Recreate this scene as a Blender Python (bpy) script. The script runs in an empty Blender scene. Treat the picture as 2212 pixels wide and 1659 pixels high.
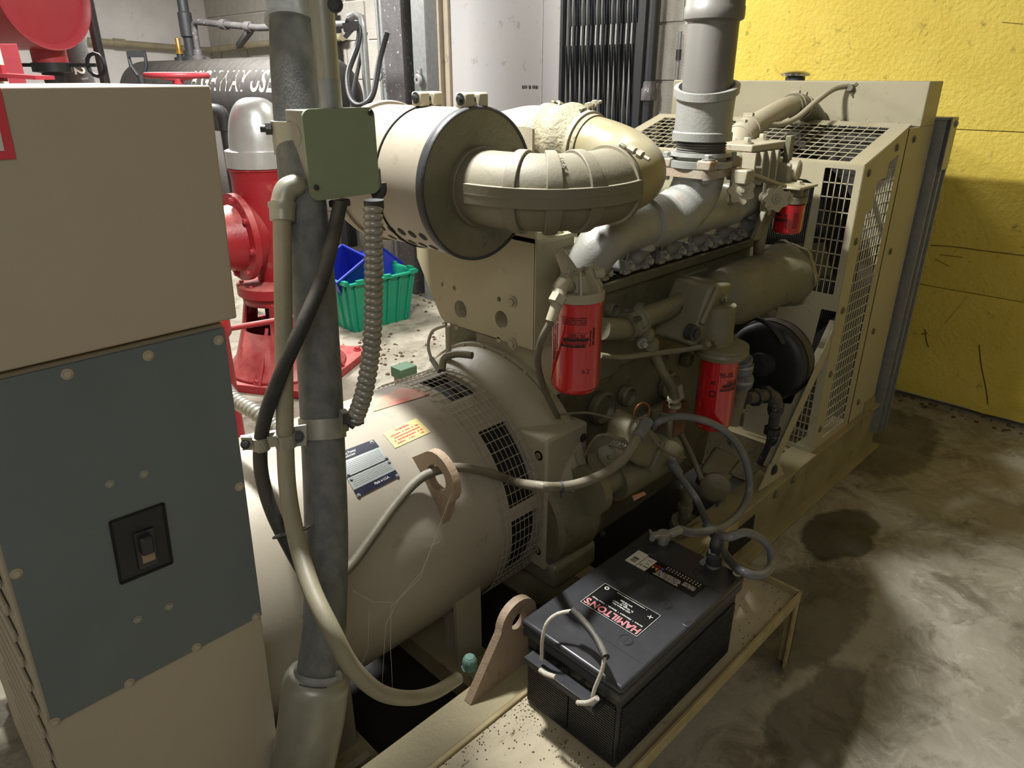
import bpy, bmesh, math, random
from mathutils import Vector, Matrix, noise
PI = math.pi
random.seed(7)
# ------------------------------------------------------------------ camera
W_, H_ = 2212.0, 1659.0
FPX = 1540.0
PITCH = math.atan(665 / FPX)
CAMH = 1.65
CX, CY = W_ / 2, H_ / 2
S2 = math.sqrt(0.5)
FW = Vector((math.cos(PITCH) * S2, math.cos(PITCH) * S2, -math.sin(PITCH)))
RT = Vector((S2, -S2, 0))
UP = RT.cross(FW)
CAM = Vector((0, 0, CAMH))
cam = bpy.data.objects.new('camera', bpy.data.cameras.new('camera'))
bpy.context.scene.collection.objects.link(cam)
cam.matrix_world = Matrix.Translation(CAM) @ Matrix((RT, UP, -FW)).transposed().to_4x4()
cam.data.sensor_width = 36.0
cam.data.lens = 36.0 * FPX / W_
cam.data.clip_start = 0.02
bpy.context.scene.camera = cam
# ------------------------------------------------------------------ world, exposure, lamps and fill
sc = bpy.context.scene
sc.view_settings.view_transform = 'Standard'
sc.view_settings.look = 'None'
sc.view_settings.gamma = 1.0
sc.view_settings.use_curve_mapping = False
sc.view_settings.exposure = 0.0
w = bpy.data.worlds.new('world'); sc.world = w; w.use_nodes = True
w.node_tree.nodes['Background'].inputs[0].default_value = (0.80, 0.84, 0.80, 1)
w.node_tree.nodes['Background'].inputs[1].default_value = 0.03

def area(loc, target, size, size_y, power, color):
    l = bpy.data.lights.new('ceiling_or_fill_light', 'AREA'); l.shape = 'RECTANGLE'
    l.size = size; l.size_y = size_y; l.energy = power; l.color = color
    o = bpy.data.objects.new('ceiling_or_fill_light', l); sc.collection.objects.link(o)
    o.location = loc
    o.rotation_euler = (Vector(target) - Vector(loc)).to_track_quat('-Z', 'Y').to_euler()
    return o
LAMP = area((0.99, 1.70, 2.82), (1.35, 1.45, 0.0), 0.20, 0.10, 118, (1.0, 0.99, 0.965))
area((2.2, 5.6, 3.1), (2.1, 5.6, 0.0), 1.2, 0.5, 270, (1.0, 0.985, 0.96))
area((3.2, 3.2, 3.1), (3.5, 3.2, 0.0), 0.7, 0.4, 45, (1.0, 0.97, 0.93))
area((-1.3, -1.2, 3.1), (0.2, 0.6, 0.6), 1.4, 1.0, 24, (0.97, 0.98, 1.0))  # fill light added behind the camera side, not a known fixture

# ------------------------------------------------------------------ geometry helpers
def ray(u, v):
    return FW + RT * ((u - CX) / FPX) - UP * ((v - CY) / FPX)
def PX(u, v, x): d = ray(u, v); return CAM + d * (x / d.x)
def PY(u, v, y): d = ray(u, v); return CAM + d * (y / d.y)
def PZ(u, v, z): d = ray(u, v); return CAM + d * ((z - CAMH) / d.z)
def PD(u, v, dist): return CAM + ray(u, v) * dist

def spline(pts, n=8, closed=False):
    P = [Vector(p) for p in pts]; out = []; N = len(P)
    rng = range(N if closed else N - 1)
    for i in rng:
        if closed: a, b, c, d = P[(i-1) % N], P[i], P[(i+1) % N], P[(i+2) % N]
        else: a, b, c, d = P[max(i-1, 0)], P[i], P[i+1], P[min(i+2, N-1)]
        for k in range(n):
            t = k / n
            out.append(0.5*((2*b)+(-a+c)*t+(2*a-5*b+4*c-d)*t*t+(-a+3*b-3*c+d)*t**3))
    if not closed: out.append(P[-1])
    return out

class MB:
    def __init__(s): s.v = []; s.f = []
    def add(s, vs, fs):
        o = len(s.v); s.v += [Vector(p) for p in vs]; s.f += [tuple(i+o for i in f) for f in fs]; return s
    def box(s, x0, x1, y0, y1, z0, z1):
        if x0 > x1: x0, x1 = x1, x0
        if y0 > y1: y0, y1 = y1, y0
        if z0 > z1: z0, z1 = z1, z0
        v = [(x, y, z) for z in (z0, z1) for y in (y0, y1) for x in (x0, x1)]
        return s.add(v, [(0,2,3,1),(4,5,7,6),(0,1,5,4),(2,6,7,3),(0,4,6,2),(1,3,7,5)])
    def bar(s, a, b, wd, ht, upv=(0,0,1)):
        a, b = Vector(a), Vector(b); d = (b-a).normalized(); upv = Vector(upv)
        if abs(d.dot(upv)) > 0.98: upv = Vector((1, 0, 0))
        r = d.cross(upv).normalized() * wd/2; u = r.cross(d).normalized() * ht/2
        v = [a-r-u, a+r-u, a+r+u, a-r+u, b-r-u, b+r-u, b+r+u, b-r+u]
        return s.add(v, [(0,1,2,3),(4,7,6,5),(0,4,5,1),(1,5,6,2),(2,6,7,3),(3,7,4,0)])
    def tube(s, pts, r, n=14, closed=False, caps=True):
        P = [Vector(p) for p in pts]; N = len(P)
        rs = r if isinstance(r, (list, tuple)) else [r]*N
        up = None; rings = []
        for i in range(N):
            if closed: d = P[(i+1) % N] - P[i-1]
            else: d = P[min(i+1, N-1)] - P[max(i-1, 0)]
            d.normalize()
            if up is None:
                up = Vector((0, 0, 1)) if abs(d.z) < 0.9 else Vector((1, 0, 0))
            up = (up - d*up.dot(d)).normalized(); sd = d.cross(up)
            rings.append([P[i] + (up*math.cos(2*PI*k/n) + sd*math.sin(2*PI*k/n))*rs[i] for k in range(n)])
        vs = [p for q in rings for p in q]; fs = []
        for i in range(N if closed else N-1):
            j = (i+1) % N
            for k in range(n):
                k2 = (k+1) % n
                fs.append((i*n+k, j*n+k, j*n+k2, i*n+k2))
        if caps and not closed:
            fs.append(tuple(range(n))); fs.append(tuple((N-1)*n+k for k in reversed(range(n))))
        return s.add(vs, fs)
    def lathe(s, prof, o, ax, n=48, a0=0.0, a1=2*PI):
        o = Vector(o); ax = Vector(ax).normalized()
        t = Vector((0, 0, 1)) if abs(ax.z) < 0.9 else Vector((1, 0, 0))
        e1 = ax.cross(t).normalized(); e2 = ax.cross(e1)
        full = abs(a1-a0-2*PI) < 1e-6; m = n if full else n+1; vs = []
        for (a, r) in prof:
            for k in range(m):
                g = a0 + (a1-a0)*k/n
                vs.append(o + ax*a + (e1*math.cos(g)+e2*math.sin(g))*max(r, 1e-4))
        fs = []
        for i in range(len(prof)-1):
            for k in range(n):
                k2 = (k+1) % m
                fs.append((i*m+k, (i+1)*m+k, (i+1)*m+k2, i*m+k2))
        if full and tuple(prof[0]) != tuple(prof[-1]):
            if prof[0][1] > 1e-3: fs.append(tuple(reversed(range(m))))
            if prof[-1][1] > 1e-3: fs.append(tuple((len(prof)-1)*m+k for k in range(m)))
        return s.add(vs, fs)
    def hexbolt(s, p, ax, r=0.010, h=0.008, washer=True):
        p = Vector(p); ax = Vector(ax).normalized()
        if washer: s.lathe([(0, r*1.5), (h*0.25, r*1.5)], p, ax, 14)
        s.lathe([(h*0.2, r), (h*0.85, r), (h, r*0.8)], p, ax, 6)
        return s
    def poly(s, pts, ext):
        """closed planar polygon pts extruded by vector ext"""
        P = [Vector(p) for p in pts]; n = len(P); e = Vector(ext)
        vs = P + [p+e for p in P]
        fs = [tuple(reversed(range(n))), tuple(range(n, 2*n))]
        fs += [(i, (i+1) % n, n+(i+1) % n, n+i) for i in range(n)]
        return s.add(vs, fs)
    def plate(s, outer, holes, fn, th):
        """flat plate with holes: outer/holes lists of 2D points; fn maps (a,b,c) to the world"""
        cu = bpy.data.curves.new('t', 'CURVE'); cu.dimensions = '2D'; cu.fill_mode = 'BOTH'; cu.extrude = th/2
        for L in [outer] + holes:
            sp = cu.splines.new('POLY'); sp.points.add(len(L)-1); sp.use_cyclic_u = True
            for q, (a, b) in zip(sp.points, L): q.co = (a, b, 0, 1)
        ob = bpy.data.objects.new('t', cu); me = bpy.data.meshes.new_from_object(ob)
        s.add([fn(q.co.x, q.co.y, q.co.z) for q in me.vertices], [tuple(p.vertices) for p in me.polygons])
        bpy.data.objects.remove(ob); bpy.data.curves.remove(cu); bpy.data.meshes.remove(me)
        return s
    def text(s, body, size, fn, th=0.0006, align='CENTER', bold=0.0, sx=1.0):
        cu = bpy.data.curves.new('t', 'FONT'); cu.body = body; cu.size = size; cu.extrude = th/2
        cu.align_x = align; cu.align_y = 'CENTER'; cu.offset = bold; cu.resolution_u = 3
        ob = bpy.data.objects.new('t', cu); me = bpy.data.meshes.new_from_object(ob)
        s.add([fn(q.co.x*sx, q.co.y, q.co.z) for q in me.vertices], [tuple(p.vertices) for p in me.polygons])
        bpy.data.objects.remove(ob); bpy.data.curves.remove(cu); bpy.data.meshes.remove(me)
        return s

def greek(mb, w, h, fn, x=0.0, y=0.0, rot=False):
    """a line of print too small to read: a row of short strokes w wide and h high round (x, y)"""
    a = -w/2
    while a < w/2-h*0.3:
        l = h*random.uniform(0.25, 0.75); l = min(l, w/2-a)
        if random.random() > 0.14:
            q = [(a, -h/2*random.uniform(0.6, 1)), (a+l*0.72, -h/2), (a+l*0.72, h/2*random.uniform(0.6, 1)), (a, h/2)]
            mb.add([fn(*( (x-b_, y+a_) if rot else (x+a_, y+b_) ), 0.0002) for a_, b_ in q], [(0, 1, 2, 3)])
        a += l
    return mb
def circ(a, b, r, n=20): return [(a+r*math.cos(2*PI*k/n), b+r*math.sin(2*PI*k/n)) for k in range(n)]
def rrect(a0, a1, b0, b1, r, n=4):
    o = []
    for (ca, cb, g) in ((a1-r, b1-r, 0), (a0+r, b1-r, 90), (a0+r, b0+r, 180), (a1-r, b0+r, 270)):
        for k in range(n+1):
            t = math.radians(g + 90*k/n); o.append((ca+r*math.cos(t), cb+r*math.sin(t)))
    return o

def mkmesh(name, mb, origin=(0, 0, 0), smooth=38):
    o = Vector(origin); me = bpy.data.meshes.new(name)
    me.from_pydata([tuple(p-o) for p in mb.v], [], mb.f); me.update()
    if smooth:
        me.polygons.foreach_set('use_smooth', [True]*len(me.polygons))
        me.set_sharp_from_angle(angle=math.radians(smooth))
    return me
ROOT = {}
def rootloc(p):
    while p.parent: p = p.parent
    return Vector(p.location)
def obj(name, mb, m, parent=None, bevel=0.0, smooth=38, origin=None, label=None, seg=2, fix=False):
    """link one mesh object; parts are children of parent"""
    if parent is not None: org = rootloc(parent)
    else: org = Vector(origin) if origin else Vector((0, 0, 0))
    me = mkmesh(name, mb, org, smooth)
    if fix:
        bm = bmesh.new(); bm.from_mesh(me); bmesh.ops.recalc_face_normals(bm, faces=bm.faces[:]); bm.to_mesh(me); bm.free()
        me.set_sharp_from_angle(angle=math.radians(smooth))
    me.materials.append(m)
    ob = bpy.data.objects.new(name, me); sc.collection.objects.link(ob)
    if parent is not None: ob.parent = parent
    else: ob.location = org
    if bevel:
        b = ob.modifiers.new('bevel', 'BEVEL'); b.width = bevel; b.segments = seg; b.limit_method = 'ANGLE'; b.angle_limit = math.radians(40)
        b.harden_normals = False
    if label: ob['label'] = label
    return ob
def thing(name, label, cat, loc, group=None):
    o = bpy.data.objects.new(name, None); sc.collection.objects.link(o); o.location = loc
    o.empty_display_size = 0.05
    o['label'] = label; o['category'] = cat
    if group: o['group'] = group
    return o
def tag(o, label, cat, group=None):
    o['label'] = label; o['category'] = cat
    if group: o['group'] = group
    return o
def struct(o): o['kind'] = 'structure'; return o
BOLTS = {}
def bolt(parent, p, ax, m, r=0.010, h=0.009, name='bolt'):
    """bolt heads share one mesh per size and material"""
    key = (round(r, 4), round(h, 4), m.name)
    if key not in BOLTS:
        me = mkmesh('bolt', MB().hexbolt((0, 0, 0), (0, 0, 1), r, h)); me.materials.append(m); BOLTS[key] = me
    ob = bpy.data.objects.new(name, BOLTS[key]); sc.collection.objects.link(ob)
    ob.parent = parent; ob.location = Vector(p) - rootloc(parent)
    ob.rotation_euler = Vector((0, 0, 1)).rotation_difference(Vector(ax)).to_euler()
    return ob

# ------------------------------------------------------------------ materials
def lin(c):
    return tuple(((x/255)/12.92 if x/255 <= 0.04045 else (((x/255)+0.055)/1.055)**2.4) for x in c)
def mat(name, col, rough=0.5, metal=0.0, col2=None, scale=6.0, amt=0.5, bump=0.0, bscale=60.0, speck=None, spamt=0.0,
        spscale=25.0, dust=None, damt=0.0, rvar=0.0, stretch=None, coat=0.0, detail=6.0, transmission=0.0):
    """sRGB colours; col2 blends in by noise; speck = small dirt spots; dust lies on faces that look up"""
    m = bpy.data.materials.new(name); m.use_nodes = True; nt = m.node_tree; N = nt.nodes; L = nt.links
    b = N['Principled BSDF']; b.inputs['Roughness'].default_value = rough; b.inputs['Metallic'].default_value = metal
    b.inputs['Coat Weight'].default_value = coat
    b.inputs['Transmission Weight'].default_value = transmission
    tc = N.new('ShaderNodeTexCoord'); mp = N.new('ShaderNodeMapping'); L.new(tc.outputs['Object'], mp.inputs[0])
    if stretch: mp.inputs['Scale'].default_value = stretch
    rgb = N.new('ShaderNodeRGB'); rgb.outputs[0].default_value = (*lin(col), 1); out = rgb.outputs[0]
    def noi(sc_, det=detail, ro=0.6):
        n = N.new('ShaderNodeTexNoise'); n.inputs['Scale'].default_value = sc_; n.inputs['Detail'].default_value = det
        n.inputs['Roughness'].default_value = ro; L.new(mp.outputs[0], n.inputs['Vector']); return n
    def mixc(fac, a, c):
        mx = N.new('ShaderNodeMix'); mx.data_type = 'RGBA'; L.new(fac, mx.inputs[0]); L.new(a, mx.inputs[6])
        mx.inputs[7].default_value = (*lin(c), 1); return mx.outputs[2]
    def ramp(src, lo, hi, top):
        r = N.new('ShaderNodeMapRange'); r.inputs[1].default_value = lo; r.inputs[2].default_value = hi
        r.inputs[3].default_value = 0; r.inputs[4].default_value = top; L.new(src, r.inputs[0]); return r.outputs[0]
    if col2:
        n = noi(scale); out = mixc(ramp(n.outputs['Fac'], 0.35, 0.68, amt), out, col2)
    if speck:
        n = noi(spscale, 8, 0.7); out = mixc(ramp(n.outputs['Fac'], 0.60, 0.68, spamt), out, speck)
    if dust:
        ge = N.new('ShaderNodeNewGeometry'); sx = N.new('ShaderNodeSeparateXYZ'); L.new(ge.outputs['Normal'], sx.inputs[0])
        n = noi(scale*2); mu = N.new('ShaderNodeMath'); mu.operation = 'MULTIPLY'
        L.new(ramp(sx.outputs[2], 0.1, 0.9, damt), mu.inputs[0]); L.new(ramp(n.outputs['Fac'], 0.25, 0.6, 1.0), mu.inputs[1])
        out = mixc(mu.outputs[0], out, dust)
    L.new(out, b.inputs['Base Color'])
    if rvar:
        n = noi(scale*1.7); r = N.new('ShaderNodeMapRange'); r.inputs[1].default_value = 0.3; r.inputs[2].default_value = 0.7
        r.inputs[3].default_value = max(rough-rvar, 0.03); r.inputs[4].default_value = min(rough+rvar, 1)
        L.new(n.outputs['Fac'], r.inputs[0]); L.new(r.outputs[0], b.inputs['Roughness'])
    if bump:
        n = noi(bscale, 5); bp = N.new('ShaderNodeBump'); bp.inputs['Strength'].default_value = bump
        bp.inputs['Distance'].default_value = 0.01
        L.new(n.outputs['Fac'], bp.inputs['Height']); L.new(bp.outputs[0], b.inputs['Normal'])
    return m
M = {}
M['beige'] = mat('beige_paint', (160, 153, 130), 0.55, 0, (136, 128, 108), 5, 0.5, 0.08, 90, (84, 76, 58), 0.35, 30, (166, 159, 140), 0.5, 0.1)
M['tank'] = mat('cream_paint', (158, 151, 136), 0.45, 0, (142, 134, 116), 3, 0.5, 0.04, 60, (110, 98, 74), 0.3, 18, rvar=0.1)
M['cage'] = mat('cage_paint', (168, 161, 134), 0.45, 0, (154, 145, 115), 4, 0.5, 0.03, 80, (120, 100, 60), 0.3, 20)
M['engine'] = mat('engine_paint', (112, 109, 86), 0.46, 0, (80, 77, 56), 7, 0.7, 0.25, 70, (44, 38, 26), 0.6, 16, (150, 144, 120), 0.5, 0.12)
M['cabinet'] = mat('cabinet_paint', (176, 165, 144), 0.6, 0, (164, 152, 129), 2, 0.5, 0.02, 200, rvar=0.08)
M['panelgray'] = mat('panel_gray', (104, 113, 114), 0.55, 0, (90, 98, 98), 3, 0.6, 0.02, 200)
M['alum'] = mat('silver_paint', (152, 154, 148), 0.42, 0.3, (128, 126, 114), 6, 0.5, 0.15, 160, (140, 96, 66), 0.7, 9, (172, 172, 164), 0.3, 0.1)
M['exhaust'] = mat('exhaust_gray', (116, 115, 110), 0.5, 0.3, (112, 104, 92), 4, 0.5, 0.05, 60, (122, 88, 62), 0.6, 7, rvar=0.12, stretch=(1, 1, 0.3))
M['domealu'] = mat('polished_aluminium', (200, 202, 200), 0.33, 0.6, (184, 184, 178), 8, 0.4, 0.03, 90, rvar=0.1)
M['steel'] = mat('galvanised_steel', (152, 155, 154), 0.42, 0.5, (120, 122, 118), 30, 0.5, 0.05, 90)
M['zinc'] = mat('zinc_dull', (158, 158, 146), 0.4, 0.4, (128, 128, 110), 12, 0.5, 0.05, 90)
M['darksteel'] = mat('dark_steel', (70, 72, 74), 0.5, 0.5, (50, 46, 44), 10, 0.6, 0.08, 80)
M['black'] = mat('black_plastic', (30, 31, 34), 0.42, 0, (36, 36, 38), 20, 0.5, 0.1, 500, dust=(60, 58, 54), damt=0.25)
M['lid'] = mat('black_lid', (46, 47, 50), 0.34, 0, (56, 57, 60), 9, 0.5, 0.04, 900, rvar=0.06)
M['rubber'] = mat('black_rubber', (30, 30, 32), 0.55, 0, (62, 60, 56), 9, 0.35, 0.1, 90, dust=(120, 116, 104), damt=0.5)
M['hosegray'] = mat('gray_hose', (112, 106, 90), 0.5, 0, (84, 80, 66), 12, 0.6, 0.1, 120, (40, 38, 32), 0.5, 20, (150, 144, 126), 0.4)
M['conduit'] = mat('conduit_jacket', (112, 114, 110), 0.55, 0, (76, 81, 82), 40, 0.8, 0.3, 260, rvar=0.1, stretch=(1, 1, 0.6))
M['taupe'] = mat('taupe_conduit', (142, 136, 114), 0.5, 0, (116, 110, 90), 10, 0.5, 0.05, 90)
M['flexmetal'] = mat('flex_metal', (158, 156, 146), 0.35, 0.5, (112, 110, 100), 14, 0.5, 0.03, 80)
M['redfilter'] = mat('red_filter', (186, 24, 32), 0.2, 0, (168, 20, 30), 3, 0.3, 0, coat=0.9, speck=(120, 50, 40), spamt=0.15)
M['redpaint'] = mat('red_paint', (150, 30, 38), 0.4, 0, (150, 28, 36), 5, 0.4, 0.15, 60, (190, 120, 110), 0.25, 14, (214, 150, 140), 0.5)
M['pinkred'] = mat('dull_red_paint', (170, 56, 66), 0.45, 0, (154, 44, 54), 4, 0.5, 0.06, 40, (130, 60, 60), 0.4, 8)
M['green'] = mat('green_plastic', (16, 136, 104), 0.4, 0, (30, 150, 118), 6, 0.5, 0.02, 80, (70, 110, 96), 0.4, 8)
M['blue'] = mat('blue_plastic', (28, 44, 156), 0.35, 0, (34, 56, 176), 4, 0.5, 0.02, 80)
M['boxgreen'] = mat('box_cover_green', (128, 141, 115), 0.5, 0, (117, 129, 103), 6, 0.5, 0.04, 80, (140, 122, 100), 0.3, 6)
M['boxgray'] = mat('box_gray', (140, 138, 128), 0.55, 0, (98, 94, 84), 8, 0.5, 0.04, 80)
M['yellow'] = mat('yellow_board', (234, 210, 92), 0.7, 0, (222, 194, 74), 4, 0.7, 0.7, 45, (96, 82, 40), 0.5, 17)
M['block'] = mat('block_paint', (184, 180, 170), 0.85, 0, (166, 162, 150), 12, 0.6, 0.7, 120)
M['mortar'] = mat('mortar', (214, 211, 203), 0.9, 0, (176, 172, 160), 20, 0.5, 0.5, 120)
M['whitewall'] = mat('white_plaster', (216, 213, 210), 0.8, 0, (196, 190, 186), 3, 0.6, 0.08, 60, (130, 124, 118), 0.35, 7)
M['door'] = mat('door_paint', (162, 161, 160), 0.55, 0, (166, 160, 156), 3, 0.6, 0.12, 30, (120, 108, 96), 0.5, 9)
M['jamb'] = mat('jamb_paint', (156, 144, 124), 0.6, 0, (134, 124, 108), 8, 0.6, 0.1, 50, (90, 84, 74), 0.5, 9)
M['rust'] = mat('rusty_steel', (84, 82, 82), 0.6, 0.2, (62, 58, 56), 6, 0.7, 0.2, 60, (200, 200, 204), 0.7, 28)
M['blacktank'] = mat('tank_black', (38, 37, 36), 0.6, 0, (58, 54, 50), 5, 0.6, 0.1, 50, (104, 96, 84), 0.5, 9, (80, 76, 70), 0.5, stretch=(1, 2.5, 1))
M['blackpipe'] = mat('black_pipe', (30, 33, 37), 0.5, 0.1, (48, 46, 44), 8, 0.5, 0.1, 60)
M['palepipe'] = mat('pale_pipe', (156, 146, 118), 0.5, 0, (120, 112, 90), 5, 0.6)
M['chrome'] = mat('chrome', (190, 190, 188), 0.12, 1.0)
M['brass'] = mat('brass', (170, 130, 60), 0.35, 0.8)
M['copper'] = mat('copper_wire', (150, 96, 60), 0.4, 0.6)
M['wood'] = mat('wood_handle', (176, 130, 78), 0.6, 0, (150, 106, 60), 20, 0.5)
M['white'] = mat('white_print', (224, 224, 216), 0.6)
M['stencil'] = mat('stencil_paint', (170, 164, 146), 0.8, 0, (120, 114, 100), 30, 0.8)
M['labelwhite'] = mat('label_white', (206, 204, 192), 0.5)
M['labelblack'] = mat('label_black', (10, 10, 11), 0.35)
M['redprint'] = mat('red_print', (212, 62, 76), 0.5)
M['blackprint'] = mat('black_print', (34, 16, 18), 0.5)
M['pinkprint'] = mat('pink_print', (226, 92, 104), 0.5)
M['rope'] = mat('white_rope', (206, 200, 186), 0.8, 0, (180, 172, 150), 60, 0.5, 0.6, 300)
M['tray'] = mat('tray_worn', (186, 176, 150), 0.6, 0, (156, 142, 112), 8, 0.8, 0.2, 60, (70, 56, 38), 0.85, 34, rvar=0.1, stretch=(0.4, 1, 1))
M['rim'] = mat('tray_rim', (168, 154, 112), 0.5, 0, (120, 100, 66), 14, 0.6, 0.1, 60, (76, 54, 34), 0.5, 20)
M['skid'] = mat('skid_paint', (150, 140, 106), 0.5, 0, (104, 94, 66), 5, 0.7, 0.15, 60, (52, 44, 30), 0.8, 10, (178, 166, 130), 0.3)
M['nameplate'] = mat('nameplate_silver', (176, 182, 180), 0.35, 0.5, (150, 160, 156), 12, 0.4)
M['npblue'] = mat('nameplate_navy', (24, 28, 46), 0.35, 0.1, (60, 64, 78), 14, 0.4)
M['npyellow'] = mat('label_yellow', (206, 192, 130), 0.5)
M['redlabel'] = mat('faded_red_label', (200, 110, 96), 0.6, 0, (186, 168, 140), 16, 0.9)
M['fin'] = mat('radiator_fins', (58, 57, 52), 0.5, 0.2)
M['dark'] = mat('dark_void', (14, 14, 14), 0.8)
M['eyepaint'] = mat('lifting_eye_paint', (160, 140, 118), 0.6, 0, (140, 118, 94), 10, 0.6, 0.3, 90, (92, 74, 56), 0.5, 14)
M['webm'] = mat('cobweb', (190, 186, 170), 0.9)
M['teal'] = mat('corroded_copper', (110, 146, 134), 0.7, 0.2, (80, 110, 100), 30, 0.6, 0.3, 200)
M['debris'] = mat('debris', (104, 84, 60), 0.9, 0, (60, 48, 34), 40, 0.8, 0.6, 200)

M['elbow'] = mat('dusty_rubber', (116, 111, 93), 0.6, 0, (98, 92, 74), 6, 0.6, 0.1, 70, (70, 62, 44), 0.4, 22, (132, 127, 109), 0.5)
M['drum'] = mat('drum_paint', (143, 136, 121), 0.45, 0, (130, 122, 104), 3, 0.5, 0.04, 60, (110, 98, 74), 0.3, 18, rvar=0.1)
M['undershade'] = mat('undershade_dark', (34, 31, 26), 0.5, 0, (50, 44, 34), 6, 0.6, 0.1, 60)  # near-black colour stands for the shade under the set
M['rustcream'] = mat('rusty_cream', (158, 150, 134), 0.6, 0.1, (150, 120, 92), 14, 0.7, 0.2, 120, (140, 84, 50), 0.7, 20)
M['termgreen'] = mat('terminal_green', (66, 92, 70), 0.5)
M['scuff'] = mat('scuff_brown', (96, 80, 40), 0.8)
def floor_mat():
    m = bpy.data.materials.new('concrete_floor'); m.use_nodes = True; nt = m.node_tree; N = nt.nodes; L = nt.links
    b = N['Principled BSDF']; tc = N.new('ShaderNodeTexCoord')
    def noi(s, d=8, ro=0.6, dist=0.0):
        n = N.new('ShaderNodeTexNoise'); n.inputs['Scale'].default_value = s; n.inputs['Detail'].default_value = d
        n.inputs['Roughness'].default_value = ro; n.inputs['Distortion'].default_value = dist
        L.new(tc.outputs['Object'], n.inputs['Vector']); return n.outputs['Fac']
    def mr(src, a, c, x, y):
        r = N.new('ShaderNodeMapRange'); r.inputs[1].default_value = a; r.inputs[2].default_value = c
        r.inputs[3].default_value = x; r.inputs[4].default_value = y; L.new(src, r.inputs[0]); return r.outputs[0]
    def mix(f, a, c):
        x = N.new('ShaderNodeMix'); x.data_type = 'RGBA'; L.new(f, x.inputs[0])
        if isinstance(a, tuple): x.inputs[6].default_value = (*lin(a), 1)
        else: L.new(a, x.inputs[6])
        x.inputs[7].default_value = (*lin(c), 1); return x.outputs[2]
    c = mix(mr(noi(1.3, 8, 0.65, 0.6), 0.35, 0.65, 0, 1), (172, 167, 153), (132, 125, 108))
    c = mix(mr(noi(5.0, 9, 0.7, 0.8), 0.50, 0.66, 0, 0.7), c, (84, 74, 58))
    c = mix(mr(noi(9.0, 9, 0.75, 1.2), 0.54, 0.62, 0, 0.6), c, (178, 172, 156))
    c = mix(mr(noi(60.0, 4, 0.7), 0.66, 0.72, 0, 0.8), c, (210, 204, 190))
    # oil stains that lie beside the skid
    ge = N.new('ShaderNodeSeparateXYZ'); L.new(tc.outputs['Object'], ge.inputs[0])
    wob = noi(5.0, 5, 0.6)
    for (x, y, rx, ry, k) in ((2.55, 0.74, 0.22, 0.12, 0.8), (2.02, 0.66, 0.38, 0.16, 0.6), (1.60, 0.42, 0.30, 0.10, 0.55), (3.5, 0.9, 0.5, 0.22, 0.6)):
        def ma(op, a, c2):
            q = N.new('ShaderNodeMath'); q.operation = op
            for i, t in enumerate((a, c2)):
                if isinstance(t, (int, float)): q.inputs[i].default_value = t
                else: L.new(t, q.inputs[i])
            return q.outputs[0]
        dx = ma('DIVIDE', ma('SUBTRACT', ge.outputs[0], x), rx); dy = ma('DIVIDE', ma('SUBTRACT', ge.outputs[1], y), ry)
        d2 = ma('ADD', ma('MULTIPLY', dx, dx), ma('MULTIPLY', dy, dy))
        d3 = ma('ADD', d2, ma('MULTIPLY', ma('SUBTRACT', wob, 0.5), 2.4))
        c = mix(mr(d3, 0.8, 1.15, k, 0.0), c, (38, 30, 22))
    L.new(c, b.inputs['Base Color'])
    L.new(mr(noi(2.2, 6, 0.6), 0.4, 0.62, 0.42, 0.75), b.inputs['Roughness'])
    bp = N.new('ShaderNodeBump'); bp.inputs['Strength'].default_value = 0.5; bp.inputs['Distance'].default_value = 0.01
    L.new(noi(24, 9, 0.7), bp.inputs['Height']); L.new(bp.outputs[0], b.inputs['Normal'])
    return m
M['floor'] = floor_mat()
#STRUCT
# ================================================================== SETTING
WX = 4.2
fl = struct(obj('floor', MB().box(-2.4, WX, -2.4, 9.4, -0.1, 0), M['floor'], smooth=0))
struct(obj('ceiling', MB().box(-2.4, WX+0.3, -2.4, 9.6, 3.3, 3.4), M['whitewall'], smooth=0))
wb = struct(obj('wall_back', MB().box(WX+0.012, WX+0.3, -2.4, 9.6, 0, 3.3), M['mortar'], smooth=0))
struct(obj('wall_left', MB().box(-2.4, WX+0.012, 9.4, 9.6, 0, 3.3), M['whitewall'], smooth=0))
struct(obj('wall_front', MB().box(-2.6, -2.4, -2.4, 9.6, 0, 3.3), M['block'], smooth=0))
struct(obj('wall_right', MB().box(-2.6, WX+0.3, -2.6, -2.4, 0, 3.3), M['block'], smooth=0))
# painted blocks, each a part of the back wall
CO, BL = 0.333, 0.676
bm_block = None
def blocks(y0, y1, z0, z1):
    global bm_block
    k0 = int(z0/CO); k1 = int(math.ceil(z1/CO))
    for k in range(k0, k1):
        off = (k % 2)*BL/2
        j = math.floor((y0-off)/BL)
        while j*BL+off < y1:
            a = max(j*BL+off, y0); c = min((j+1)*BL+off, y1); j += 1
            if c-a < 0.06: continue
            if abs(c-a-BL) < 1e-4:
                if bm_block is None:
                    bm_block = mkmesh('block', MB().box(-0.006, 0.02, -BL/2+0.011, BL/2-0.011, -CO/2+0.009, CO/2-0.009), smooth=0)
                    bm_block.materials.append(M['block'])
                o = bpy.data.objects.new('block', bm_block)
            else:
                me = mkmesh('block', MB().box(-0.006, 0.02, -(c-a)/2+0.011, (c-a)/2-0.011, -CO/2+0.009, CO/2-0.009), smooth=0)
                me.materials.append(M['block']); o = bpy.data.objects.new('block', me)
            sc.collection.objects.link(o); o.parent = wb
            o.location = (WX+0.004*random.random(), (a+c)/2, k*CO+CO/2-0.045)
blocks(5.35, 9.4, 0, 3.3)
blocks(2.25, 3.62, 0, 3.3)
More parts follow.
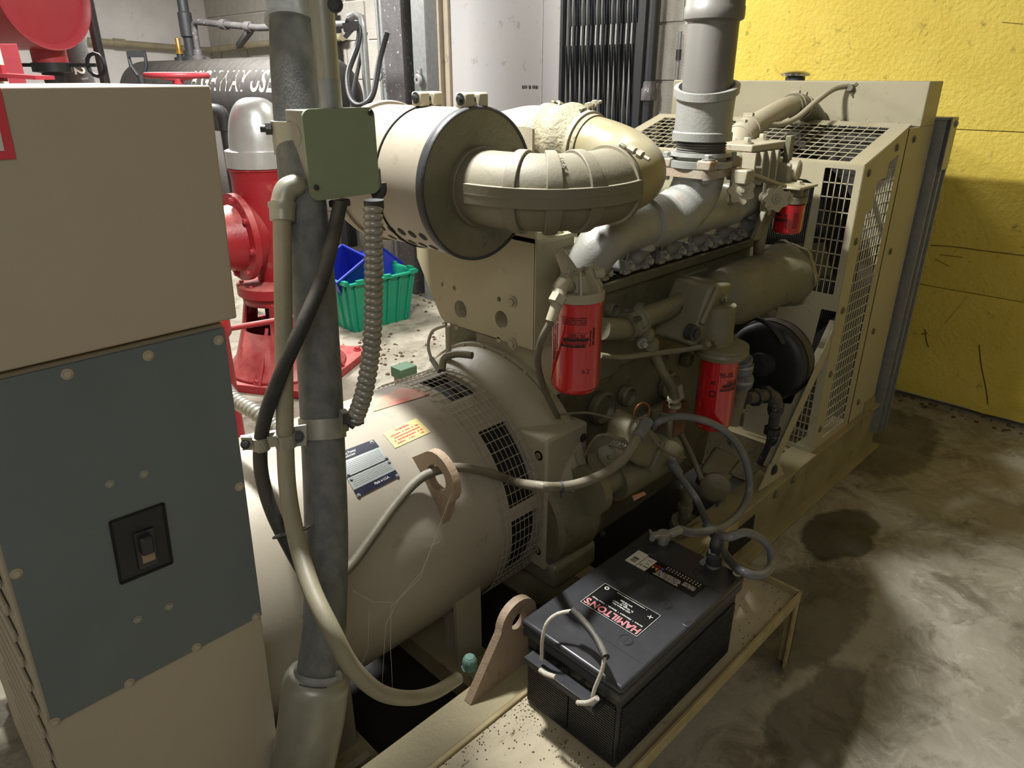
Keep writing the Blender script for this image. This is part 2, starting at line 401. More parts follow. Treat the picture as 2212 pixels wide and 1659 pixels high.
# yellow insulation boards over the block wall
zs = [0.0, 0.632, 1.411, 2.20, 2.99, 3.3]
ysb = [2.38, -0.06, -2.4]
for i in range(5):
    for j in range(2):
        mb = MB(); y0, y1 = ysb[j+1]+0.003, ysb[j]-0.003; z0, z1 = zs[i]+0.002+(0.02 if i == 0 else 0), zs[i+1]-0.002
        # slightly uneven sprayed face
        ny, nz = 28, 10; vs = []; fs = []
        for a in range(ny+1):
            for c in range(nz+1):
                y = y0+(y1-y0)*a/ny; z = z0+(z1-z0)*c/nz
                if c == 0 and i == 0: z += 0.012*noise.noise(Vector((y*7, 0, 3)))
                x = 4.15 + 0.004*noise.noise(Vector((y*3, z*3, i*3.1)))
                if a in (0, ny) or c in (0, nz): x += 0.003
                vs.append((x, y, z))
        for a in range(ny):
            for c in range(nz):
                q = a*(nz+1)+c; fs.append((q, q+1, q+nz+2, q+nz+1))
        mb.add(vs, fs); mb.box(4.156, WX+0.005, y0, y1, z0, z1)
        obj('insulation_board', mb, M['yellow'], wb, smooth=60)
# scratches and a gouge on the yellow boards
for (pts, r) in (([(2010, 530), (2060, 533), (2120, 541), (2212, 552)], 0.0045), ([(2115, 745), (2120, 790), (2130, 840), (2134, 872)], 0.006),
                 ([(2030, 550), (2080, 556)], 0.003), ([(1998, 712), (2001, 735), (2006, 750)], 0.006), ([(1990, 722), (2004, 719)], 0.006), ([(2090, 640), (2040, 700)], 0.0018),
                 ([(2165, 48), (2210, 52)], 0.003), ([(2020, 560), (2050, 575)], 0.003)):
    P = [PX(u, v, 4.1485) for u, v in pts]
    obj('scuff_mark', MB().tube(spline(P, 6), r*0.45, 6), M['scuff'], wb)
# threshold dirt along the foot of the yellow wall
mb = MB()
for k in range(70):
    y = random.uniform(-0.2, 1.15); s = random.uniform(0.004, 0.014)
    mb.lathe([(0, s), (s*0.5, s*0.7), (s*0.7, 0.001)], (4.14-random.random()**2*0.12, y, 0), (0, 0, 1), 5)
o = obj('wall_dirt', mb, M['debris'], wb); o['kind'] = 'stuff'

# ---- steel door
d1 = struct(bpy.data.objects.new('door_1', None)); sc.collection.objects.link(d1); d1.location = (WX, 4.3, 0)
obj('door_leaf', MB().box(WX-0.035, WX+0.01, 3.86, 4.86, 0.02, 3.2), M['door'], d1, bevel=0.003)
obj('door_panel', MB().box(WX-0.035, WX+0.01, 3.62, 3.852, 0.02, 3.2), M['door'], d1, bevel=0.003)
obj('door_sill', MB().box(WX-0.08, WX+0.01, 3.6, 4.9, 0, 0.02), M['darksteel'], d1)
mb = greek(MB(), 0.17, 0.026, lambda a, b, c: Vector((WX-0.0362-c, 3.97-a, 1.575+b)))
obj('stamped_mark', mb, M['blackprint'], d1)
tr_ = struct(bpy.data.objects.new('trim_1', None)); sc.collection.objects.link(tr_); tr_.location = (WX, 4.97, 0)
for d_, a_, b_ in ((0.06, 4.865, 4.925), (0.10, 4.93, 5.01), (0.06, 5.015, 5.075)): obj('jamb_board', MB().box(WX-d_, WX+0.01, a_, b_, 0, 3.3), M['jamb'], tr_, bevel=0.006)
mb = MB().box(WX-0.12, WX+0.01, 5.08, 5.19, 0, 3.3)
struct(obj('trim_2', mb, M['block'], bevel=0.004))

# ---- steel door track column with padlock
cx0 = 3.45
def colx(u, z=1.5, x=cx0):
    return PX(u, 150, x).y
t = thing('steel_column', 'rust speckled steel channel column standing between block wall and steel door', 'column', (cx0, colx(865), 0))
mb = MB(); ya, yb = colx(905, x=cx0), colx(833, x=cx0)
ym = colx(872)
mb.box(cx0, cx0+0.012, ym, yb, 0, 3.29); mb.box(cx0+0.012, cx0+0.16, ym, ym+0.012, 0, 3.29)
obj('flange', mb, M['rust'], t, bevel=0.002)
mb = MB().box(cx0+0.10, cx0+0.13, ya, ym, 0, 3.29)
obj('web', mb, M['darksteel'], t)
mb = MB(); mb.tube([(cx0+0.07, colx(886), 0), (cx0+0.07, colx(886), 3.29)], 0.014, 12); obj('guide_rod', mb, M['steel'], t)
t2 = thing('door_track', 'galvanised upright door track with hasp, right of the rusty column', 'track', (cx0+0.02, colx(910), 0))
mb = MB(); y1, y2 = colx(924), colx(896)
mb.box(cx0-0.01, cx0+0.0, y1, y2, 0, 3.29); mb.box(cx0, cx0+0.10, y1, y1+0.008, 0, 3.29); mb.box(cx0, cx0+0.06, y2-0.006, y2, 0, 3.29)
obj('track_channel', mb, M['steel'], t2, bevel=0.002)
pc = PX(903, 172, cx0-0.035)
mb = MB(); mb.box(cx0-0.02, cx0-0.01, pc.y-0.012, pc.y+0.02, pc.z+0.03, pc.z+0.075); obj('hasp', mb, M['steel'], t2)
t3 = thing('padlock', 'round steel padlock hanging from the hasp on the door track', 'padlock', pc)
mb = MB().lathe([(-0.012, 0.030), (-0.008, 0.036), (0.008, 0.036), (0.012, 0.030)], pc, (1, 0, 0), 28); obj('lock_body', mb, M['domealu'], t3)
mb = MB().lathe([(-0.0145, 0.008), (-0.012, 0.010)], pc, (1, 0, 0), 14); obj('keyway', mb, M['dark'], t3)
a = [pc+Vector((0, 0.016*math.cos(g), 0.03+0.026*math.sin(g))) for g in [k*PI/10 for k in range(11)]]
obj('shackle', MB().tube(a, 0.004, 8), M['steel'], t3)

# ---- folding gate
t = thing('folding_gate', 'black folding scissor gate of thin upright bars beside the steel door', 'gate', (4.10, 3.2, 0))
mb = MB()
ys0, ys1 = 3.56, 2.98
ns = 15
for k in range(ns):
    y = ys0 + (ys1-ys0)*k/(ns-1)
    mb = MB().bar((4.10, y, 0.03), (4.10, y, 3.2), 0.012, 0.018, (1, 0, 0))
    obj('upright', mb, M['steel'] if k % 3 != 2 else M['blackpipe'], t)
for k in range(ns-1):
    y = ys0 + (ys1-ys0)*k/(ns-1); yn = ys0 + (ys1-ys0)*(k+1)/(ns-1); mb = MB()
    for z in [0.1+0.62*j for j in range(5)]:
        if z+0.5 < 1.1: continue
        obj('lattice_bar', MB().bar((4.118, y, z), (4.118, yn, z+0.5), 0.004, 0.018, (1, 0, 0)), M['blackpipe'], t, smooth=0)
        obj('lattice_bar', MB().bar((4.085, yn, z), (4.085, y, z+0.5), 0.004, 0.018, (1, 0, 0)), M['blackpipe'], t, smooth=0)
for a_, b_ in ((3.575, 3.60), (2.90, 2.955)): obj('gate_frame', MB().box(4.06, 4.14, a_, b_, 0, 3.25), M['blackpipe'], t, bevel=0.003)
mb = MB().box(4.165, 4.185, 2.9, 3.6, 0, 3.25); obj('gate_backing', mb, M['dark'], t)
# pipe riser to the right of the gate
t = thing('riser_pipe', 'dark iron riser pipe with union fitting to the right of the folding gate', 'pipe', (4.05, 2.82, 0))
pp = PX(1412, 60, 4.04); py = PX(1405, 200, 4.04)
mb = MB().tube([(4.04, pp.y, 0), (4.04, pp.y, 3.29)], 0.034, 18); obj('pipe', mb, M['blackpipe'], t)
mb = MB().lathe([(-0.05, 0.036), (-0.045, 0.05), (0.02, 0.05), (0.03, 0.042), (0.06, 0.04), (0.065, 0.035)], (4.04, pp.y, py.z), (0, 0, 1), 8); obj('union_fitting', mb, M['rust'], t)
mb = MB().tube([(4.12, pp.y+0.045, 0), (4.12, pp.y+0.045, 3.29)], 0.010, 8); obj('side_tube', mb, M['palepipe'], t)
# thin conduit by the exhaust pipe
pq = PX(1461, 130, 4.12)
t = thing('thin_conduit', 'thin galvanised conduit on the block wall left of the exhaust pipe', 'conduit', (4.12, pq.y, 0))
obj('tube', MB().tube([(4.14, pq.y, 0.3), (4.14, pq.y, 1.90)], 0.012, 10), M['steel'], t)
obj('coupling', MB().lathe([(-0.03, 0.017), (0.03, 0.017)], (4.14, pq.y, pq.z+0.03), (0, 0, 1), 8), M['darksteel'], t)
# ---- sloped pipe along the left and back walls
t = thing('sloped_pipe', 'long pale pipe running along white wall behind black tank', 'pipe', (2.9, 9.3, 1.9))
A = PY(190, 88, 9.30); B = PY(466, 109, 9.30); B.x = 4.10; C = PX(590, 93, 4.10)
C2 = PX(740, 80, 4.10)
obj('pipe', MB().tube([A, B, C, C2], 0.035, 12), M['palepipe'], t)
obj('coupling', MB().lathe([(-0.06, 0.045), (0.06, 0.045)], PY(258, 93, 9.30), (B-A), 12), M['palepipe'], t)
# ---- left column pipe and stencilled steel post
pc = PD(164, 135, 4.6)
t = thing('stencilled_post', 'grey steel post with white stencilled marks behind the red tank', 'post', (pc.x, pc.y, 0))
obj('pipe', MB().tube([(pc.x, pc.y, 0), (pc.x, pc.y, 3.29)], 0.085, 24), M['rust'], t)
mb = MB()
for i, ch in enumerate('BUR 2'):
    mb.text(ch, 0.085, (lambda a, b, c, i=i: Vector((pc.x, pc.y, 0)) + Matrix.Rotation(math.atan2(-pc.y, -pc.x)+(b)/0.087+0.10, 3, 'Z') @ Vector((0.0865+c, 0, 0)) + Vector((0, 0, 2.02-i*0.085-a))), 0.001, bold=0.002)
obj('stencil', mb, M['white'], t)
p0 = PD(203, 60, 3.9)
t = thing('gray_riser', 'slim grey conduit riser crossing in front of the red tank end', 'conduit', (p0.x, p0.y, 0))
obj('tube', MB().tube([(p0.x, p0.y, 0), (p0.x, p0.y, 3.29)], 0.026, 14), M['darksteel'], t)
# ================================================================== BACKGROUND THINGS
# ---- black fuel tank with stencilled words
TX, TR = 3.0, 0.30
TZ = 1.49
t = thing('fuel_tank', 'long black cylindrical tank with stencilled words near the block wall', 'tank', (TX, 6.6, 0))
ye, ys = 8.45, 4.75
pr = [(0, 0.001)] + [(0.17*(1-math.cos(a)), TR*math.sin(a)**0.8) for a in [PI/2*k/10 for k in range(1, 11)]]
L_ = ye-ys
prof = [(a, r) for a, r in pr] + [(L_-a, r) for a, r in reversed(pr)]
obj('shell', MB().lathe(prof, (TX, ye, TZ), (0, -1, 0), 56), M['blacktank'], t)
def tk(a, b, c): # wrap text around the shell: a runs towards -Y, b up
    g = PI - 0.42 - b/TR
    return Vector((TX+(TR+0.001+c)*math.cos(g), -a, TZ+(TR+0.001+c)*math.sin(g)))
yc_ = PX(503, 178, TX-TR*0.8).y
mb = MB(); mb.text('HIGHWAY USE', 0.235, lambda a, b, c: tk(a-(yc_), b, c), 0.001, bold=0.004, sx=0.92)
obj('stencil', mb, M['stencil'], t)
for y in (5.2, 7.9):
    for dx in (-0.2, 0.2): obj('stand_leg', MB().box(TX+dx-0.03, TX+dx+0.03, y-0.03, y+0.03, 0, TZ-0.33), M['darksteel'], t)
    obj('saddle', MB().box(TX-0.24, TX+0.24, y-0.03, y+0.03, TZ-0.33, TZ-0.25), M['darksteel'], t)
def onTank(u): return PX(u, 126, TX).y
mb = MB(); y = onTank(390)
mb.lathe([(0, 0.055), (0.03, 0.055), (0.035, 0.03), (0.07, 0.03)], (TX, y, TZ+TR-0.01), (0, 0, 1), 12); obj('bung', mb, M['blackpipe'], t)
obj('brass_fitting', MB().lathe([(0.06, 0.035), (0.08, 0.035), (0.085, 0.022), (0.19, 0.022), (0.20, 0.014)], (TX, y, TZ+TR-0.01), (0, 0, 1), 12), M['brass'], t)
y = onTank(404)
t5 = thing('vent_pipe', 'thick black vent pipe rising from top of the black tank', 'pipe', (TX, y, TZ+TR))
obj('pipe', MB().tube([(TX, y-0.1, TZ+TR-0.02), (TX, y-0.1, 3.29)], 0.045, 16), M['blackpipe'], t5)
obj('coupling', MB().lathe([(-0.10, 0.046), (-0.09, 0.06), (0.10, 0.06), (0.11, 0.046)], (TX, y-0.1, TZ+TR+0.28), (0, 0, 1), 14), M['blackpipe'], t5)
mb = MB().lathe([(0, 0.085), (0.03, 0.085), (0.04, 0.06), (0.08, 0.06)], (TX, y-0.1, TZ+TR-0.01), (0, 0, 1), 14)
obj('base_flange', mb, M['blackpipe'], t5)
y = onTank(430)
t6 = thing('elbowed_pipe', 'thin black pipe rising from the black tank and turning right', 'pipe', (TX, y, TZ+TR))
zt = PX(427, 47, TX).z
P = [(TX, y, TZ+TR-0.02), (TX, y, zt-0.06), (TX, y-0.02, zt-0.01), (TX, y-0.08, zt), PX(560, 60, TX+0.1), PX(760, 52, TX+0.1)]
obj('pipe', MB().tube(P, 0.026, 12), M['rust'], t6)
mb = MB()
mb.lathe([(0, 0.06), (0.03, 0.06), (0.04, 0.04), (0.09, 0.04)], (TX, y, TZ+TR-0.01), (0, 0, 1), 12); obj('base_flange', mb, M['rust'], t6)
d_ = (P[4]-Vector(P[3])).normalized()
for q in (PX(484, 53, TX+0.05), PX(538, 58, TX+0.09)): obj('coupling', MB().lathe([(-0.04, 0.04), (0.04, 0.04)], q, d_, 12), M['rust'], t6)
t7 = thing('pipe_brace', 'dark angle iron brace sloping below the thin black pipe', 'brace', PX(515, 100, 4.0))
obj('brace_bar', MB().bar(PX(540, 65, TX+0.12), PX(515, 100, 4.1), 0.05, 0.05), M['rust'], t7)
# ---- shovel by the wall
ph = PD(297, 128, 6.0)
t = thing('shovel', 'shovel with black D handle and wooden shaft against white wall', 'shovel', (ph.x, ph.y, 0))
mb = MB(); e = Vector((S2, -S2, 0))
hw, hh = 0.072, 0.09
P = [ph-e*0.02+Vector((0, 0, -0.13)), ph-e*hw*0.9+Vector((0, 0, -0.05)), ph-e*hw+Vector((0, 0, 0.04)), ph+e*hw+Vector((0, 0, 0.04)), ph+e*hw*0.9+Vector((0, 0, -0.05)), ph+e*0.02+Vector((0, 0, -0.13))]
mb.tube(P, 0.017, 8); mb.bar(ph-e*hw+Vector((0, 0, 0.04)), ph+e*hw+Vector((0, 0, 0.04)), 0.04, 0.05)
mb.tube([ph+Vector((0, 0, -0.12)), ph+Vector((0, 0, -0.22))], 0.028, 10)
obj('handle_grip', mb, M['blackpipe'], t)
obj('shaft', MB().tube([ph+Vector((0, 0, -0.2)), (ph.x+0.05, ph.y+0.1, 0.35)], 0.021, 10), M['wood'], t)
mb = MB(); q = Vector((ph.x+0.05, ph.y+0.1, 0))
mb.poly([q+e*a+Vector((0, 0, b)) for a, b in ((-0.11, 0.36), (-0.12, 0.1), (0, 0.0), (0.12, 0.1), (0.11, 0.36))], Vector((0.006, 0.006, 0)))
obj('blade', mb, M['darksteel'], t)
# ---- red horizontal day tank, upper left
c = PD(92, -12, 3.2)
R_ = 0.228
t = thing('red_tank', 'dull red horizontal tank with dished end at the upper left', 'tank', (c.x, c.y, c.z-R_))
prof = [(-0.018, 0.001), (-0.012, 0.08), (0.0, 0.15), (0.012, R_*0.88), (-0.012, R_*0.96), (-0.016, R_), (0.03, R_), (0.04, R_*0.985), (1.3, R_*0.985)]
obj('shell', MB().lathe(prof, c, Vector((-0.42, 1, 0)), 64), M['pinkred'], t)
mb = MB(); q = c+Vector((0.0, 0.12, -R_)); 
mb.lathe([(0.03, 0.075), (-0.05, 0.075)], q, (0, 0, 1), 20); obj('outlet_neck', mb, M['pinkred'], t)
mb = MB(); mb.lathe([(-0.05, 0.085), (-0.09, 0.085), (-0.095, 0.05), (-0.15, 0.042), (-0.155, 0.03), (-0.5, 0.03)], q, (0, 0, 1), 16); obj('outlet_valve', mb, M['blackpipe'], t)
mb = MB(); mb.bar(q+Vector((-0.12, 0.1, -0.06)), q+Vector((0.16, -0.12, -0.06)), 0.02, 0.016)
h = q+Vector((0.16, -0.12, -0.06)); mb.tube([h+Vector((0.03*math.cos(g), -0.03*math.cos(g), 0.05*math.sin(g)+0.0)) for g in [k*PI/6 for k in range(12)]], 0.009, 8, closed=True)
obj('valve_lever', mb, M['blackpipe'], t)
mb = MB()
for dy in (0.3, 1.0):
    qq = c+Vector((-0.42*dy, dy, 0)); mb.box(qq.x-0.02, qq.x+0.02, qq.y-0.02, qq.y+0.02, qq.z, 3.3)
obj('hanger', mb, M['darksteel'], t)
# ---- red frame and valve wheel behind the control cabinet
p = PD(40, 150, 2.6)
t = thing('red_bracket', 'bright red frame post and ledge standing behind the control cabinet', 'frame', (p.x, p.y, 0))
q = PD(28, 140, 2.6)
mb = MB(); mb.box(q.x-0.045, q.x+0.025, q.y-0.02, q.y+0.08, 0, q.z+0.07); obj('post', mb, M['pinkred'], t, bevel=0.004)
q = PD(-20, 140, 2.4)
obj('white_stile', MB().box(q.x-0.03, q.x+0.035, q.y-0.02, q.y+0.02, 1.2, q.z+0.14), M['labelwhite'], t)
a = PD(-60, 158, 2.35); b = PD(98, 168, 2.35)
mb = MB().bar(a, b, 0.10, 0.012); mb.bar(a+Vector((0, 0, 0.006)), a+(b-a)*0.45+Vector((0, 0, 0.006)), 0.02, 0.05); obj('ledge', mb, M['pinkred'], t)
p = PD(382, 163, 2.7)
t = thing('valve_handwheel', 'red valve handwheel seen just above the cabinet top', 'handwheel', (p.x, p.y, 0))
mb = MB().tube([p+Vector((0.108*math.cos(g), 0.108*math.sin(g), 0)) for g in [2*PI*k/36 for k in range(36)]], 0.011, 10, closed=True)
obj('rim', mb, M['pinkred'], t)
mb = MB()
for k in range(4):
    g = k*PI/2+0.4; mb.tube([p+Vector((0, 0, -0.015)), p+Vector((0.06*math.cos(g), 0.06*math.sin(g), -0.008)), p+Vector((0.105*math.cos(g), 0.105*math.sin(g), 0))], 0.008, 8)
mb.lathe([(-0.03, 0.02), (0.012, 0.02)], p, (0, 0, 1), 12)
obj('spokes', mb, M['pinkred'], t)
obj('stem', MB().tube([p+Vector((0, 0, -0.02)), (p.x, p.y, 0.9)], 0.010, 10), M['steel'], t)
obj('valve_body', MB().lathe([(0, 0.05), (0.04, 0.05), (0.05, 0.03), (0.6, 0.03), (0.62, 0.045), (0.7, 0.045), (0.75, 0.02), (0.95, 0.015)], (p.x, p.y, 0), (0, 0, 1), 20), M['redpaint'], t)

# ---- red pump with aluminium dome
# plan position below the dome
PC = PD(571, 400, 3.92)
px_, py_ = PC.x, PC.y
t = thing('pump_unit', 'red vertical pump drive under a polished aluminium dome', 'pump', (px_, py_, 0))
def pz(v, u=545):
    d = ray(u, v); s = (px_*d.x+py_*d.y)/(d.x*d.x+d.y*d.y); return CAMH + d.z*s
def prad(w, v): # world radius of a silhouette half-width of w pixels at row v
    d = ray(545, v); s = (px_*d.x+py_*d.y)/(d.x*d.x+d.y*d.y); return w*s/FPX
zt, z1, z2, z3, z4, z5, z6 = pz(210), pz(322), pz(352), pz(366), pz(385), pz(612), pz(628)
rd = prad(62, 300); rr = prad(72, 335)
prof = [(zt-0.0, 0.001)]+[(z1+(zt-z1)*math.cos(a), rd*math.sin(a)**0.66) for a in [PI/2*k/14 for k in range(1, 15)]]
obj('dome', MB().lathe(list(reversed(prof)), (px_, py_, 0), (0, 0, 1), 56), M['domealu'], t)
obj('dome_ring', MB().lathe([(z2-0.02, rd), (z2-0.018, rr), (z1-0.004, rr), (z1, rr-0.01), (z1, rd)], (px_, py_, 0), (0, 0, 1), 56), M['domealu'], t)
obj('neck_ring', MB().lathe([(z4, rr*0.93), (z3, rr*0.96), (z3+0.004, rr), (z2-0.022, rr)], (px_, py_, 0), (0, 0, 1), 56), M['redpaint'], t)
mb = MB().lathe([(z6+0.02, rr*0.55), (z5+0.10, rr*0.62), (z5+0.22, rr*0.9), (z4-0.15, rr*0.95), (z4, rr*0.93)], (px_, py_, 0), (0, 0, 1), 48)
obj('gear_housing', mb, M['redpaint'], t)
# input bearing housing pointing along the camera's left
ax = Vector((-1, 0.02, 0)).normalized(); zc = (z4+z5)/2-0.01
o_ = Vector((px_, py_, zc))
mb = MB().lathe([(0.0, 0.13), (0.08, 0.15), (0.15, 0.21), (0.17, 0.235), (0.205, 0.235), (0.21, 0.18), (0.25, 0.17), (0.36, 0.15), (0.37, 0.06), (0.55, 0.05)], o_, ax, 44)
obj('input_housing', mb, M['redpaint'], t)
e1 = ax.cross(Vector((0, 0, 1))).normalized()
for k in range(8):
    g = 2*PI*k/8+0.2; bolt(t, o_+ax*0.205+(e1*math.cos(g)+Vector((0, 0, 1))*math.sin(g))*0.208, ax, M['pinkred'], 0.016, 0.02)
mb = MB().lathe([(z6-0.01, rr*1.25), (z5, rr*1.25), (z5+0.004, rr*1.2), (z5+0.02, rr*0.7)], (px_, py_, 0), (0, 0, 1), 48)
obj('mounting_flange', mb, M['redpaint'], t)
for k in range(8):
    g = 2*PI*k/8+0.3; bolt(t, (px_+rr*1.08*math.cos(g), py_+rr*1.08*math.sin(g), z5), (0, 0, 1), M['pinkred'], 0.013, 0.02)
# flared pedestal with window openings
mb = MB(); n = 48; rows = []
for (z, r) in ((z6-0.01, rr*1.02), (z6-0.06, rr*1.0), (0.30, rr*1.18), (0.12, rr*1.5), (0.05, rr*1.8), (0.04, rr*1.85)): rows.append((z, r))
vs = []; fs = []
for (z, r) in rows:
    for k in range(n): g = 2*PI*k/n; vs.append((px_+r*math.cos(g), py_+r*math.sin(g), z))
g0 = math.atan2(-py_, -px_)
for i in range(len(rows)-1):
    for k in range(n):
        g = (2*PI*(k+0.5)/n - g0 + PI) % (2*PI) - PI
        # openings a third of a turn apart; one shows at the camera's left
        if i == 1 and any(abs(((g-c_+PI) % (2*PI))-PI) < 0.42 for c_ in (-0.78, 1.3, -2.9)): continue
        fs.append((i*n+k, i*n+(k+1) % n, (i+1)*n+(k+1) % n, (i+1)*n+k))
mb.add(vs, fs)
ob = obj('pedestal', mb, M['redpaint'], t); so = ob.modifiers.new('solid', 'SOLIDIFY'); so.thickness = 0.02
obj('pump_column', MB().lathe([(0.02, 0.09), (z6-0.01, 0.09)], (px_, py_, 0), (0, 0, 1), 24), M['darksteel'], t)
q = rr*2.05
mb = MB().plate(rrect(-q, q, -q, q, 0.06), [], lambda a, b, c: Vector((px_, py_, 0.025))+Matrix.Rotation(PI/4-0.25, 3, 'Z') @ Vector((a, b, c)), 0.045)
obj('base_plate', mb, M['redpaint'], t, bevel=0.006)
for (a, b) in ((-1, -1), (1, -1), (-1, 1), (1, 1), (0, -1.05), (-1.05, 0)):
    v_ = Matrix.Rotation(PI/4-0.25, 3, 'Z') @ Vector((a*q*0.84, b*q*0.84, 0)); bolt(t, (px_+v_.x, py_+v_.y, 0.048), (0, 0, 1), M['pinkred'], 0.018, 0.024)
for g in (-2.5, -0.9, 0.6): 
    mb = MB().poly([(px_+rr*1.0*math.cos(g), py_+rr*1.0*math.sin(g), 0.33), (px_+rr*2.0*math.cos(g), py_+rr*2.0*math.sin(g), 0.05), (px_+rr*1.3*math.cos(g), py_+rr*1.3*math.sin(g), 0.05)], (0.02*math.sin(g), -0.02*math.cos(g), 0)); obj('gusset', mb, M['redpaint'], t)
q0 = PD(476, 713, 3.4); q1 = PD(610, 690, 3.4)
t9 = thing('red_pipe', 'thin red pipe crossing in front of the red pump pedestal', 'pipe', q0)
obj('pipe', MB().tube([PD(440, 719, 3.4), q0, q1, PD(640, 685, 3.4)], 0.014, 10), M['redpaint'], t9)
t9 = thing('iron_elbow_pipe', 'dark iron elbow pipe dropping behind the control cabinet beside the dome', 'pipe', PD(478, 300, 3.2))
q = PD(484, 262, 4.9)
obj('pipe', MB().tube([q+Vector((-0.3, 0.12, 0.05)), q+Vector((-0.06, 0.02, 0.055)), q+Vector((-0.02, 0.008, 0.045)), q, q+Vector((0, 0, -0.06)), (q.x, q.y, 0)], 0.034, 14), M['darksteel'], t9)
obj('elbow', MB().tube(spline([q+Vector((-0.08, 0.03, 0.072)), q+Vector((-0.02, 0.008, 0.06)), q+Vector((0, 0, 0.01)), q+Vector((0, 0, -0.06))], 4), 0.046, 14), M['darksteel'], t9)
# ---- sub-wall wiring: rod frame and drooping black cables near the column
p = PD(785, 60, 4.6)
t = thing('conduit_stub', 'galvanised conduit with bent top standing in front of the block wall', 'conduit', (p.x, p.y, 0))
P = [PD(752, 40, 4.6), PD(765, 33, 4.6), PD(780, 38, 4.6), PD(783, 60, 4.6)]
P += [(P[-1].x, P[-1].y, 1.2), (P[-1].x, P[-1].y, 0)]
obj('tube', MB().tube(P, 0.026, 12), M['steel'], t)
P = [PD(742, 60, 4.5), PD(776, 55, 4.5)]
obj('arm', MB().bar(P[0], P[1], 0.05, 0.05).bar(PD(745, 80, 4.5), PD(762, 60, 4.5), 0.03, 0.03), M['darksteel'], t)
t = thing('drooping_cable', 'black cable drooping in a loop in front of block wall', 'cable', PD(760, 220, 4.4))
obj('cable', MB().tube(spline([PD(748, 45, 4.5), PD(775, 60, 4.5), PD(772, 100, 4.5), PD(752, 160, 4.5), PD(757, 210, 4.45), PD(778, 228, 4.4), PD(805, 205, 4.4), PD(820, 130, 4.4), PD(836, 70, 4.35)], 8), 0.018, 10), M['blackpipe'], t)
t = thing('hanging_cable', 'black cable hanging straight behind the galvanised conduit stub', 'cable', PD(770, 150, 4.7))
obj('cable', MB().tube(spline([PD(790, 70, 4.7), PD(775, 140, 4.7), PD(762, 215, 4.7), PD(756, 330, 4.7)], 8), 0.014, 8), M['blackpipe'], t)
p = PX(824, 100, 4.0)
t = thing('twin_conduits', 'pair of slim bright conduits running up beside the rusty column', 'conduit', (4.0, p.y, 0))
for dy, r in ((0.03, 0.016), (-0.03, 0.022)): obj('tube', MB().tube([(4.0, p.y+dy, 0), (4.0, p.y+dy, 3.29)], r, 10), M['steel'], t)
mb = MB()
for k in range(7):
    q = PX(829, 150+k*6, 3.9); obj('tie_wire', MB().tube(spline([q, q+Vector((0, random.uniform(-.06, .06), random.uniform(-.05, .05))), q+Vector((0, random.uniform(-.08, .08), -random.uniform(.02, .12)))], 5), 0.004, 6), M['rust'], t)
# black posts seen behind the crate
q = PX(768, 560, 4.15)
t = thing('black_post', 'black steel post standing behind the green crate', 'post', (4.1, q.y, 0)); obj('post', MB().box(4.07, 4.15, q.y-0.06, q.y+0.06, 0, 2.2), M['blackpipe'], t)
q = PX(735, 540, 4.15)
t = thing('slim_black_pipe', 'slim black pipe standing left of the black post', 'pipe', (4.1, q.y, 0)); obj('tube', MB().tube([(4.12, q.y, 0), (4.12, q.y, 2.2)], 0.02, 10), M['blackpipe'], t)

# ---- green crate with blue bins
CA = PZ(767, 719, 0); CB = PZ(884, 688, 0)
CA2 = CA.copy()
ux = Vector((1, -0.02, 0)).normalized(); uy = Vector((0.02, 1, 0)).normalized()
cw = (CB-CA).length; cl = 0.42; ch = 0.36
def cr(a, b, c): return CA + ux*a + uy*b + Vector((0, 0, c))
t = thing('green_crate', 'green plastic crate with ribbed sides on the floor by the column', 'crate', CA)
mb = MB(); tp = 0.045; th = 0.01
def cring(k, z): return [cr(-tp*k, -tp*k, z), cr(cw+tp*k, -tp*k, z), cr(cw+tp*k, cl+tp*k, z), cr(-tp*k, cl+tp*k, z)]
outer0, outer1 = cring(0, 0.0), cring(1, ch)
ins = lambda L: [p + ((L[0]+L[2])/2-p).normalized()*th*1.4 for p in L]
in0 = [p+Vector((0, 0, 0.012)) for p in ins(outer0)]; in1 = ins(outer1)
vs = outer0+outer1+in1+in0; fs = []
for i in range(4):
    j = (i+1) % 4; fs += [(i, j, 4+j, 4+i), (4+i, 4+j, 8+j, 8+i), (8+i, 8+j, 12+j, 12+i)]
fs += [(3, 2, 1, 0), (12, 13, 14, 15)]
mb.add(vs, fs); obj('body', mb, M['green'], t, fix=True)
mb = MB()
for i in range(4):
    j = (i+1) % 4; d = ((outer1[i]+outer1[j])/2-(outer1[0]+outer1[2])/2).normalized()*0.012
    mb.bar(outer1[i]+d, outer1[j]+d, 0.03, 0.014)
    for k in range(5): 
        q = outer1[i].lerp(outer1[j], 0.1+0.2*k)+d+Vector((0, 0, 0.012)); q2 = outer1[i].lerp(outer1[j], 0.1+0.2*k+0.1)+d+Vector((0, 0, 0.012))
        if k % 2 == 0: mb.bar(q, q2, 0.028, 0.02)
obj('rim', mb, M['green'], t)
for (i, j, nn) in ((0, 1, 6), (3, 0, 5), (1, 2, 5)):
    for k in range(nn):
        f_ = (k+0.5)/nn; a = outer0[i].lerp(outer0[j], f_); b = outer1[i].lerp(outer1[j], f_)
        d = ((outer0[i]+outer0[j])/2-(outer0[0]+outer0[2])/2).normalized()*0.006
        obj('rib', MB().bar(a+d+Vector((0, 0, 0.01)), b+d-Vector((0, 0, 0.02)), 0.014, 0.014, d), M['green'], t)
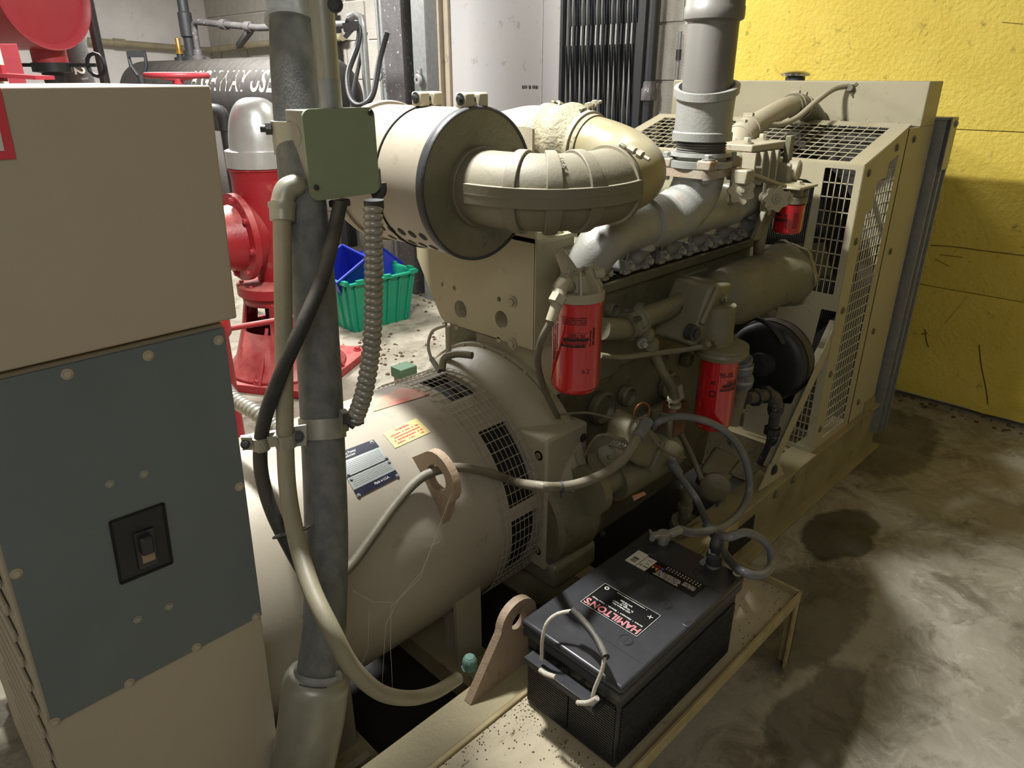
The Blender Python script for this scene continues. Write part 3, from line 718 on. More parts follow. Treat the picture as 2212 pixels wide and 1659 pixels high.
def bin_(name, label, o, rot, sx, sy, sz):
    t_ = thing(name, label, 'bin', o, 'blue bins in the crate')
    Rm = Matrix.Rotation(rot[2], 3, 'Z') @ Matrix.Rotation(rot[0], 3, 'X') @ Matrix.Rotation(rot[1], 3, 'Y')
    F = lambda a, b, c: Vector(o) + Rm @ Vector((a, b, c))
    k = 0.85
    o0 = [F(-sx*k, -sy*k, 0), F(sx*k, -sy*k, 0), F(sx*k, sy*k, 0), F(-sx*k, sy*k, 0)]; o1 = [F(-sx, -sy, sz), F(sx, -sy, sz), F(sx, sy, sz), F(-sx, sy, sz)]
    w_ = 0.006; i1 = [F(-sx+w_, -sy+w_, sz), F(sx-w_, -sy+w_, sz), F(sx-w_, sy-w_, sz), F(-sx+w_, sy-w_, sz)]
    i0 = [F(-(sx-w_)*k, -(sy-w_)*k, w_), F((sx-w_)*k, -(sy-w_)*k, w_), F((sx-w_)*k, (sy-w_)*k, w_), F(-(sx-w_)*k, (sy-w_)*k, w_)]
    fs = []
    for i in range(4):
        j = (i+1) % 4; fs += [(i, j, 4+j, 4+i), (4+i, 4+j, 8+j, 8+i), (8+i, 8+j, 12+j, 12+i)]
    fs += [(3, 2, 1, 0), (12, 13, 14, 15)]
    obj('body', MB().add(o0+o1+i1+i0, fs), M['blue'], t_, fix=True)
    mb = MB()
    for i in range(4): mb.bar(o1[i], o1[(i+1) % 4], 0.016, 0.012)
    obj('rim', mb, M['blue'], t_)
bin_('blue_bin', 'blue plastic bin standing on end in the left of the green crate', cr(0.10, 0.22, 0.27), (0.25, -0.45, 0.2), 0.15, 0.12, 0.22)
bin_('blue_bin', 'blue plastic bin tipped over in the right of the green crate', cr(0.36, 0.25, 0.24), (-0.35, 0.75, 0.3), 0.13, 0.11, 0.22)
# dirt piled by the column foot and near the crate
mb = MB()
for (x, y, n_, sp) in ((3.55, 4.25, 130, 0.22), (3.7, 3.9, 60, 0.2), (2.9, 3.3, 70, 0.25), (2.45, 3.75, 60, 0.15)):
    for k in range(n_):
        s = random.uniform(0.004, 0.016); q = Vector((x+random.gauss(0, sp), y+random.gauss(0, sp), 0))
        if q.x > 4.1: continue
        mb.lathe([(0, s), (s*0.5, s*0.8), (s*0.8, 0.001)], q, (0, 0, 1), 5)
o = tag(obj('floor_debris', mb, M['debris']), 'loose rubble and dirt on floor beside the green crate', 'debris'); o['kind'] = 'stuff'
# ================================================================== GENERATOR SET
YC = 1.5
# ---- skid
t = thing('skid_frame', 'beige steel skid frame of two channel rails carrying the generator set', 'skid frame', (1.8, 0.94, 0))
for s in (0, 1):
    mb = MB()
    if s == 0: mb.box(0.05, 3.42, 0.916, 1.02, 0.238, 0.25).box(0.05, 3.42, 0.936, 0.946, 0.012, 0.238).box(0.05, 3.42, 0.90, 1.0, 0, 0.014)
    else: mb.box(0.05, 3.42, 1.98, 2.084, 0.238, 0.25).box(0.05, 3.42, 2.05, 2.06, 0.012, 0.238).box(0.05, 3.42, 2.0, 2.1, 0, 0.014)
    obj('rail', mb, M['skid'], t, bevel=0.002)
for x in (0.10, 1.40, 2.62, 3.35):
    obj('cross_member', MB().box(x, x+0.07, 0.946, 2.05, 0.03, 0.236), M['skid'], t)
for x0, x1 in ((2.02, 2.20),):
    obj('fork_pocket', MB().box(x0, x1, 0.934, 0.9365, 0.06, 0.17), M['dark'], t)
for x in (1.75, 2.35, 2.5): bolt(t, (x, 0.936, 0.19), (0, -1, 0), M['engine'], 0.012, 0.01)
obj('undershade_sheet', MB().box(0.17, 1.40, 0.95, 2.04, 0.014, 0.022), M['undershade'], t)  # dark sheets added over the floor between the rails to paint in shade
obj('undershade_sheet', MB().box(1.47, 2.62, 0.95, 2.04, 0.014, 0.022), M['undershade'], t)
obj('kick_strip', MB().box(0.05, 2.0, 0.902, 0.916, 0.205, 0.253), M['rim'], t, bevel=0.003)
# lifting eye plate on the near rail
def eye(x0, x1, y, zb, zt, thick, hole, name):
    r = (x1-x0)*0.30; xc = (x0+x1)/2+0.035
    L = [(x0-0.03, zb), (x1+0.12, zb), (xc+r, zt-r)]
    L += [(xc+r*math.cos(g), zt-r+r*math.sin(g)) for g in [PI*k/12 for k in range(1, 12)]]
    L += [(xc-r, zt-r)]
    return MB().plate(L, [circ(xc, zt-r, hole)], lambda a, b, c: Vector((a, y+c, b)), thick)
obj('lifting_eye', eye(0.86, 1.07, 0.985, 0.25, 0.465, 0.022, 0.026, 'e'), M['eyepaint'], t, bevel=0.003)
pb = PZ(1015, 1440, 0.262)
mb = MB().lathe([(0, 0.020), (0.02, 0.020), (0.03, 0.016), (0.034, 0.010)], pb, (0, 0, 1), 8); obj('ground_lug', mb, M['teal'], t, bevel=0.002, label='green corroded ground lug')

# ---- alternator
AZ, AR = 0.491, 0.340
t = thing('alternator', 'large beige cylindrical alternator with wire mesh vent band near the engine', 'alternator', (0.85, YC, 0.10))
X0, X1, X2 = 0.10, 1.130, 1.283
prof = [(0, 0.10), (0.01, AR-0.04), (0.04, AR), (X1-X0-0.004, AR)]
obj('housing', MB().lathe(prof, (X0, YC, AZ), (1, 0, 0), 96), M['tank'], t)
# vent band: framework with dark windows behind wire mesh
obj('vent_interior', MB().lathe([(X1-X0-0.01, AR-0.022), (X2-X0, AR-0.022)], (X0, YC, AZ), (1, 0, 0), 64), M['dark'], t)
WA, WB = X1+0.032, X2-0.014
obj('vent_ring', MB().lathe([(0, AR-0.022), (0, AR-0.003), (WA-X1+0.01, AR-0.003), (WA-X1+0.01, AR-0.022)], (X1-0.01, YC, AZ), (1, 0, 0), 96), M['tank'], t)
obj('vent_ring', MB().lathe([(0, AR-0.022), (0, AR-0.003), (X2-WB, AR-0.003), (X2-WB, AR-0.022)], (WB, YC, AZ), (1, 0, 0), 96), M['tank'], t)
wins = [(-20, 8), (26, 62), (82, 107), (128, 167), (174, 206), (216, 246), (262, 292), (306, 330)]
for k in range(len(wins)):
    g0 = math.radians(wins[k][1])+PI; g1 = math.radians(wins[(k+1) % len(wins)][0]+(360 if k == len(wins)-1 else 0))+PI
    obj('vent_rib', MB().lathe([(0, AR-0.022), (0, AR-0.003), (WB-WA, AR-0.003), (WB-WA, AR-0.022)], (WA, YC, AZ), (1, 0, 0), 14, g0, g1), M['tank'], t)
mb = MB()
for k in range(11):
    x = X1-0.012+(X2-X1+0.016)*k/10; mb.lathe([(-0.0009, AR+0.0075), (0, AR+0.0084), (0.0009, AR+0.0075), (0, AR+0.0066), (-0.0009, AR+0.0075)], (x, YC, AZ), (1, 0, 0), 120)
for k in range(72):
    g = 2*PI*k/72; mb.bar((X1-0.014, YC+(AR+0.0065)*math.cos(g), AZ+(AR+0.0065)*math.sin(g)), (X2+0.006, YC+(AR+0.0065)*math.cos(g), AZ+(AR+0.0065)*math.sin(g)), 0.0018, 0.0018)
o = obj('wire_mesh', mb, M['beige'], t); o['kind'] = 'stuff'
# bell to the flywheel housing
obj('drive_bell', MB().lathe([(0, AR-0.05), (0, AR+0.001), (0.02, AR+0.004), (0.06, AR+0.022), (0.095, AR+0.040), (0.118, AR+0.046), (0.122, AR+0.042), (0.122, AR-0.02)], (X2, YC, AZ), (1, 0, 0), 96), M['beige'], t)
def onalt(u, v, R=AR):
    d = ray(u, v); o_ = CAM
    a = d.y**2+d.z**2; b = 2*(d.y*(o_.y-YC)+d.z*(o_.z-AZ)); c = (o_.y-YC)**2+(o_.z-AZ)**2-R*R
    s = (-b-math.sqrt(max(b*b-4*a*c, 0)))/(2*a); p = o_+d*s
    return p.x, math.atan2(p.z-AZ, p.y-YC)
def apatch(corners, lift, nu=14, nv=14, th=0.002):
    """curved sheet on the housing; corners: pixel rows TL, TR, BR, BL turned into (x, angle)"""
    q = [onalt(*c) for c in corners]
    def F(a, b, c=0):
        x = (q[0][0]*(1-a)+q[1][0]*a)*(1-b)+(q[3][0]*(1-a)+q[2][0]*a)*b
        g = (q[0][1]*(1-a)+q[1][1]*a)*(1-b)+(q[3][1]*(1-a)+q[2][1]*a)*b
        r = AR+lift+c
        return Vector((x, YC+r*math.cos(g), AZ+r*math.sin(g)))
    return F
def sheet(F, a0, a1, b0, b1, nu=10, nv=10, c=0.0):
    vs = [F(a0+(a1-a0)*i/nu, b0+(b1-b0)*j/nv, c) for i in range(nu+1) for j in range(nv+1)]
    fs = [(i*(nv+1)+j, i*(nv+1)+j+1, (i+1)*(nv+1)+j+1, (i+1)*(nv+1)+j) for i in range(nu) for j in range(nv)]
    return MB().add(vs, fs)
F = apatch([(716, 985), (806, 951), (862, 1030), (772, 1076)], 0.002)
pl = obj('nameplate', sheet(F, 0, 1, 0, 1), M['nameplate'], t, label='silver and navy engraved nameplate')
obj('header_band', sheet(F, 0, 1, 0.0, 0.22, 10, 4, 0.0008), M['npblue'], pl)
obj('footer_band', sheet(F, 0.0, 1, 0.84, 1.0, 10, 4, 0.0008), M['npblue'], pl)
obj('plate_joint', sheet(F, 0, 1, 0.555, 0.575, 10, 2, 0.0012), M['dark'], pl)
mb = MB(); mb.text('Standby Power', 0.07, lambda a, b, c: F(0.30+a, 0.085-b*1.3, 0.0012+c), 0.0002)
mb.text('AC Generator', 0.06, lambda a, b, c: F(0.28+a, 0.155-b*1.3, 0.0012+c), 0.0002)
mb.text('Made in U.S.A.', 0.06, lambda a, b, c: F(0.62+a, 0.91-b*1.3, 0.0012+c), 0.0002)
obj('plate_print', mb, M['white'], pl)
mb = MB()
for k in range(7):
    s_ = sheet(F, 0.05, 0.95, 0.28+k*0.038, 0.284+k*0.038, 8, 1, 0.0009); mb.add(s_.v, s_.f)
for k in range(5):
    s_ = sheet(F, 0.05, 0.95, 0.62+k*0.04, 0.624+k*0.04, 8, 1, 0.0009); mb.add(s_.v, s_.f)
obj('plate_rule', mb, M['blackprint'], pl)
for (a, b) in ((0.93, 0.05), (0.97, 0.52), (0.97, 0.63), (0.06, 0.52), (0.06, 0.63), (0.97, 0.97), (0.04, 0.97)):
    p = F(a, b); bolt(t, p, (p-Vector((p.x, YC, AZ))), M['steel'], 0.0035, 0.004, 'rivet')
F2 = apatch([(826, 937), (899, 904), (930, 934), (853, 969)], 0.0015)
yl = obj('caution_label', sheet(F2, 0, 1, 0, 1), M['npyellow'], t, label='yellow label with red print')
mb = MB(); mb.text('WARNING', 0.16, lambda a, b, c: F2(0.5+a*0.5, 0.16-b, 0.0006+c), 0.0002, bold=0.005)
for k in range(4): greek(mb, 0.8-0.05*(k % 2), 0.075, lambda a, b, c, k=k: F2(0.5+a, 0.36+k*0.16-b, 0.0006+c))
obj('label_print', mb, M['redprint'], yl)
F3 = apatch([(800, 868), (868, 838), (932, 852), (806, 890)], 0.0015)
obj('faded_label', sheet(F3, 0, 1, 0, 1), M['redlabel'], t, label='faded red sticker')
# welded lifting hook on the housing
xh, gh = onalt(925, 1040)
base = Vector((xh+0.005, YC, AZ)); rad = Vector((0, math.cos(gh), math.sin(gh))); tan = Vector((0, -math.sin(gh), math.cos(gh)))
xax = Vector((1, 0, 0))
L = []
w0 = 0.075
Lp = [(-w0-0.055, AR-0.02), (-w0, AR+0.03)]
Lp = [(-0.115, AR-0.025), (-0.075, AR+0.05)]+[(-0.005+0.07*math.cos(g), AR+0.055+0.06*math.sin(g)) for g in [PI*0.92-PI*0.92*k/10 for k in range(11)]]+[(0.075, AR-0.025)]
mb = MB().plate(Lp, [circ(-0.005, AR+0.050, 0.036)], lambda a, b, c: base + tan*(-a) + rad*b*1.0 + xax*c, 0.022)
hk = obj('lifting_hook', mb, M['eyepaint'], t, bevel=0.002)
for x in (0.55, 0.98):
    for s in (-1, 1):
        obj('mounting_foot', MB().box(x, x+0.09, YC+s*0.30-0.006, YC+s*0.30+0.006, 0.10, AZ-0.05).box(x, x+0.09, YC+s*0.30-0.05, YC+s*0.30+0.07*s, 0.10, 0.112).box(x+0.04, x+0.05, YC+s*0.20, YC+s*0.30, 0.10, 0.3), M['beige'], t)
    obj('foot_beam', MB().box(x-0.02, x+0.11, 0.946, 2.05, 0.03, 0.10), M['skid'], t)
q = Vector(PX(882, 808, 0.75)); 
xg, gg = onalt(884, 822)
p = Vector((xg, YC+(AR+0.02)*math.cos(gg), AZ+(AR+0.02)*math.sin(gg)))
t2 = thing('green_terminal_box', 'small green square box behind the alternator vent band', 'box', p)
p = PY(884, 805, 1.86)
obj('box_body', MB().box(p.x-0.035, p.x+0.035, 1.86, 1.92, p.z-0.02, p.z+0.018), M['termgreen'], t2, bevel=0.003)
obj('box_post', MB().box(p.x-0.03, p.x+0.02, 1.87, 1.91, 0.25, p.z-0.02), M['beige'], t2)

# ---- engine
t = thing('diesel_engine', 'dusty olive beige diesel engine block between alternator and radiator guard', 'engine', (1.95, YC, 0.2))
E_ = M['engine']
obj('crankcase', MB().box(1.44, 2.46, 1.24, 1.76, 0.50, 0.83), E_, t, bevel=0.02, seg=3)
obj('cylinder_block', MB().box(1.44, 2.44, 1.205, 1.74, 0.82, 1.125), E_, t, bevel=0.015, seg=3)
mb = MB().poly([(1.46, 1.26, 0.50), (2.44, 1.26, 0.50), (2.42, 1.28, 0.16), (1.50, 1.28, 0.14)], (0, 0.46, 0))
obj('oil_pan', mb, E_, t, bevel=0.02, seg=3)
mb = MB().box(1.43, 2.46, 1.19, 1.75, 1.12, 1.135); obj('head_gasket', mb, M['dark'], t)
obj('cylinder_head', MB().box(1.44, 2.42, 1.235, 1.72, 1.135, 1.225), E_, t, bevel=0.012, seg=3)
obj('rocker_cover', MB().box(1.47, 2.40, 1.34, 1.68, 1.225, 1.31), E_, t, bevel=0.03, seg=4)
obj('block_flange', MB().box(1.45, 2.44, 1.188, 1.215, 1.085, 1.118), E_, t, bevel=0.006)
# cast bosses and recess lines on the side of the block
for (x, z, w_, h_) in ((1.55, 0.90, 0.10, 0.16), (1.98, 1.02, 0.14, 0.09), (2.28, 1.02, 0.10, 0.06), (1.86, 0.60, 0.2, 0.05)):
    obj('cast_boss', MB().box(x, x+w_, 1.188, 1.215, z-h_/2, z+h_/2), E_, t, bevel=0.008, seg=3)
for (x, z, r) in ((1.62, 0.70, 0.055), (2.0, 0.66, 0.05), (1.75, 0.70, 0.035), (1.93, 0.78, 0.03), (1.75, 1.0, 0.02), (1.60, 1.03, 0.022), (2.1, 0.73, 0.028)):
    obj('core_plug', MB().lathe([(0, r), (0.02, r), (0.026, r*0.85), (0.012, r*0.7), (0.012, 0.001)], (x, 1.235 if z < 0.82 else 1.205, z), (0, -1, 0), 24), E_, t)
# flywheel housing with side box
obj('flywheel_housing', MB().lathe([(0, 0.30), (0.0, 0.396), (0.022, 0.398), (0.03, 0.37), (0.05, 0.36), (0.14, 0.30), (0.16, 0.27)], (1.407, YC, AZ), (1, 0, 0), 64), M['beige'], t)
mb = MB(); mb.box(1.285, 1.462, 1.15, 1.30, 0.30, 0.735)
obj('housing_ear', mb, M['beige'], t, bevel=0.008)
for z in (0.68, 0.36, 0.50): bolt(t, (1.287, 1.18, z), (-1, 0, 0), M['engine'], 0.010, 0.008)
for z in (0.69, 0.45): bolt(t, (1.44, 1.15, z), (0, -1, 0), M['darksteel'], 0.009, 0.007)
for k in range(10):
    g = 1.25+k*0.24
    bolt(t, (1.407, YC+0.388*math.cos(g), AZ+0.388*math.sin(g)), (-1, 0, 0), M['beige'], 0.006, 0.006)
mb = MB().plate([(1.58, 0.84), (1.59, 0.97), (1.40, 1.02), (1.28, 0.97), (1.25, 0.90), (1.24, 0.80)], [], lambda a, b, c: Vector((1.435+c, a, b)), 0.02)
obj('adapter_plate', mb, M['beige'], t, bevel=0.003)
# support plate for the air cleaner, with its holes
def PL(a, b, c): return Vector((1.35+c, a, b))
holes = []
for (u, v, r) in ((997, 668, 0.028), (1085, 690, 0.026), (959, 615, 0.008), (984, 622, 0.008), (1080, 646, 0.008), (961, 700, 0.008), (987, 706, 0.008), (1079, 733, 0.009)):
    p = PX(u, v, 1.35); holes.append(circ(p.y, p.z, r, 20))
mb = MB().plate([(1.262, 0.955), (1.64, 0.948), (1.66, 0.96), (1.765, 1.13), (1.765, 1.33), (1.262, 1.33)], holes, PL, 0.008)
t4 = thing('support_bracket', 'beige steel bracket plate with round holes carrying the air cleaner', 'bracket', (1.35, 1.5, 0.95))
obj('front_plate', mb, M['cage'], t4, bevel=0.001)
mb = MB(); mb.box(1.346, 1.50, 1.258, 1.266, 0.955, 1.255); obj('side_flange', mb, M['cage'], t4, bevel=0.002)
mb = MB(); mb.box(1.346, 1.50, 1.248, 1.44, 1.25, 1.262); obj('top_flange', mb, M['cage'], t4)
mb = MB().plate(rrect(1.275, 1.42, 1.33, 1.535, 0.008), [circ(1.355, 1.50, 0.014, 16)], PL, 0.008); obj('upper_tab', mb, M['beige'], t4)
obj('tab_foot', MB().box(1.30, 1.345, 1.28, 1.35, 1.42, 1.475).box(1.30, 1.345, 1.275, 1.35, 1.475, 1.483), M['beige'], t4, bevel=0.002)
for (u, v) in ((1107, 652), (1107, 742)): p = PX(u, v, 1.345); bolt(t4, p, (-1, 0, 0), M['beige'], 0.011, 0.010)
p = PY(1187, 530, 1.29); bolt(t4, (p.x+0.01, p.y, 1.262), (0, 0, 1), M['beige'], 0.020, 0.026)

# ---- exhaust manifold
A_ = M['alum']
t = thing('exhaust_manifold', 'silver painted cast exhaust manifold with runners along the engine head', 'manifold', (1.85, 1.16, 1.13))
mz = 1.275; my = 1.145
obj('log_near', MB().tube(spline([(1.445, 1.20, 1.15), (1.44, 1.165, 1.19), (1.47, my, 1.245), (1.54, my, 1.268), (1.68, my, mz), (1.74, my, mz)], 6), [0.050+0.012*min(k/14, 1) for k in range(31)], 22), A_, t)
obj('log_collar', MB().lathe([(0, 0.062), (0.004, 0.071), (0.075, 0.074), (0.08, 0.069), (0.105, 0.069), (0.108, 0.062)], (1.66, my, mz), (1, 0, 0), 36), A_, t)
obj('log_middle', MB().tube([(1.74, my, mz), (1.80, my, mz), (2.04, my, mz), (2.10, my, mz)], [0.066, 0.066, 0.066, 0.062], 24), A_, t)
obj('riser', MB().tube(spline([(1.70, my, mz-0.005), (1.79, my-0.005, mz+0.005), (1.86, my-0.01, mz+0.035), (1.885, my-0.02, mz+0.09), (1.885, my-0.02, 1.41)], 6), [0.055, 0.058, 0.06, 0.063, 0.066, 0.068, 0.072, 0.074, 0.076]+[0.072]*16, 26), A_, t)
obj('log_far', MB().tube(spline([(2.06, my, mz), (2.13, my, mz), (2.22, my+0.01, mz-0.005), (2.36, my+0.02, mz-0.01)], 5), 0.052, 20), A_, t)
obj('far_collar', MB().lathe([(0, 0.058), (0.004, 0.066), (0.05, 0.066), (0.054, 0.058)], (2.07, my, mz), (1, 0, 0), 30), A_, t)
for i, x in enumerate((1.47, 1.66, 1.83, 1.98, 2.13, 2.29)):
    r_ = 0.040 if i else 0.045
    if i: obj('runner', MB().tube(spline([(x, my+0.005, mz-0.02), (x-0.005, my+0.01, mz-0.07), (x-0.01, 1.19, 1.17), (x-0.01, 1.235, 1.165)], 5), [0.045]*5+[0.031]*11, 18), A_, t)
    obj('port_flange', MB().plate(rrect(x-0.06, x+0.05, 1.139, 1.192, 0.02), [], lambda a, b, c: Vector((a, 1.196+c, b)), 0.060), A_, t, bevel=0.003)
    for dx in (-0.05, 0.042):
        c_ = (x+dx, 1.20, 1.160)
        obj('port_clamp', MB().box(x+dx-0.013, x+dx+0.013, 1.150, 1.172, 1.14, 1.182), A_, t, bevel=0.004)
        bolt(t, (x+dx, 1.152, 1.164), (0, -1, 0), M['alum'], 0.011, 0.018)
        obj('stud', MB().tube([(x+dx, 1.16, 1.172), (x+dx+0.002, 1.158, 1.205)], 0.004, 8), M['alum'], t)
# ---- exhaust stack
ex, ey = 1.885, my-0.02
t = thing('exhaust_stack', 'grey vertical exhaust pipe rising from the silver manifold', 'exhaust pipe', (ex, ey, 1.39))
obj('lower_flange', MB().plate(rrect(-0.085, 0.085, -0.085, 0.085, 0.03), [], lambda a, b, c: Vector((ex+a, ey+b, 1.400+c)), 0.022), M['rustcream'], t, bevel=0.004)
obj('upper_flange', MB().lathe([(0, 0.092), (0.018, 0.092), (0.020, 0.075), (0.028, 0.075), (0.030, 0.088), (0.040, 0.086)], (ex, ey, 1.413), (0, 0, 1), 40), M['alum'], t)
for (a, b) in ((-1, -1), (1, -1), (-1, 1), (1, 1)):
    obj('flange_lug', MB().box(ex+a*0.064-0.022, ex+a*0.064+0.022, ey+b*0.064-0.022, ey+b*0.064+0.022, 1.411, 1.438), M['rustcream'], t, bevel=0.005)
    bolt(t, (ex+a*0.066, ey+b*0.066, 1.438), (0, 0, 1), M['alum'], 0.012, 0.015)
    bolt(t, (ex+a*0.066, ey+b*0.066, 1.389), (0, 0, -1), M['alum'], 0.011, 0.014)
mb = MB()
pr = [(0, 0.066)]
for k in range(5): pr += [(0.003+k*0.007, 0.071), (0.006+k*0.007, 0.066)]
obj('threaded_nipple', MB().lathe(pr, (ex, ey, 1.452), (0, 0, 1), 40), M['exhaust'], t)
vx = Vector((ex, ey, 0)); cdir = (Vector((0, 0, 0))-vx).normalized()
# adapter sleeve with slanted top lip
n = 48; vs = []; fs = []
rows = [(1.483, 0.074, 0), (1.484, 0.083, 0), (1.505, 0.083, 0), (1.508, 0.079, 0), (1.555, 0.078, 0), (1.60, 0.080, 0.6), (1.606, 0.088, 1.0), (1.626, 0.089, 1.0), (1.628, 0.077, 1.0), (1.58, 0.072, 1.0)]
for (z, r, sl) in rows:
    for k in range(n):
        g = 2*PI*k/n; d_ = Vector((math.cos(g), math.sin(g), 0))
        side = d_.dot(Vector((S2, -S2, 0)))
        front = d_.dot(cdir)
        vs.append(Vector((ex, ey, z+sl*(0.004*side-0.020*front)))+d_*r)
for i in range(len(rows)-1):
    for k in range(n): fs.append((i*n+k, i*n+(k+1) % n, (i+1)*n+(k+1) % n, (i+1)*n+k))
obj('adapter_sleeve', MB().add(vs, fs), M['alum'], t, fix=True)
obj('pipe', MB().tube([(ex, ey, 1.50), (ex, ey, 1.86), (ex, ey, 3.25)], 0.0675, 40), M['exhaust'], t)
obj('upper_sleeve', MB().lathe([(0, 0.0675), (0.006, 0.078), (0.012, 0.079), (0.035, 0.079), (0.038, 0.077), (0.5, 0.077)], (ex, ey, PY(1515, 12, ey).z-0.035), (0, 0, 1), 40), M['exhaust'], t)

# ---- air cleaner
XA, ZA, RA = 1.183, 1.41, 0.176
YF, YB = 1.30, 1.665
t = thing('air_cleaner', 'beige drum air cleaner lying across the set above the alternator', 'air cleaner', (XA, 1.48, ZA-RA))
obj('drum', MB().lathe([(0, RA-0.012), (0.004, RA-0.003), (YB-YF-0.006, RA-0.003), (YB-YF, RA-0.02)], (XA, YF, ZA), (0, 1, 0), 72), M['drum'], t)
obj('cap_rim', MB().lathe([(0.014, RA-0.012), (0.012, RA+0.001), (-0.002, RA+0.003), (-0.010, RA+0.002), (-0.013, RA-0.001), (-0.010, RA-0.005), (0.012, RA-0.008)], (XA, YF, ZA), (0, 1, 0), 80), M['darksteel'], t)
obj('end_cap', MB().lathe([(-0.008, RA-0.004), (-0.006, RA-0.010), (0.026, RA-0.018), (0.034, RA-0.028), (0.018, RA-0.042), (0.014, RA-0.050), (0.030, RA-0.060), (0.034, 0.113), (0.012, 0.106), (0.002, 0.100), (0.014, 0.094), (0.030, 0.085)], (XA, YF, ZA), (0, 1, 0), 80), M['engine'], t)
obj('rear_band', MB().lathe([(0, RA-0.006), (0.0, RA+0.004), (0.012, RA+0.007), (0.03, RA+0.004), (0.03, RA-0.006)], (XA, YB-0.03, ZA), (0, 1, 0), 72), M['drum'], t)
obj('rear_cap', MB().lathe([(0, RA+0.0), (0.03, RA-0.004), (0.05, RA-0.03), (0.055, 0.001)], (XA, YB, ZA), (0, 1, 0), 60), M['drum'], t)
mb = MB()
for y in (YF+0.17,): mb.lathe([(0, RA-0.004), (0.0, RA+0.0005), (0.004, RA+0.0005), (0.004, RA-0.004)], (XA, y, ZA), (0, 1, 0), 72)
obj('strap_band', mb, M['dark'], t)
for y in (YF+0.012, YF+0.175):
    for dx in (-0.022, 0.020):
        obj('strap_lug', MB().box(XA+dx-0.014, XA+dx+0.014, y-0.020, y+0.020, ZA+RA-0.004, ZA+RA+0.030), M['beige'], t, bevel=0.006, seg=3)
    obj('lug_bolt', MB().tube([(XA-0.045, y, ZA+RA+0.016), (XA+0.042, y, ZA+RA+0.016)], 0.006, 8), M['darksteel'], t)
    bolt(t, (XA-0.036, y, ZA+RA+0.016), (-1, 0, 0), M['darksteel'], 0.009, 0.008)
# drain holes: dark recessed discs in two rows
for i in range(5):
    for j, (gdeg) in enumerate((220, 236)):
        g = math.radians(gdeg); y = YF+0.05+i*0.042+j*0.006
        d_ = Vector((math.cos(g), 0, math.sin(g)))
        obj('drain_hole', MB().lathe([(-0.002, 0.0125), (0.0008, 0.0125), (0.001, 0.001)], Vector((XA, y, ZA))+d_*(RA-0.003), d_, 18), M['dark'], t)
# ---- ribbed rubber elbow
PR = 0.090
def ep(u, v, y): return PY(u, v, y)
c0 = [Vector((XA, YF+0.0, ZA-0.003)), Vector((XA, 1.225, ZA-0.003)), Vector((XA+0.012, 1.165, ZA-0.003)), Vector((XA+0.045, 1.115, ZA-0.004)), Vector((XA+0.105, 1.083, ZA-0.004)), Vector((XA+0.17, 1.072, ZA-0.002)), Vector((XA+0.225, 1.072, ZA+0.002))]
cs = spline(c0, 8)
t = thing('rubber_elbow', 'ribbed beige rubber elbow hose between air cleaner and metal intake pipe', 'hose', (XA, 1.15, ZA-PR))
obj('elbow_body', MB().tube(cs, PR-0.004, 40, caps=False), M['elbow'], t)
# raised ribs: rings and a mid seam with rim cells
def ring_at(cs, i0, i1, r, n=40):
    return MB().tube(cs[i0:i1+1], r, n)
for (a, b) in ((0, 3), (15, 18), (23, 26), (31, 34), (45, 48)):
    obj('elbow_rib', ring_at(cs, a, b, PR+0.0035), M['elbow'], t, bevel=0.002)
def strip(cs, i0, i1, side, r, w_, h_):
    mb = MB(); pts = []
    vs = []; fs = []
    m_ = 0
    for i in range(i0, i1+1):
        d = (cs[min(i+1, len(cs)-1)]-cs[max(i-1, 0)]).normalized(); up_ = Vector((0, 0, 1)); out = d.cross(up_)*side
        out.normalize(); 
        for (rr_, zz) in ((r-0.01, -w_/2), (r+h_, -w_/2), (r+h_, w_/2), (r-0.01, w_/2)):
            vs.append(cs[i]+out*rr_+up_*zz)
        m_ += 1
    for i in range(m_-1):
        for k in range(4): fs.append((i*4+k, i*4+(k+1) % 4, (i+1)*4+(k+1) % 4, (i+1)*4+k))
    fs += [(0, 1, 2, 3), tuple((m_-1)*4+k for k in (3, 2, 1, 0))]
    return mb.add(vs, fs)
st = strip(cs, 6, 46, 1, PR-0.006, 0.044, 0.0105)
obj('elbow_seam', st, M['elbow'], t, fix=True, bevel=0.001)
st = strip(cs, 6, 46, 1, PR+0.002, 0.003, 0.003)
obj('mould_line', st, M['elbow'], t, fix=True)
i_ = 26; d = (cs[i_+1]-cs[i_-1]).normalized(); out = d.cross(Vector((0, 0, 1))).normalized()
def elb(a, b, c):
    g = math.radians(52)+a/PR; return cs[26]+d*(b)+ (out*math.cos(g)+Vector((0, 0, 1))*math.sin(g))*(PR+0.0025+c)
obj('moulded_letters', MB().text('USA', 0.017, lambda a, b, c: elb(-a, b, c), 0.0012), M['elbow'], t)
# ---- metal intake pipe
c1 = [cs[-1]-(cs[-1]-cs[-3]).normalized()*0.02, Vector((XA+0.27, 1.075, ZA+0.006)), Vector((XA+0.345, 1.095, ZA+0.016)), Vector((XA+0.39, 1.15, ZA+0.034)), Vector((XA+0.405, 1.225, ZA+0.053)), Vector((XA+0.405, 1.31, ZA+0.068))]
ms = spline(c1, 8)
t = thing('intake_pipe', 'smooth bent metal intake pipe with yellowish patina behind the ribbed elbow', 'pipe', (XA+0.38, 1.15, ZA-0.05))
M['patina'] = mat('patina_paint', (136, 130, 108), 0.4, 0, (130, 118, 74), 5, 0.8, 0.05, 60, (120, 96, 50), 0.3, 8, rvar=0.12)
obj('pipe', MB().tube(ms, PR-0.010, 40), M['patina'], t)
bolt(t, PY(1370, 422, 1.03), (0.2, -1, -0.1), M['engine'], 0.012, 0.012)
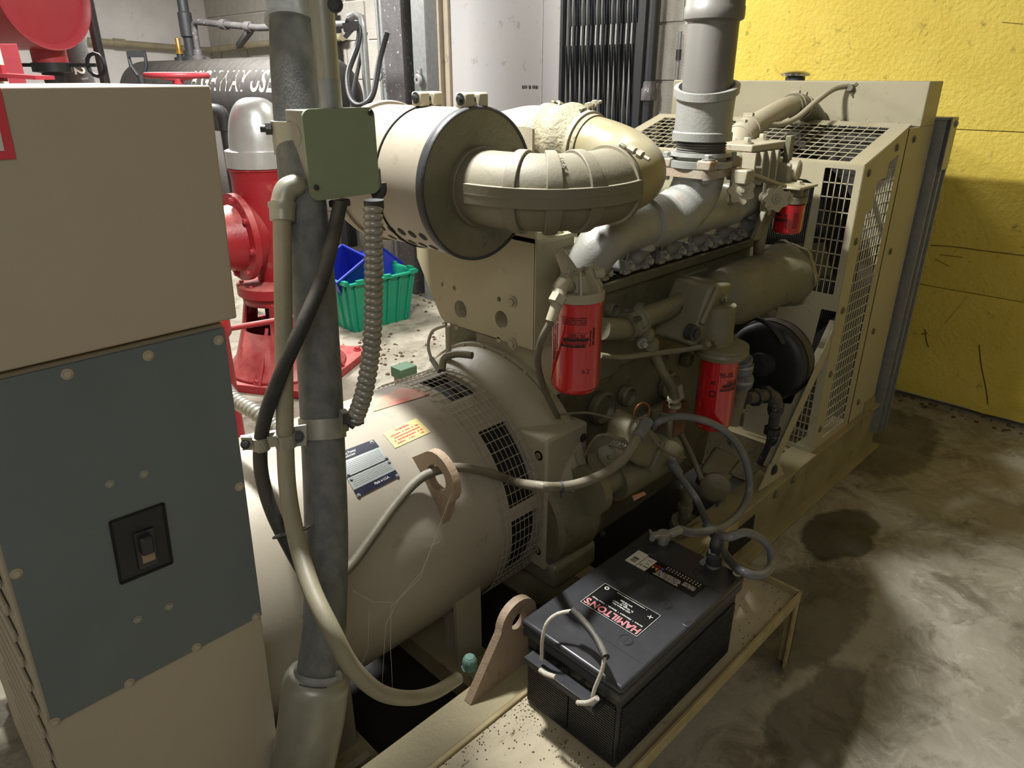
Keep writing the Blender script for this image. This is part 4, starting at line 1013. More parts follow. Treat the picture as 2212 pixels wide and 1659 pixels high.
def clamp(nm, lab, cs_, i, r, wd=0.014, ang=80):
    d = (cs_[min(i+1, len(cs_)-1)]-cs_[i-1]).normalized(); o_ = cs_[i]
    tt = thing(nm, lab, 'clamp', o_)
    obj('band', MB().lathe([(-wd/2, r-0.002), (-wd/2, r+0.002), (wd/2, r+0.002), (wd/2, r-0.002)], o_, d, 56), M['beige'], tt)
    u_ = Vector((0, 0, 1)); e = d.cross(u_).normalized(); g = math.radians(ang)
    rad = e*math.cos(g)+u_*math.sin(g); tn = -e*math.sin(g)+u_*math.cos(g)
    q = o_+rad*(r+0.010)
    obj('t_bolt', MB().tube([q-tn*0.02, q+tn*(-0.075)], 0.0045, 10).lathe([(0, 0.009), (0.02, 0.009)], q-tn*0.012, -tn, 6).lathe([(0, 0.010), (0.012, 0.010)], q-tn*0.042, -tn, 6), M['beige'], tt)
    obj('trunnion', MB().bar(q+tn*0.012-rad*0.004, q-tn*0.008-rad*0.004, 0.012, 0.008, rad), M['engine'], tt, bevel=0.002)
    return tt
clamp('hose_clamp', 'T bolt clamp joining the ribbed elbow to the metal intake pipe', cs, len(cs)-3, PR+0.001, ang=68)
# hump hose with clamps
hs = spline([ms[-1]-(ms[-1]-ms[-3]).normalized()*0.03, Vector((XA+0.405, 1.38, ZA+0.078)), Vector((XA+0.40, 1.46, ZA+0.082))], 10)
t = thing('hump_hose', 'cracked beige hump hose with clamps at the top of intake pipe', 'hose', hs[8])
nn = len(hs); rs = [PR-0.006+0.016*math.exp(-((k/(nn-1)-0.42)/0.14)**2)+0.006*math.exp(-((k/(nn-1)-0.8)/0.1)**2) for k in range(nn)]
M['crack'] = mat('cracked_rubber', (144, 137, 112), 0.7, 0, (124, 115, 88), 8, 0.6, 0.9, 70, (74, 66, 46), 0.6, 12)
obj('hose_body', MB().tube(hs, rs, 44), M['crack'], t)
clamp('hose_clamp', 'T bolt clamp round the engine end of the cracked hump hose', hs, 17, PR-0.002, 0.012, ang=70)
clamp('hose_clamp', 'T bolt clamp where the hump hose meets the bent intake pipe', hs, 3, PR-0.002, 0.012, ang=100)
fs_ = spline([hs[-1], Vector((XA+0.385, 1.52, ZA+0.078)), Vector((XA+0.33, 1.60, ZA+0.045)), Vector((XA+0.32, 1.64, ZA-0.04)), Vector((XA+0.33, 1.65, ZA-0.2))], 8)
obj('far_elbow', MB().tube(fs_, PR-0.008, 36), M['drum'], t)
# ---- spin-on filters
def filt(name, label, x, y, zt, zb, r, head=True):
    t = thing(name, label, 'filter', (x, y, zb), None)
    h = zt-zb
    pr = [(0, 0.001), (0.0, r*0.62), (0.003, r*0.86), (0.012, r*0.97), (0.022, r), (h-0.012, r), (h-0.007, r*1.025), (h, r*1.02), (h, r*0.5)]
    obj('canister', MB().lathe(pr, (x, y, zb), (0, 0, 1), 56), M['redfilter'], t)
    return t
def cyl(x, y, r, g0, zc, flip=True):
    k = -1 if flip else 1
    def F(a, b, c):
        g = g0 + k*a/r; return Vector((x+(r+0.0004+c)*math.cos(g), y+(r+0.0004+c)*math.sin(g), zc+k*b))
    return F
def baldwin(t, x, y, r, g, z, s=1.0):
    F = cyl(x, y, r, g, z)
    vs = []; fs = []
    n = 10
    for i in range(n+1):
        for b in (-0.0115*s, 0.0115*s):
            a = (-0.033+0.066*i/n)*s + b*0.45; vs.append(F(a, b, 0))
    for i in range(n): fs.append((2*i, 2*i+1, 2*i+3, 2*i+2))
    obj('logo_block', MB().add(vs, fs), M['blackprint'], t)
    obj('logo_letters', MB().text('BALDWIN', 0.0185*s, lambda a, b, c: F(a+b*0.3, b, 0.0003+c), 0.0001, sx=0.78, bold=0.0), M['redfilter'], t)
    mb = MB().text('FILTERS', 0.012*s, lambda a, b, c: F(a+b*0.3-0.006*s, b-0.019*s, c), 0.0001, bold=0.0002, sx=1.0)
    for b0, b1 in ((-0.0255, -0.0262), (-0.0125, -0.0132)):
        vs = []; fs = []
        for i in range(n+1):
            for b in (b0*s, b1*s): vs.append(F((-0.033+0.058*i/n)*s, b, 0))
        for i in range(n): fs.append((2*i, 2*i+1, 2*i+3, 2*i+2))
        mb.add(vs, fs)
    obj('logo_print', mb, M['blackprint'], t)
c_ = PY(1248, 640, 1.03); zt1 = PY(1250, 643, 0.985).z; F1 = Vector((c_.x+0.005, 1.03, 0))
zt1 = 1.155; zb1 = 0.905
c_ = PY(1250, 643, 1.03); zt1 = c_.z; c2_ = PY(1240, 838, 1.03); zb1 = c2_.z; fx = (c_.x+c2_.x)/2
t = filt('spin_on_filter', 'tall red spin-on filter, the nearest and largest, below bright finned head', fx, 1.03, zt1, zb1, 0.0595)
g_ = math.atan2(-1.03, -fx)
baldwin(t, fx, 1.03, 0.0595, g_-0.08, zt1-0.092, 0.95)
F = cyl(fx, 1.03, 0.0595, g_+0.0, zt1-0.035)
mb = MB()
for k in range(4): greek(mb, 0.060, 0.0030, F, 0.008, 0.012-k*0.0052)
F = cyl(fx, 1.03, 0.0595, g_+0.72, zt1-0.08)
greek(mb, 0.045, 0.007, F, 0.0, 0.0, True); greek(mb, 0.040, 0.004, F, 0.009, 0.002, True)
F = cyl(fx, 1.03, 0.0595, g_-0.85, zt1-0.09)
for k in range(3): greek(mb, 0.11, 0.004, F, k*0.008, 0.0, True)
obj('small_print', mb, M['blackprint'], t)
F = cyl(fx, 1.03, 0.0595, g_+0.42, zt1-0.165, flip=False)
obj('pen_mark', MB().text('9-2', 0.016, lambda a, b, c: F(a, b, c), 0.0001), M['blackprint'], t)
# finned filter head
t = thing('filter_head', 'cast filter head with radial fins and inlet arm on top of the nearest red filter', 'filter head', (fx, 1.03, zt1))
o_ = Vector((fx, 1.03, zt1))
obj('head_rim', MB().lathe([(0.0, 0.058), (0.001, 0.062), (0.018, 0.062), (0.022, 0.058), (0.022, 0.03)], o_, (0, 0, 1), 48), M['beige'], t)
obj('head_dome', MB().lathe([(0.02, 0.036), (0.030, 0.030), (0.048, 0.024), (0.056, 0.022), (0.058, 0.016), (0.058, 0.001)], o_, (0, 0, 1), 32), M['beige'], t)
for k in range(7):
    g = 2*PI*k/7+0.35; d_ = Vector((math.cos(g), math.sin(g), 0)); s_ = Vector((-math.sin(g), math.cos(g), 0))*0.0028
    obj('fin', MB().poly([o_+d_*0.02+Vector((0, 0, 0.022))-s_, o_+d_*0.060+Vector((0, 0, 0.022))-s_, o_+d_*0.058+Vector((0, 0, 0.032))-s_, o_+d_*0.030+Vector((0, 0, 0.068))-s_, o_+d_*0.02+Vector((0, 0, 0.068))-s_], s_*2), M['beige'], t, fix=True)
a = PY(1212, 556, 1.10)
obj('vent_plug', MB().lathe([(0, 0.013), (0.022, 0.013), (0.026, 0.009)], o_+Vector((0.035, -0.015, 0.052)), (0.8, -0.5, 0.1), 16), M['beige'], t)
obj('support_arm', MB().tube(spline([o_+Vector((0.0, 0.02, 0.06)), PY(1238, 600, 1.05), PY(1222, 570, 1.08), PY(1210, 548, 1.10)], 5), [0.026-0.014*k/15 for k in range(16)], 14), M['beige'], t)
obj('arm_boss', MB().lathe([(-0.012, 0.012), (0.012, 0.012), (0.014, 0.006)], PY(1212, 550, 1.10), (0.5, -0.6, 0.6), 16), M['beige'], t)
obj('outlet_boss', MB().tube([o_+Vector((0.03, 0.0, 0.052)), o_+Vector((0.065, 0.01, 0.052))], 0.017, 14), M['beige'], t)
q = PY(1217, 622, 1.01)
obj('inlet_fitting', MB().tube(spline([o_+Vector((-0.03, 0.0, 0.03)), q+Vector((0, 0, 0.015)), q+Vector((-0.01, 0, -0.005)), PY(1203, 650, 1.0)], 5), 0.015, 14).lathe([(-0.008, 0.019), (0.012, 0.019)], PY(1205, 645, 1.0), (PY(1205, 645, 1.0)-PY(1216, 625, 1.0)), 6), M['beige'], t)
t = thing('fuel_hose', 'thin beige fuel hose hanging from the finned filter head past the support bracket', 'hose', PY(1180, 700, 1.02))
obj('hose', MB().tube(spline([PY(1205, 648, 1.0), PY(1192, 690, 1.0), PY(1168, 740, 1.03), PY(1162, 790, 1.08), PY(1180, 850, 1.14), PY(1205, 900, 1.16)], 8), 0.0085, 12), M['hosegray'], t)
obj('crimp', MB().tube([PY(1203, 655, 1.0), PY(1190, 694, 1.0)], 0.0125, 12), M['beige'], t)
# second filter
fx2, fy2 = 0, 0.965
a = PY(1543, 772, fy2); b = PY(1548, 912, fy2); fx2 = (a.x+b.x)/2
t = filt('spin_on_filter', 'red spin-on filter hanging under the wide ring below the water pump housing', fx2, fy2, a.z, b.z, 0.0575)
g2 = math.atan2(-fy2, -fx2)
F = cyl(fx2, fy2, 0.0575, g2+0.50, a.z-0.045, flip=False)
obj('date_print', MB().text('96-06', 0.024, F, 0.0001, bold=0.0003, sx=0.8), M['blackprint'], t)
baldwin(t, fx2, fy2, 0.0575, g2+0.78, a.z-0.085, 0.9)
F = cyl(fx2, fy2, 0.0575, g2-0.15, a.z-0.07, flip=False)
obj('emblem_print', greek(MB(), 0.014, 0.012, F).plate(circ(0, -0.035, 0.011), [circ(0, -0.035, 0.007)], F, 0.0001), M['blackprint'], t)
# its head ring and the pump casting above
zt2 = a.z
t = thing('pump_casting', 'olive beige pump casting with bolted round end cover above the second red filter', 'pump', (fx2, 1.08, zt2))
obj('filter_base', MB().lathe([(0.0, 0.055), (0.0, 0.075), (0.012, 0.078), (0.020, 0.074), (0.024, 0.080), (0.034, 0.080), (0.036, 0.05)], (fx2, fy2, zt2), (0, 0, 1), 48), E_, t)
ca = PY(1560, 645, 1.06); cb = PY(1682, 630, 1.06)
ca = Vector((ca.x, 1.06, ca.z)); cb = Vector((cb.x+0.02, 1.06, ca.z-0.0))
rP = 0.098
obj('round_body', MB().lathe([(-0.06, rP*0.55), (-0.03, rP*0.8), (0.02, rP*0.92), (0.06, rP), ((cb-ca).length-0.05, rP), ((cb-ca).length-0.03, rP*1.12), ((cb-ca).length, rP*1.12)], ca, (cb-ca), 48), E_, t)
d_ = (cb-ca).normalized(); e1 = d_.cross(Vector((0, 0, 1))).normalized(); e2 = Vector((0, 0, 1))
Lx = []
for k in range(48):
    g = 2*PI*k/48; r_ = rP*(1.14+0.10*max(0, math.cos(3.5*2*g/1.0))**1)
    Lx.append((r_*math.cos(g), r_*math.sin(g)))
obj('end_cover', MB().plate(Lx, [], lambda a_, b_, c_: cb + e1*a_ + e2*b_ + d_*c_, 0.022), E_, t, bevel=0.005)
for k in range(7):
    g = 2*PI*k/7+0.0; bolt(t, cb+(e1*math.cos(g)+e2*math.sin(g))*rP*1.12+d_*0.011, d_, E_, 0.009, 0.01)
mb = MB(); P = [PY(1500, 752, 1.0), PY(1480, 740, 1.0), PY(1500, 700, 1.0), PY(1520, 640, 1.0), PY(1516, 612, 1.02), PY(1562, 606, 1.02), PY(1570, 625, 1.0), PY(1575, 690, 0.97), PY(1590, 745, 0.97), PY(1585, 762, 0.97)]
for p in P: p.y = 0.985
mb.poly(P, (0, 0.13, 0)); obj('casting_body', mb, E_, t, bevel=0.018, seg=4, fix=True)
obj('casting_rib', MB().tube([PY(1551, 620, 0.98), PY(1515, 700, 0.978)], 0.008, 8), E_, t)
obj('casting_neck', MB().lathe([(0.034, 0.062), (0.05, 0.058), (0.15, 0.056)], (fx2, fy2+0.03, zt2), (0, 0, 1), 32), E_, t)
for (u, v, r_) in ((1500, 720, 0.020), (1556, 717, 0.009), (1562, 646, 0.011)):
    p = PY(u, v, 0.982); obj('port_plug', MB().lathe([(-0.02, r_*1.2), (0.004, r_*1.1), (0.006, r_*0.7), (0.012, r_*0.7), (0.013, r_*0.3)], p, (-0.1, -1, 0), 20), E_ if r_ < 0.018 else M['darksteel'], t)
obj('base_lug', MB().box(fx2+0.045, fx2+0.085, fy2-0.02, fy2+0.03, zt2+0.008, zt2+0.034), E_, t, bevel=0.006)
bolt(t, (fx2+0.07, fy2, zt2+0.034), (0, 0, 1), E_, 0.009, 0.012)
# coolant crossover pipe
t = thing('crossover_pipe', 'beige crossover water pipe with ribbed hose coupling along the engine side', 'pipe', PY(1400, 690, 1.1))
P = spline([PY(1300, 710, 1.10), PY(1350, 708, 1.09), PY(1385, 688, 1.08), PY(1430, 672, 1.08), PY(1470, 655, 1.08), PY(1510, 640, 1.08)], 8)
obj('pipe', MB().tube(P, 0.030, 20), E_, t)
def ribhose(pts, r, n=7, k=10, amp=0.003):
    cs_ = spline(pts, k); return MB().tube(cs_, [r+amp*math.sin(i*2*PI*n/len(cs_)) for i in range(len(cs_))], 22)
obj('coupling_hose', ribhose([PY(1352, 707, 1.09), PY(1372, 697, 1.083), PY(1386, 689, 1.08)], 0.038, 4), E_, t)
obj('end_hose', ribhose([PY(1464, 658, 1.08), PY(1478, 652, 1.08), PY(1496, 645, 1.08)], 0.039, 3), E_, t)
for (u, v) in ((1353, 672), (1370, 690)): obj('clamp_screw', MB().bar(PY(u, v, 1.03), PY(u+14, v-3, 1.03), 0.012, 0.012), M['darksteel'], t, bevel=0.003)
t = thing('branch_pipe', 'narrow olive pipe curving down from the crossover pipe to the starter wiring', 'pipe', PY(1440, 800, 1.07))
obj('pipe', MB().tube(spline([PY(1388, 712, 1.07), PY(1408, 750, 1.06), PY(1430, 800, 1.05), PY(1450, 835, 1.04), PY(1458, 880, 1.04)], 8), 0.0145, 16), E_, t)
obj('sleeve', ribhose([PY(1384, 702, 1.065), PY(1396, 728, 1.06), PY(1408, 752, 1.06)], 0.024, 3), E_, t)
mb = MB().lathe([(-0.005, 0.019), (0.005, 0.019)], PY(1455, 862, 1.04), (0.1, 0, -1), 20).lathe([(-0.005, 0.019), (0.005, 0.019)], PY(1458, 875, 1.04), (0.1, 0, -1), 20)
mb.bar(PY(1468, 835, 1.03), PY(1472, 862, 1.03), 0.006, 0.02); obj('clamp', mb, M['beige'], t)
p = PY(1386, 741, 1.05); bolt(t, p, (-0.4, -1, 0), M['steel'], 0.010, 0.02)
# long oil tube
t = thing('oil_tube', 'thin olive oil tube running level along the block to the filter ring', 'tube', PY(1400, 770, 1.08))
obj('tube', MB().tube(spline([PY(1296, 768, 1.08), PY(1340, 772, 1.07), PY(1400, 765, 1.05), PY(1460, 758, 1.02), PY(1520, 748, 0.97)], 8), 0.0085, 12), E_, t)
for u, v in ((1520, 748), (1538, 745), (1553, 742)): obj('tube_nut', MB().lathe([(0, 0.014), (0.02, 0.014)], PY(u, v, 0.965), (1, 0, 0.05), 6), E_, t)
t = thing('wire_loom', 'thin cloth wire drooping along the lower engine side to the starter', 'wire', PY(1300, 890, 1.1))
obj('wire', MB().tube(spline([PY(1212, 895, 1.14), PY(1270, 892, 1.12), PY(1330, 905, 1.08), PY(1375, 905, 1.04), PY(1400, 895, 1.02)], 8), 0.004, 8), M['hosegray'], t)
obj('copper_loop', MB().tube(spline([PY(1400, 900, 1.0), PY(1402, 880, 1.0), PY(1392, 870, 1.0), PY(1378, 876, 1.0), PY(1370, 895, 1.01), PY(1376, 920, 1.03)], 8), 0.0028, 8), M['copper'], t)

# ---- starter motor
t = thing('starter_motor', 'olive starter motor with solenoid on the engine side below the thick cable', 'starter', PY(1360, 1010, 1.08))
sa = Vector((1.50, 1.085, 0.545)); sb = Vector((1.80, 1.085, 0.545))
obj('motor_body', MB().lathe([(0.0, 0.05), (0.0, 0.062), (0.02, 0.066), (0.24, 0.066), (0.25, 0.069), (0.29, 0.067), (0.305, 0.05), (0.31, 0.001)], sa, (1, 0, 0), 44), E_, t)
obj('nose_cone', MB().lathe([(0, 0.075), (0.03, 0.075), (0.05, 0.045), (0.12, 0.045)], (1.38, 1.085, 0.56), (1, 0, 0), 32), E_, t)
p = PY(1322, 970, 1.03)
so = Vector((p.x, 1.03, p.z-0.01))
obj('solenoid', MB().lathe([(0, 0.036), (0.004, 0.042), (0.10, 0.042), (0.11, 0.036)], so+Vector((-0.03, 0.02, -0.03)), (1, 0.05, 0), 32), E_, t)
obj('solenoid_cap', MB().lathe([(0, 0.040), (0.006, 0.046), (0.02, 0.046), (0.03, 0.034), (0.034, 0.001)], so, (-0.45, -0.7, 0.45), 24), E_, t)
for k in range(4):
    g = k*PI/2+0.5; ax_ = Vector((-0.45, -0.7, 0.45)).normalized(); e_ = ax_.cross(Vector((0, 0, 1))).normalized(); f_ = ax_.cross(e_)
    bolt(t, so+ax_*0.026+(e_*math.cos(g)+f_*math.sin(g))*0.024, ax_, E_, 0.006, 0.02, 'terminal_stud')
pp_ = [PY(1385, 905, 1.0), PY(1440, 955, 1.0), PY(1437, 972, 1.0), PY(1410, 1018, 1.0), PY(1380, 1008, 1.0), PY(1352, 990, 1.0), PY(1366, 930, 1.0)]
obj('end_housing', MB().poly(pp_, (0.02, 0.10, 0)), E_, t, bevel=0.015, seg=4, fix=True)
obj('housing_flange', MB().poly([PY(1434, 955, 0.99), PY(1440, 958, 0.99), PY(1414, 1020, 0.99), PY(1406, 1020, 0.99)], (0.01, 0.13, 0)), E_, t, bevel=0.003, fix=True)
obj('red_sticker', MB().poly([PY(1366, 1072, 1.020), PY(1392, 1062, 1.020), PY(1396, 1068, 1.019), PY(1370, 1082, 1.019)], (0, 0.003, 0)), M['redlabel'], t)
for k in range(6):
    a = PY(1262+k*3, 985-k*2, 1.05); b = PY(1290+k*9, 938+abs(k-2)*2, 0.99); c = PY(1325+k*6, 945+k*3, 0.98); d = PY(1318+k*4, 960+k*2, 0.985)
    obj('lead_wire', MB().tube(spline([a, b, c, d], 7), 0.0032, 8), M['hosegray'], t)
mb = MB().tube(spline([PY(1402, 935, 0.98), PY(1420, 960, 0.97), PY(1450, 982, 0.96), PY(1480, 988, 0.96)], 6), 0.0035, 8)
obj('tail_wire', mb, M['hosegray'], t)
# drain sump, round flywheel lower bulge
t = thing('flywheel_cover', 'rounded olive lower cover between the alternator and starter motor', 'cover', (1.42, 1.2, 0.25))
obj('cover_shell', MB().lathe([(0, 0.10), (0.0, 0.135), (0.012, 0.15), (0.15, 0.15), (0.19, 0.125), (0.20, 0.06)], (1.30, 1.235, 0.44), (1, -0.08, -0.02), 44), E_, t)
obj('cover_web', MB().box(1.30, 1.50, 1.12, 1.3, 0.23, 0.32), E_, t, bevel=0.02, seg=3)
for k in range(3): bolt(t, (1.49, 1.10+0.02*k, 0.36+0.06*k), (0.3, -1, 0), M['darksteel'], 0.008, 0.01)
# lower small pump with outlet pipes
t = thing('transfer_pump', 'small dusty square pump with pipe stubs low on the engine side', 'pump', PY(1535, 1035, 1.05))
p = PY(1540, 1035, 1.03)
obj('pump_body', MB().bar(p+Vector((-0.02, 0, -0.01)), p+Vector((0.11, 0.02, 0.03)), 0.10, 0.09, (0, -0.3, 1)), E_, t, bevel=0.012, seg=3)
obj('round_face', MB().lathe([(0, 0.052), (0.012, 0.052), (0.018, 0.044), (0.022, 0.02), (0.026, 0.001)], p+Vector((-0.02, -0.02, -0.01)), (-0.8, -0.5, 0.1), 28), E_, t)
obj('body_rim', MB().bar(p+Vector((0.02, -0.055, 0.035)), p+Vector((0.12, -0.05, 0.06)), 0.014, 0.012), E_, t, bevel=0.003)
obj('outlet_pipe', MB().tube(spline([PY(1560, 1062, 1.0), PY(1558, 1085, 1.0), PY(1545, 1110, 1.0), PY(1520, 1128, 1.0), PY(1490, 1148, 0.99), PY(1468, 1152, 0.99)], 7), 0.015, 14), E_, t)
t = thing('drain_valve', 'rust tinted drain pipe standing beside the small square pump', 'pipe', PY(1475, 1090, 1.05))
obj('stub', MB().tube(spline([PY(1476, 1048, 1.05), PY(1482, 1070, 1.05), PY(1482, 1095, 1.05), PY(1478, 1130, 1.05)], 6), 0.021, 16), E_, t)
obj('stub_collar', MB().lathe([(0, 0.027), (0.02, 0.027)], PY(1480, 1100, 1.05), (0, 0, 1), 8), E_, t)
obj('stub_nut', MB().lathe([(0, 0.016), (0.015, 0.016), (0.018, 0.01)], PY(1471, 1048, 1.05), (-0.2, 0, 1), 6), M['steel'], t)
obj('stub_foot', MB().lathe([(0, 0.06), (0.02, 0.06), (0.03, 0.03)], PY(1482, 1140, 1.05), (0, -0.3, 1), 24), E_, t)
t = thing('lower_hose_run', 'vertical greyish hose assembly with clamps right of the second red filter', 'hose', PY(1600, 830, 1.0))
q1 = PY(1598, 748, 1.01); q2 = PY(1602, 900, 1.01)
obj('upper_pipe', MB().tube([q1, (q1+q2)/2+Vector((0, 0, 0.0)), Vector((q1.x, q2.y, q2.z))], 0.030, 20), E_, t)
obj('clamped_hose', ribhose([PY(1600, 775, 1.0), PY(1602, 800, 1.0), PY(1604, 832, 1.0)], 0.035, 3), M['conduit'], t)
for v in (788, 820): obj('band', MB().lathe([(-0.005, 0.0385), (0.005, 0.0385)], PY(1602, v, 1.0), (0, 0, 1), 30), M['steel'], t)
obj('side_branch', MB().tube(spline([PY(1612, 860, 0.99), PY(1640, 856, 0.99), PY(1662, 852, 0.99), PY(1675, 870, 0.99), PY(1672, 910, 0.99), PY(1665, 960, 1.0), PY(1645, 1000, 1.03)], 8), [0.022]*20+[0.026]*10+[0.020]*19, 16), M['rust'], t)
for (u, v, dd) in ((1632, 858, (1, 0, 0)), (1655, 852, (1, 0, 0)), (1676, 880, (0, 0, 1)), (1668, 930, (0, 0, 1))): obj('pipe_collar', MB().lathe([(-0.012, 0.031), (0.012, 0.031)], PY(u, v, 0.99), dd, 8), M['darksteel'], t)

# ---- small filter and hand valves in front of the guard
t = thing('small_filter', 'short red spin-on filter, the smallest, under a bracket by the guard opening', 'filter', PY(1705, 470, 1.04))
a = PY(1706, 440, 1.04); b = PY(1700, 503, 1.04); x3 = (a.x+b.x)/2; r3 = 0.047
obj('canister', MB().lathe([(0, 0.001), (0, r3*0.7), (0.006, r3*0.93), (0.014, r3), (a.z-b.z-0.006, r3), (a.z-b.z, r3*1.03), (a.z-b.z+0.004, r3*0.8)], (x3, 1.04, b.z), (0, 0, 1), 44), M['redfilter'], t)
g3 = math.atan2(-1.04, -x3)
F = cyl(x3, 1.04, r3, g3-0.55, (a.z+b.z)/2)
mb = greek(MB(), 0.045, 0.012, F); greek(mb, 0.045, 0.009, F, 0, -0.016)
F = cyl(x3, 1.04, r3, g3+0.5, (a.z+b.z)/2); 
for k in range(9): greek(mb, 0.018, 0.003, F, 0.0, -0.022+k*0.0055)
obj('print', mb, M['blackprint'], t)
obj('head', MB().lathe([(0, 0.05), (0.02, 0.05), (0.022, 0.035), (0.05, 0.035)], (x3, 1.04, a.z+0.004), (0, 0, 1), 32), E_, t)
obj('head_plate', MB().box(x3-0.06, x3+0.075, 0.99, 1.10, a.z+0.052, a.z+0.060), M['cage'], t, bevel=0.002)
obj('head_web', MB().box(x3+0.03, x3+0.036, 1.0, 1.09, a.z-0.0, a.z+0.052), M['beige'], t)
bolt(t, (x3+0.02, 1.03, a.z+0.060), (0, 0, 1), M['beige'], 0.010, 0.012)
def handwheel(name, label, c, ax, r):
    tt = thing(name, label, 'valve', c)
    ax = Vector(ax).normalized(); e1 = ax.cross(Vector((0, 0, 1))).normalized(); e2 = ax.cross(e1)
    L = []
    for k in range(64):
        g = 2*PI*k/64; r_ = r*(0.90+0.10*math.cos(7*g)); L.append((r_*math.cos(g), r_*math.sin(g)))
    obj('wheel', MB().plate(L, [circ(0, 0, r*0.20, 12)], lambda a_, b_, c_: c+e1*a_+e2*b_+ax*c_, 0.014), M['cage'], tt, bevel=0.003)
    obj('hub', MB().lathe([(0.004, r*0.42), (0.010, r*0.36), (0.011, r*0.2)], c, ax, 20), M['beige'], tt)
    obj('stem', MB().lathe([(0, r*0.15), (0.016, r*0.15)], c, ax, 8).tube([c, c-ax*0.06], r*0.28, 10), M['beige'], tt)
    obj('body', MB().lathe([(0, r*0.5), (0.05, r*0.5)], c-ax*0.10, ax, 12).tube([c-ax*0.075-Vector((0, 0, 0.04)), c-ax*0.075+Vector((0, 0, 0.05))], r*0.45, 12), M['beige'], tt)
handwheel('hand_valve', 'star shaped hand valve left of the small red filter, higher one', PY(1601, 412, 1.0), (-0.75, -0.65, 0.15), 0.039)
handwheel('hand_valve', 'star shaped hand valve touching the small red filter at its left', PY(1676, 430, 0.985), (-0.7, -0.7, 0.1), 0.039)
handwheel('hand_valve', 'small hand valve behind the star valve above the small red filter', PY(1700, 428, 1.0), (-0.3, -0.9, 0.3), 0.022)
t = thing('lever_bracket', 'beige square block with a flat lever reaching toward the guard', 'bracket', PY(1605, 382, 1.0))
p = PY(1606, 382, 1.0)
obj('block', MB().box(p.x-0.02, p.x+0.03, 0.98, 1.03, p.z-0.02, p.z+0.02), M['beige'], t, bevel=0.005)
obj('lever', MB().bar(p+Vector((0.03, 0, 0.005)), PY(1688, 402, 1.03), 0.035, 0.010), M['beige'], t, bevel=0.002)
# thermostat housing and front accessories behind the exhaust
t = thing('thermostat_housing', 'olive cast thermostat housing with fins behind the exhaust stack', 'housing', (2.32, 1.25, 1.25))
obj('housing_body', MB().box(2.16, 2.44, 1.14, 1.36, 1.22, 1.43), E_, t, bevel=0.02, seg=3)
obj('housing_top', MB().box(2.18, 2.44, 1.12, 1.36, 1.43, 1.452), M['beige'], t, bevel=0.004)
obj('housing_arch', MB().lathe([(0, 0.034), (0.03, 0.034), (0.035, 0.028)], (2.42, 1.10, 1.36), (0.2, -1, 0), 28), M['beige'], t)
obj('housing_lug', MB().box(2.38, 2.43, 1.08, 1.14, 1.30, 1.385), M['beige'], t, bevel=0.01, seg=3)
mb = MB()
for k in range(4): mb.box(2.17+k*0.05, 2.18+k*0.05, 1.10, 1.15, 1.33, 1.43)
obj('housing_fin', mb, M['beige'], t)
for x, y in ((2.22, 1.16), (2.40, 1.2), (2.30, 1.3)): bolt(t, (x, y, 1.452), (0, 0, 1), M['beige'], 0.013, 0.02)
obj('bracket_post', MB().box(2.40, 2.43, 1.10, 1.12, 1.28, 1.47), E_, t, bevel=0.003)
# turbo lump behind elbow
t = thing('turbo_housing', 'rounded beige casting between intake pipe and exhaust riser', 'housing', (1.85, 1.36, 1.3))
obj('housing_shell', MB().lathe([(0, 0.06), (0.0, 0.09), (0.02, 0.10), (0.08, 0.105), (0.12, 0.10), (0.14, 0.075), (0.2, 0.07)], (1.72, 1.35, 1.345), (1, 0, 0), 36), E_, t)
obj('housing_snout', MB().tube(spline([(1.78, 1.34, 1.33), (1.80, 1.27, 1.30), (1.79, 1.19, 1.285)], 5), 0.055, 20), E_, t)
t = thing('side_lever', 'long dark olive lever arm sloping down from small filter bracket', 'lever', PY(1660, 520, 1.08))
obj('arm', MB().tube(spline([PY(1668, 425, 1.08), PY(1655, 470, 1.08), PY(1640, 530, 1.08), PY(1640, 590, 1.1)], 6), 0.018, 12), E_, t)
obj('arm_plate', MB().poly([PY(1668, 425, 1.06), PY(1682, 450, 1.06), PY(1650, 520, 1.07), PY(1630, 520, 1.07)], (0, 0.02, 0)), E_, t, fix=True, bevel=0.004)
# ---- black fan pulley
t = thing('fan_pulley', 'large black drive pulley disc set in the guard opening', 'pulley', (2.50, 1.2, 0.62))
pc = PX(1672, 772, 2.55); rpu = 0.155
obj('disc', MB().lathe([(0, 0.02), (0.0, rpu*0.8), (0.01, rpu*0.95), (0.02, rpu), (0.10, rpu), (0.11, rpu*0.9)], (2.46, pc.y, pc.z), (1, 0, 0), 60), M['black'], t)
obj('belt', MB().lathe([(0, rpu*0.95), (0.0, rpu+0.004), (0.02, rpu+0.006), (0.04, rpu+0.004), (0.04, rpu*0.95)], (2.50, pc.y, pc.z), (1, 0, 0), 60), M['rubber'], t)
obj('belt_guard', MB().tube([(2.44, pc.y+(rpu+0.0)*math.cos(g)+0.05, pc.z+(rpu+0.02)*math.sin(g)) for g in [math.radians(a_) for a_ in range(-40, 150, 8)]], 0.010, 8), M['darksteel'], t)
obj('hub', MB().lathe([(0, 0.05), (-0.03, 0.045), (-0.035, 0.02)], (2.46, pc.y, pc.z), (1, 0, 0), 24), M['darksteel'], t)
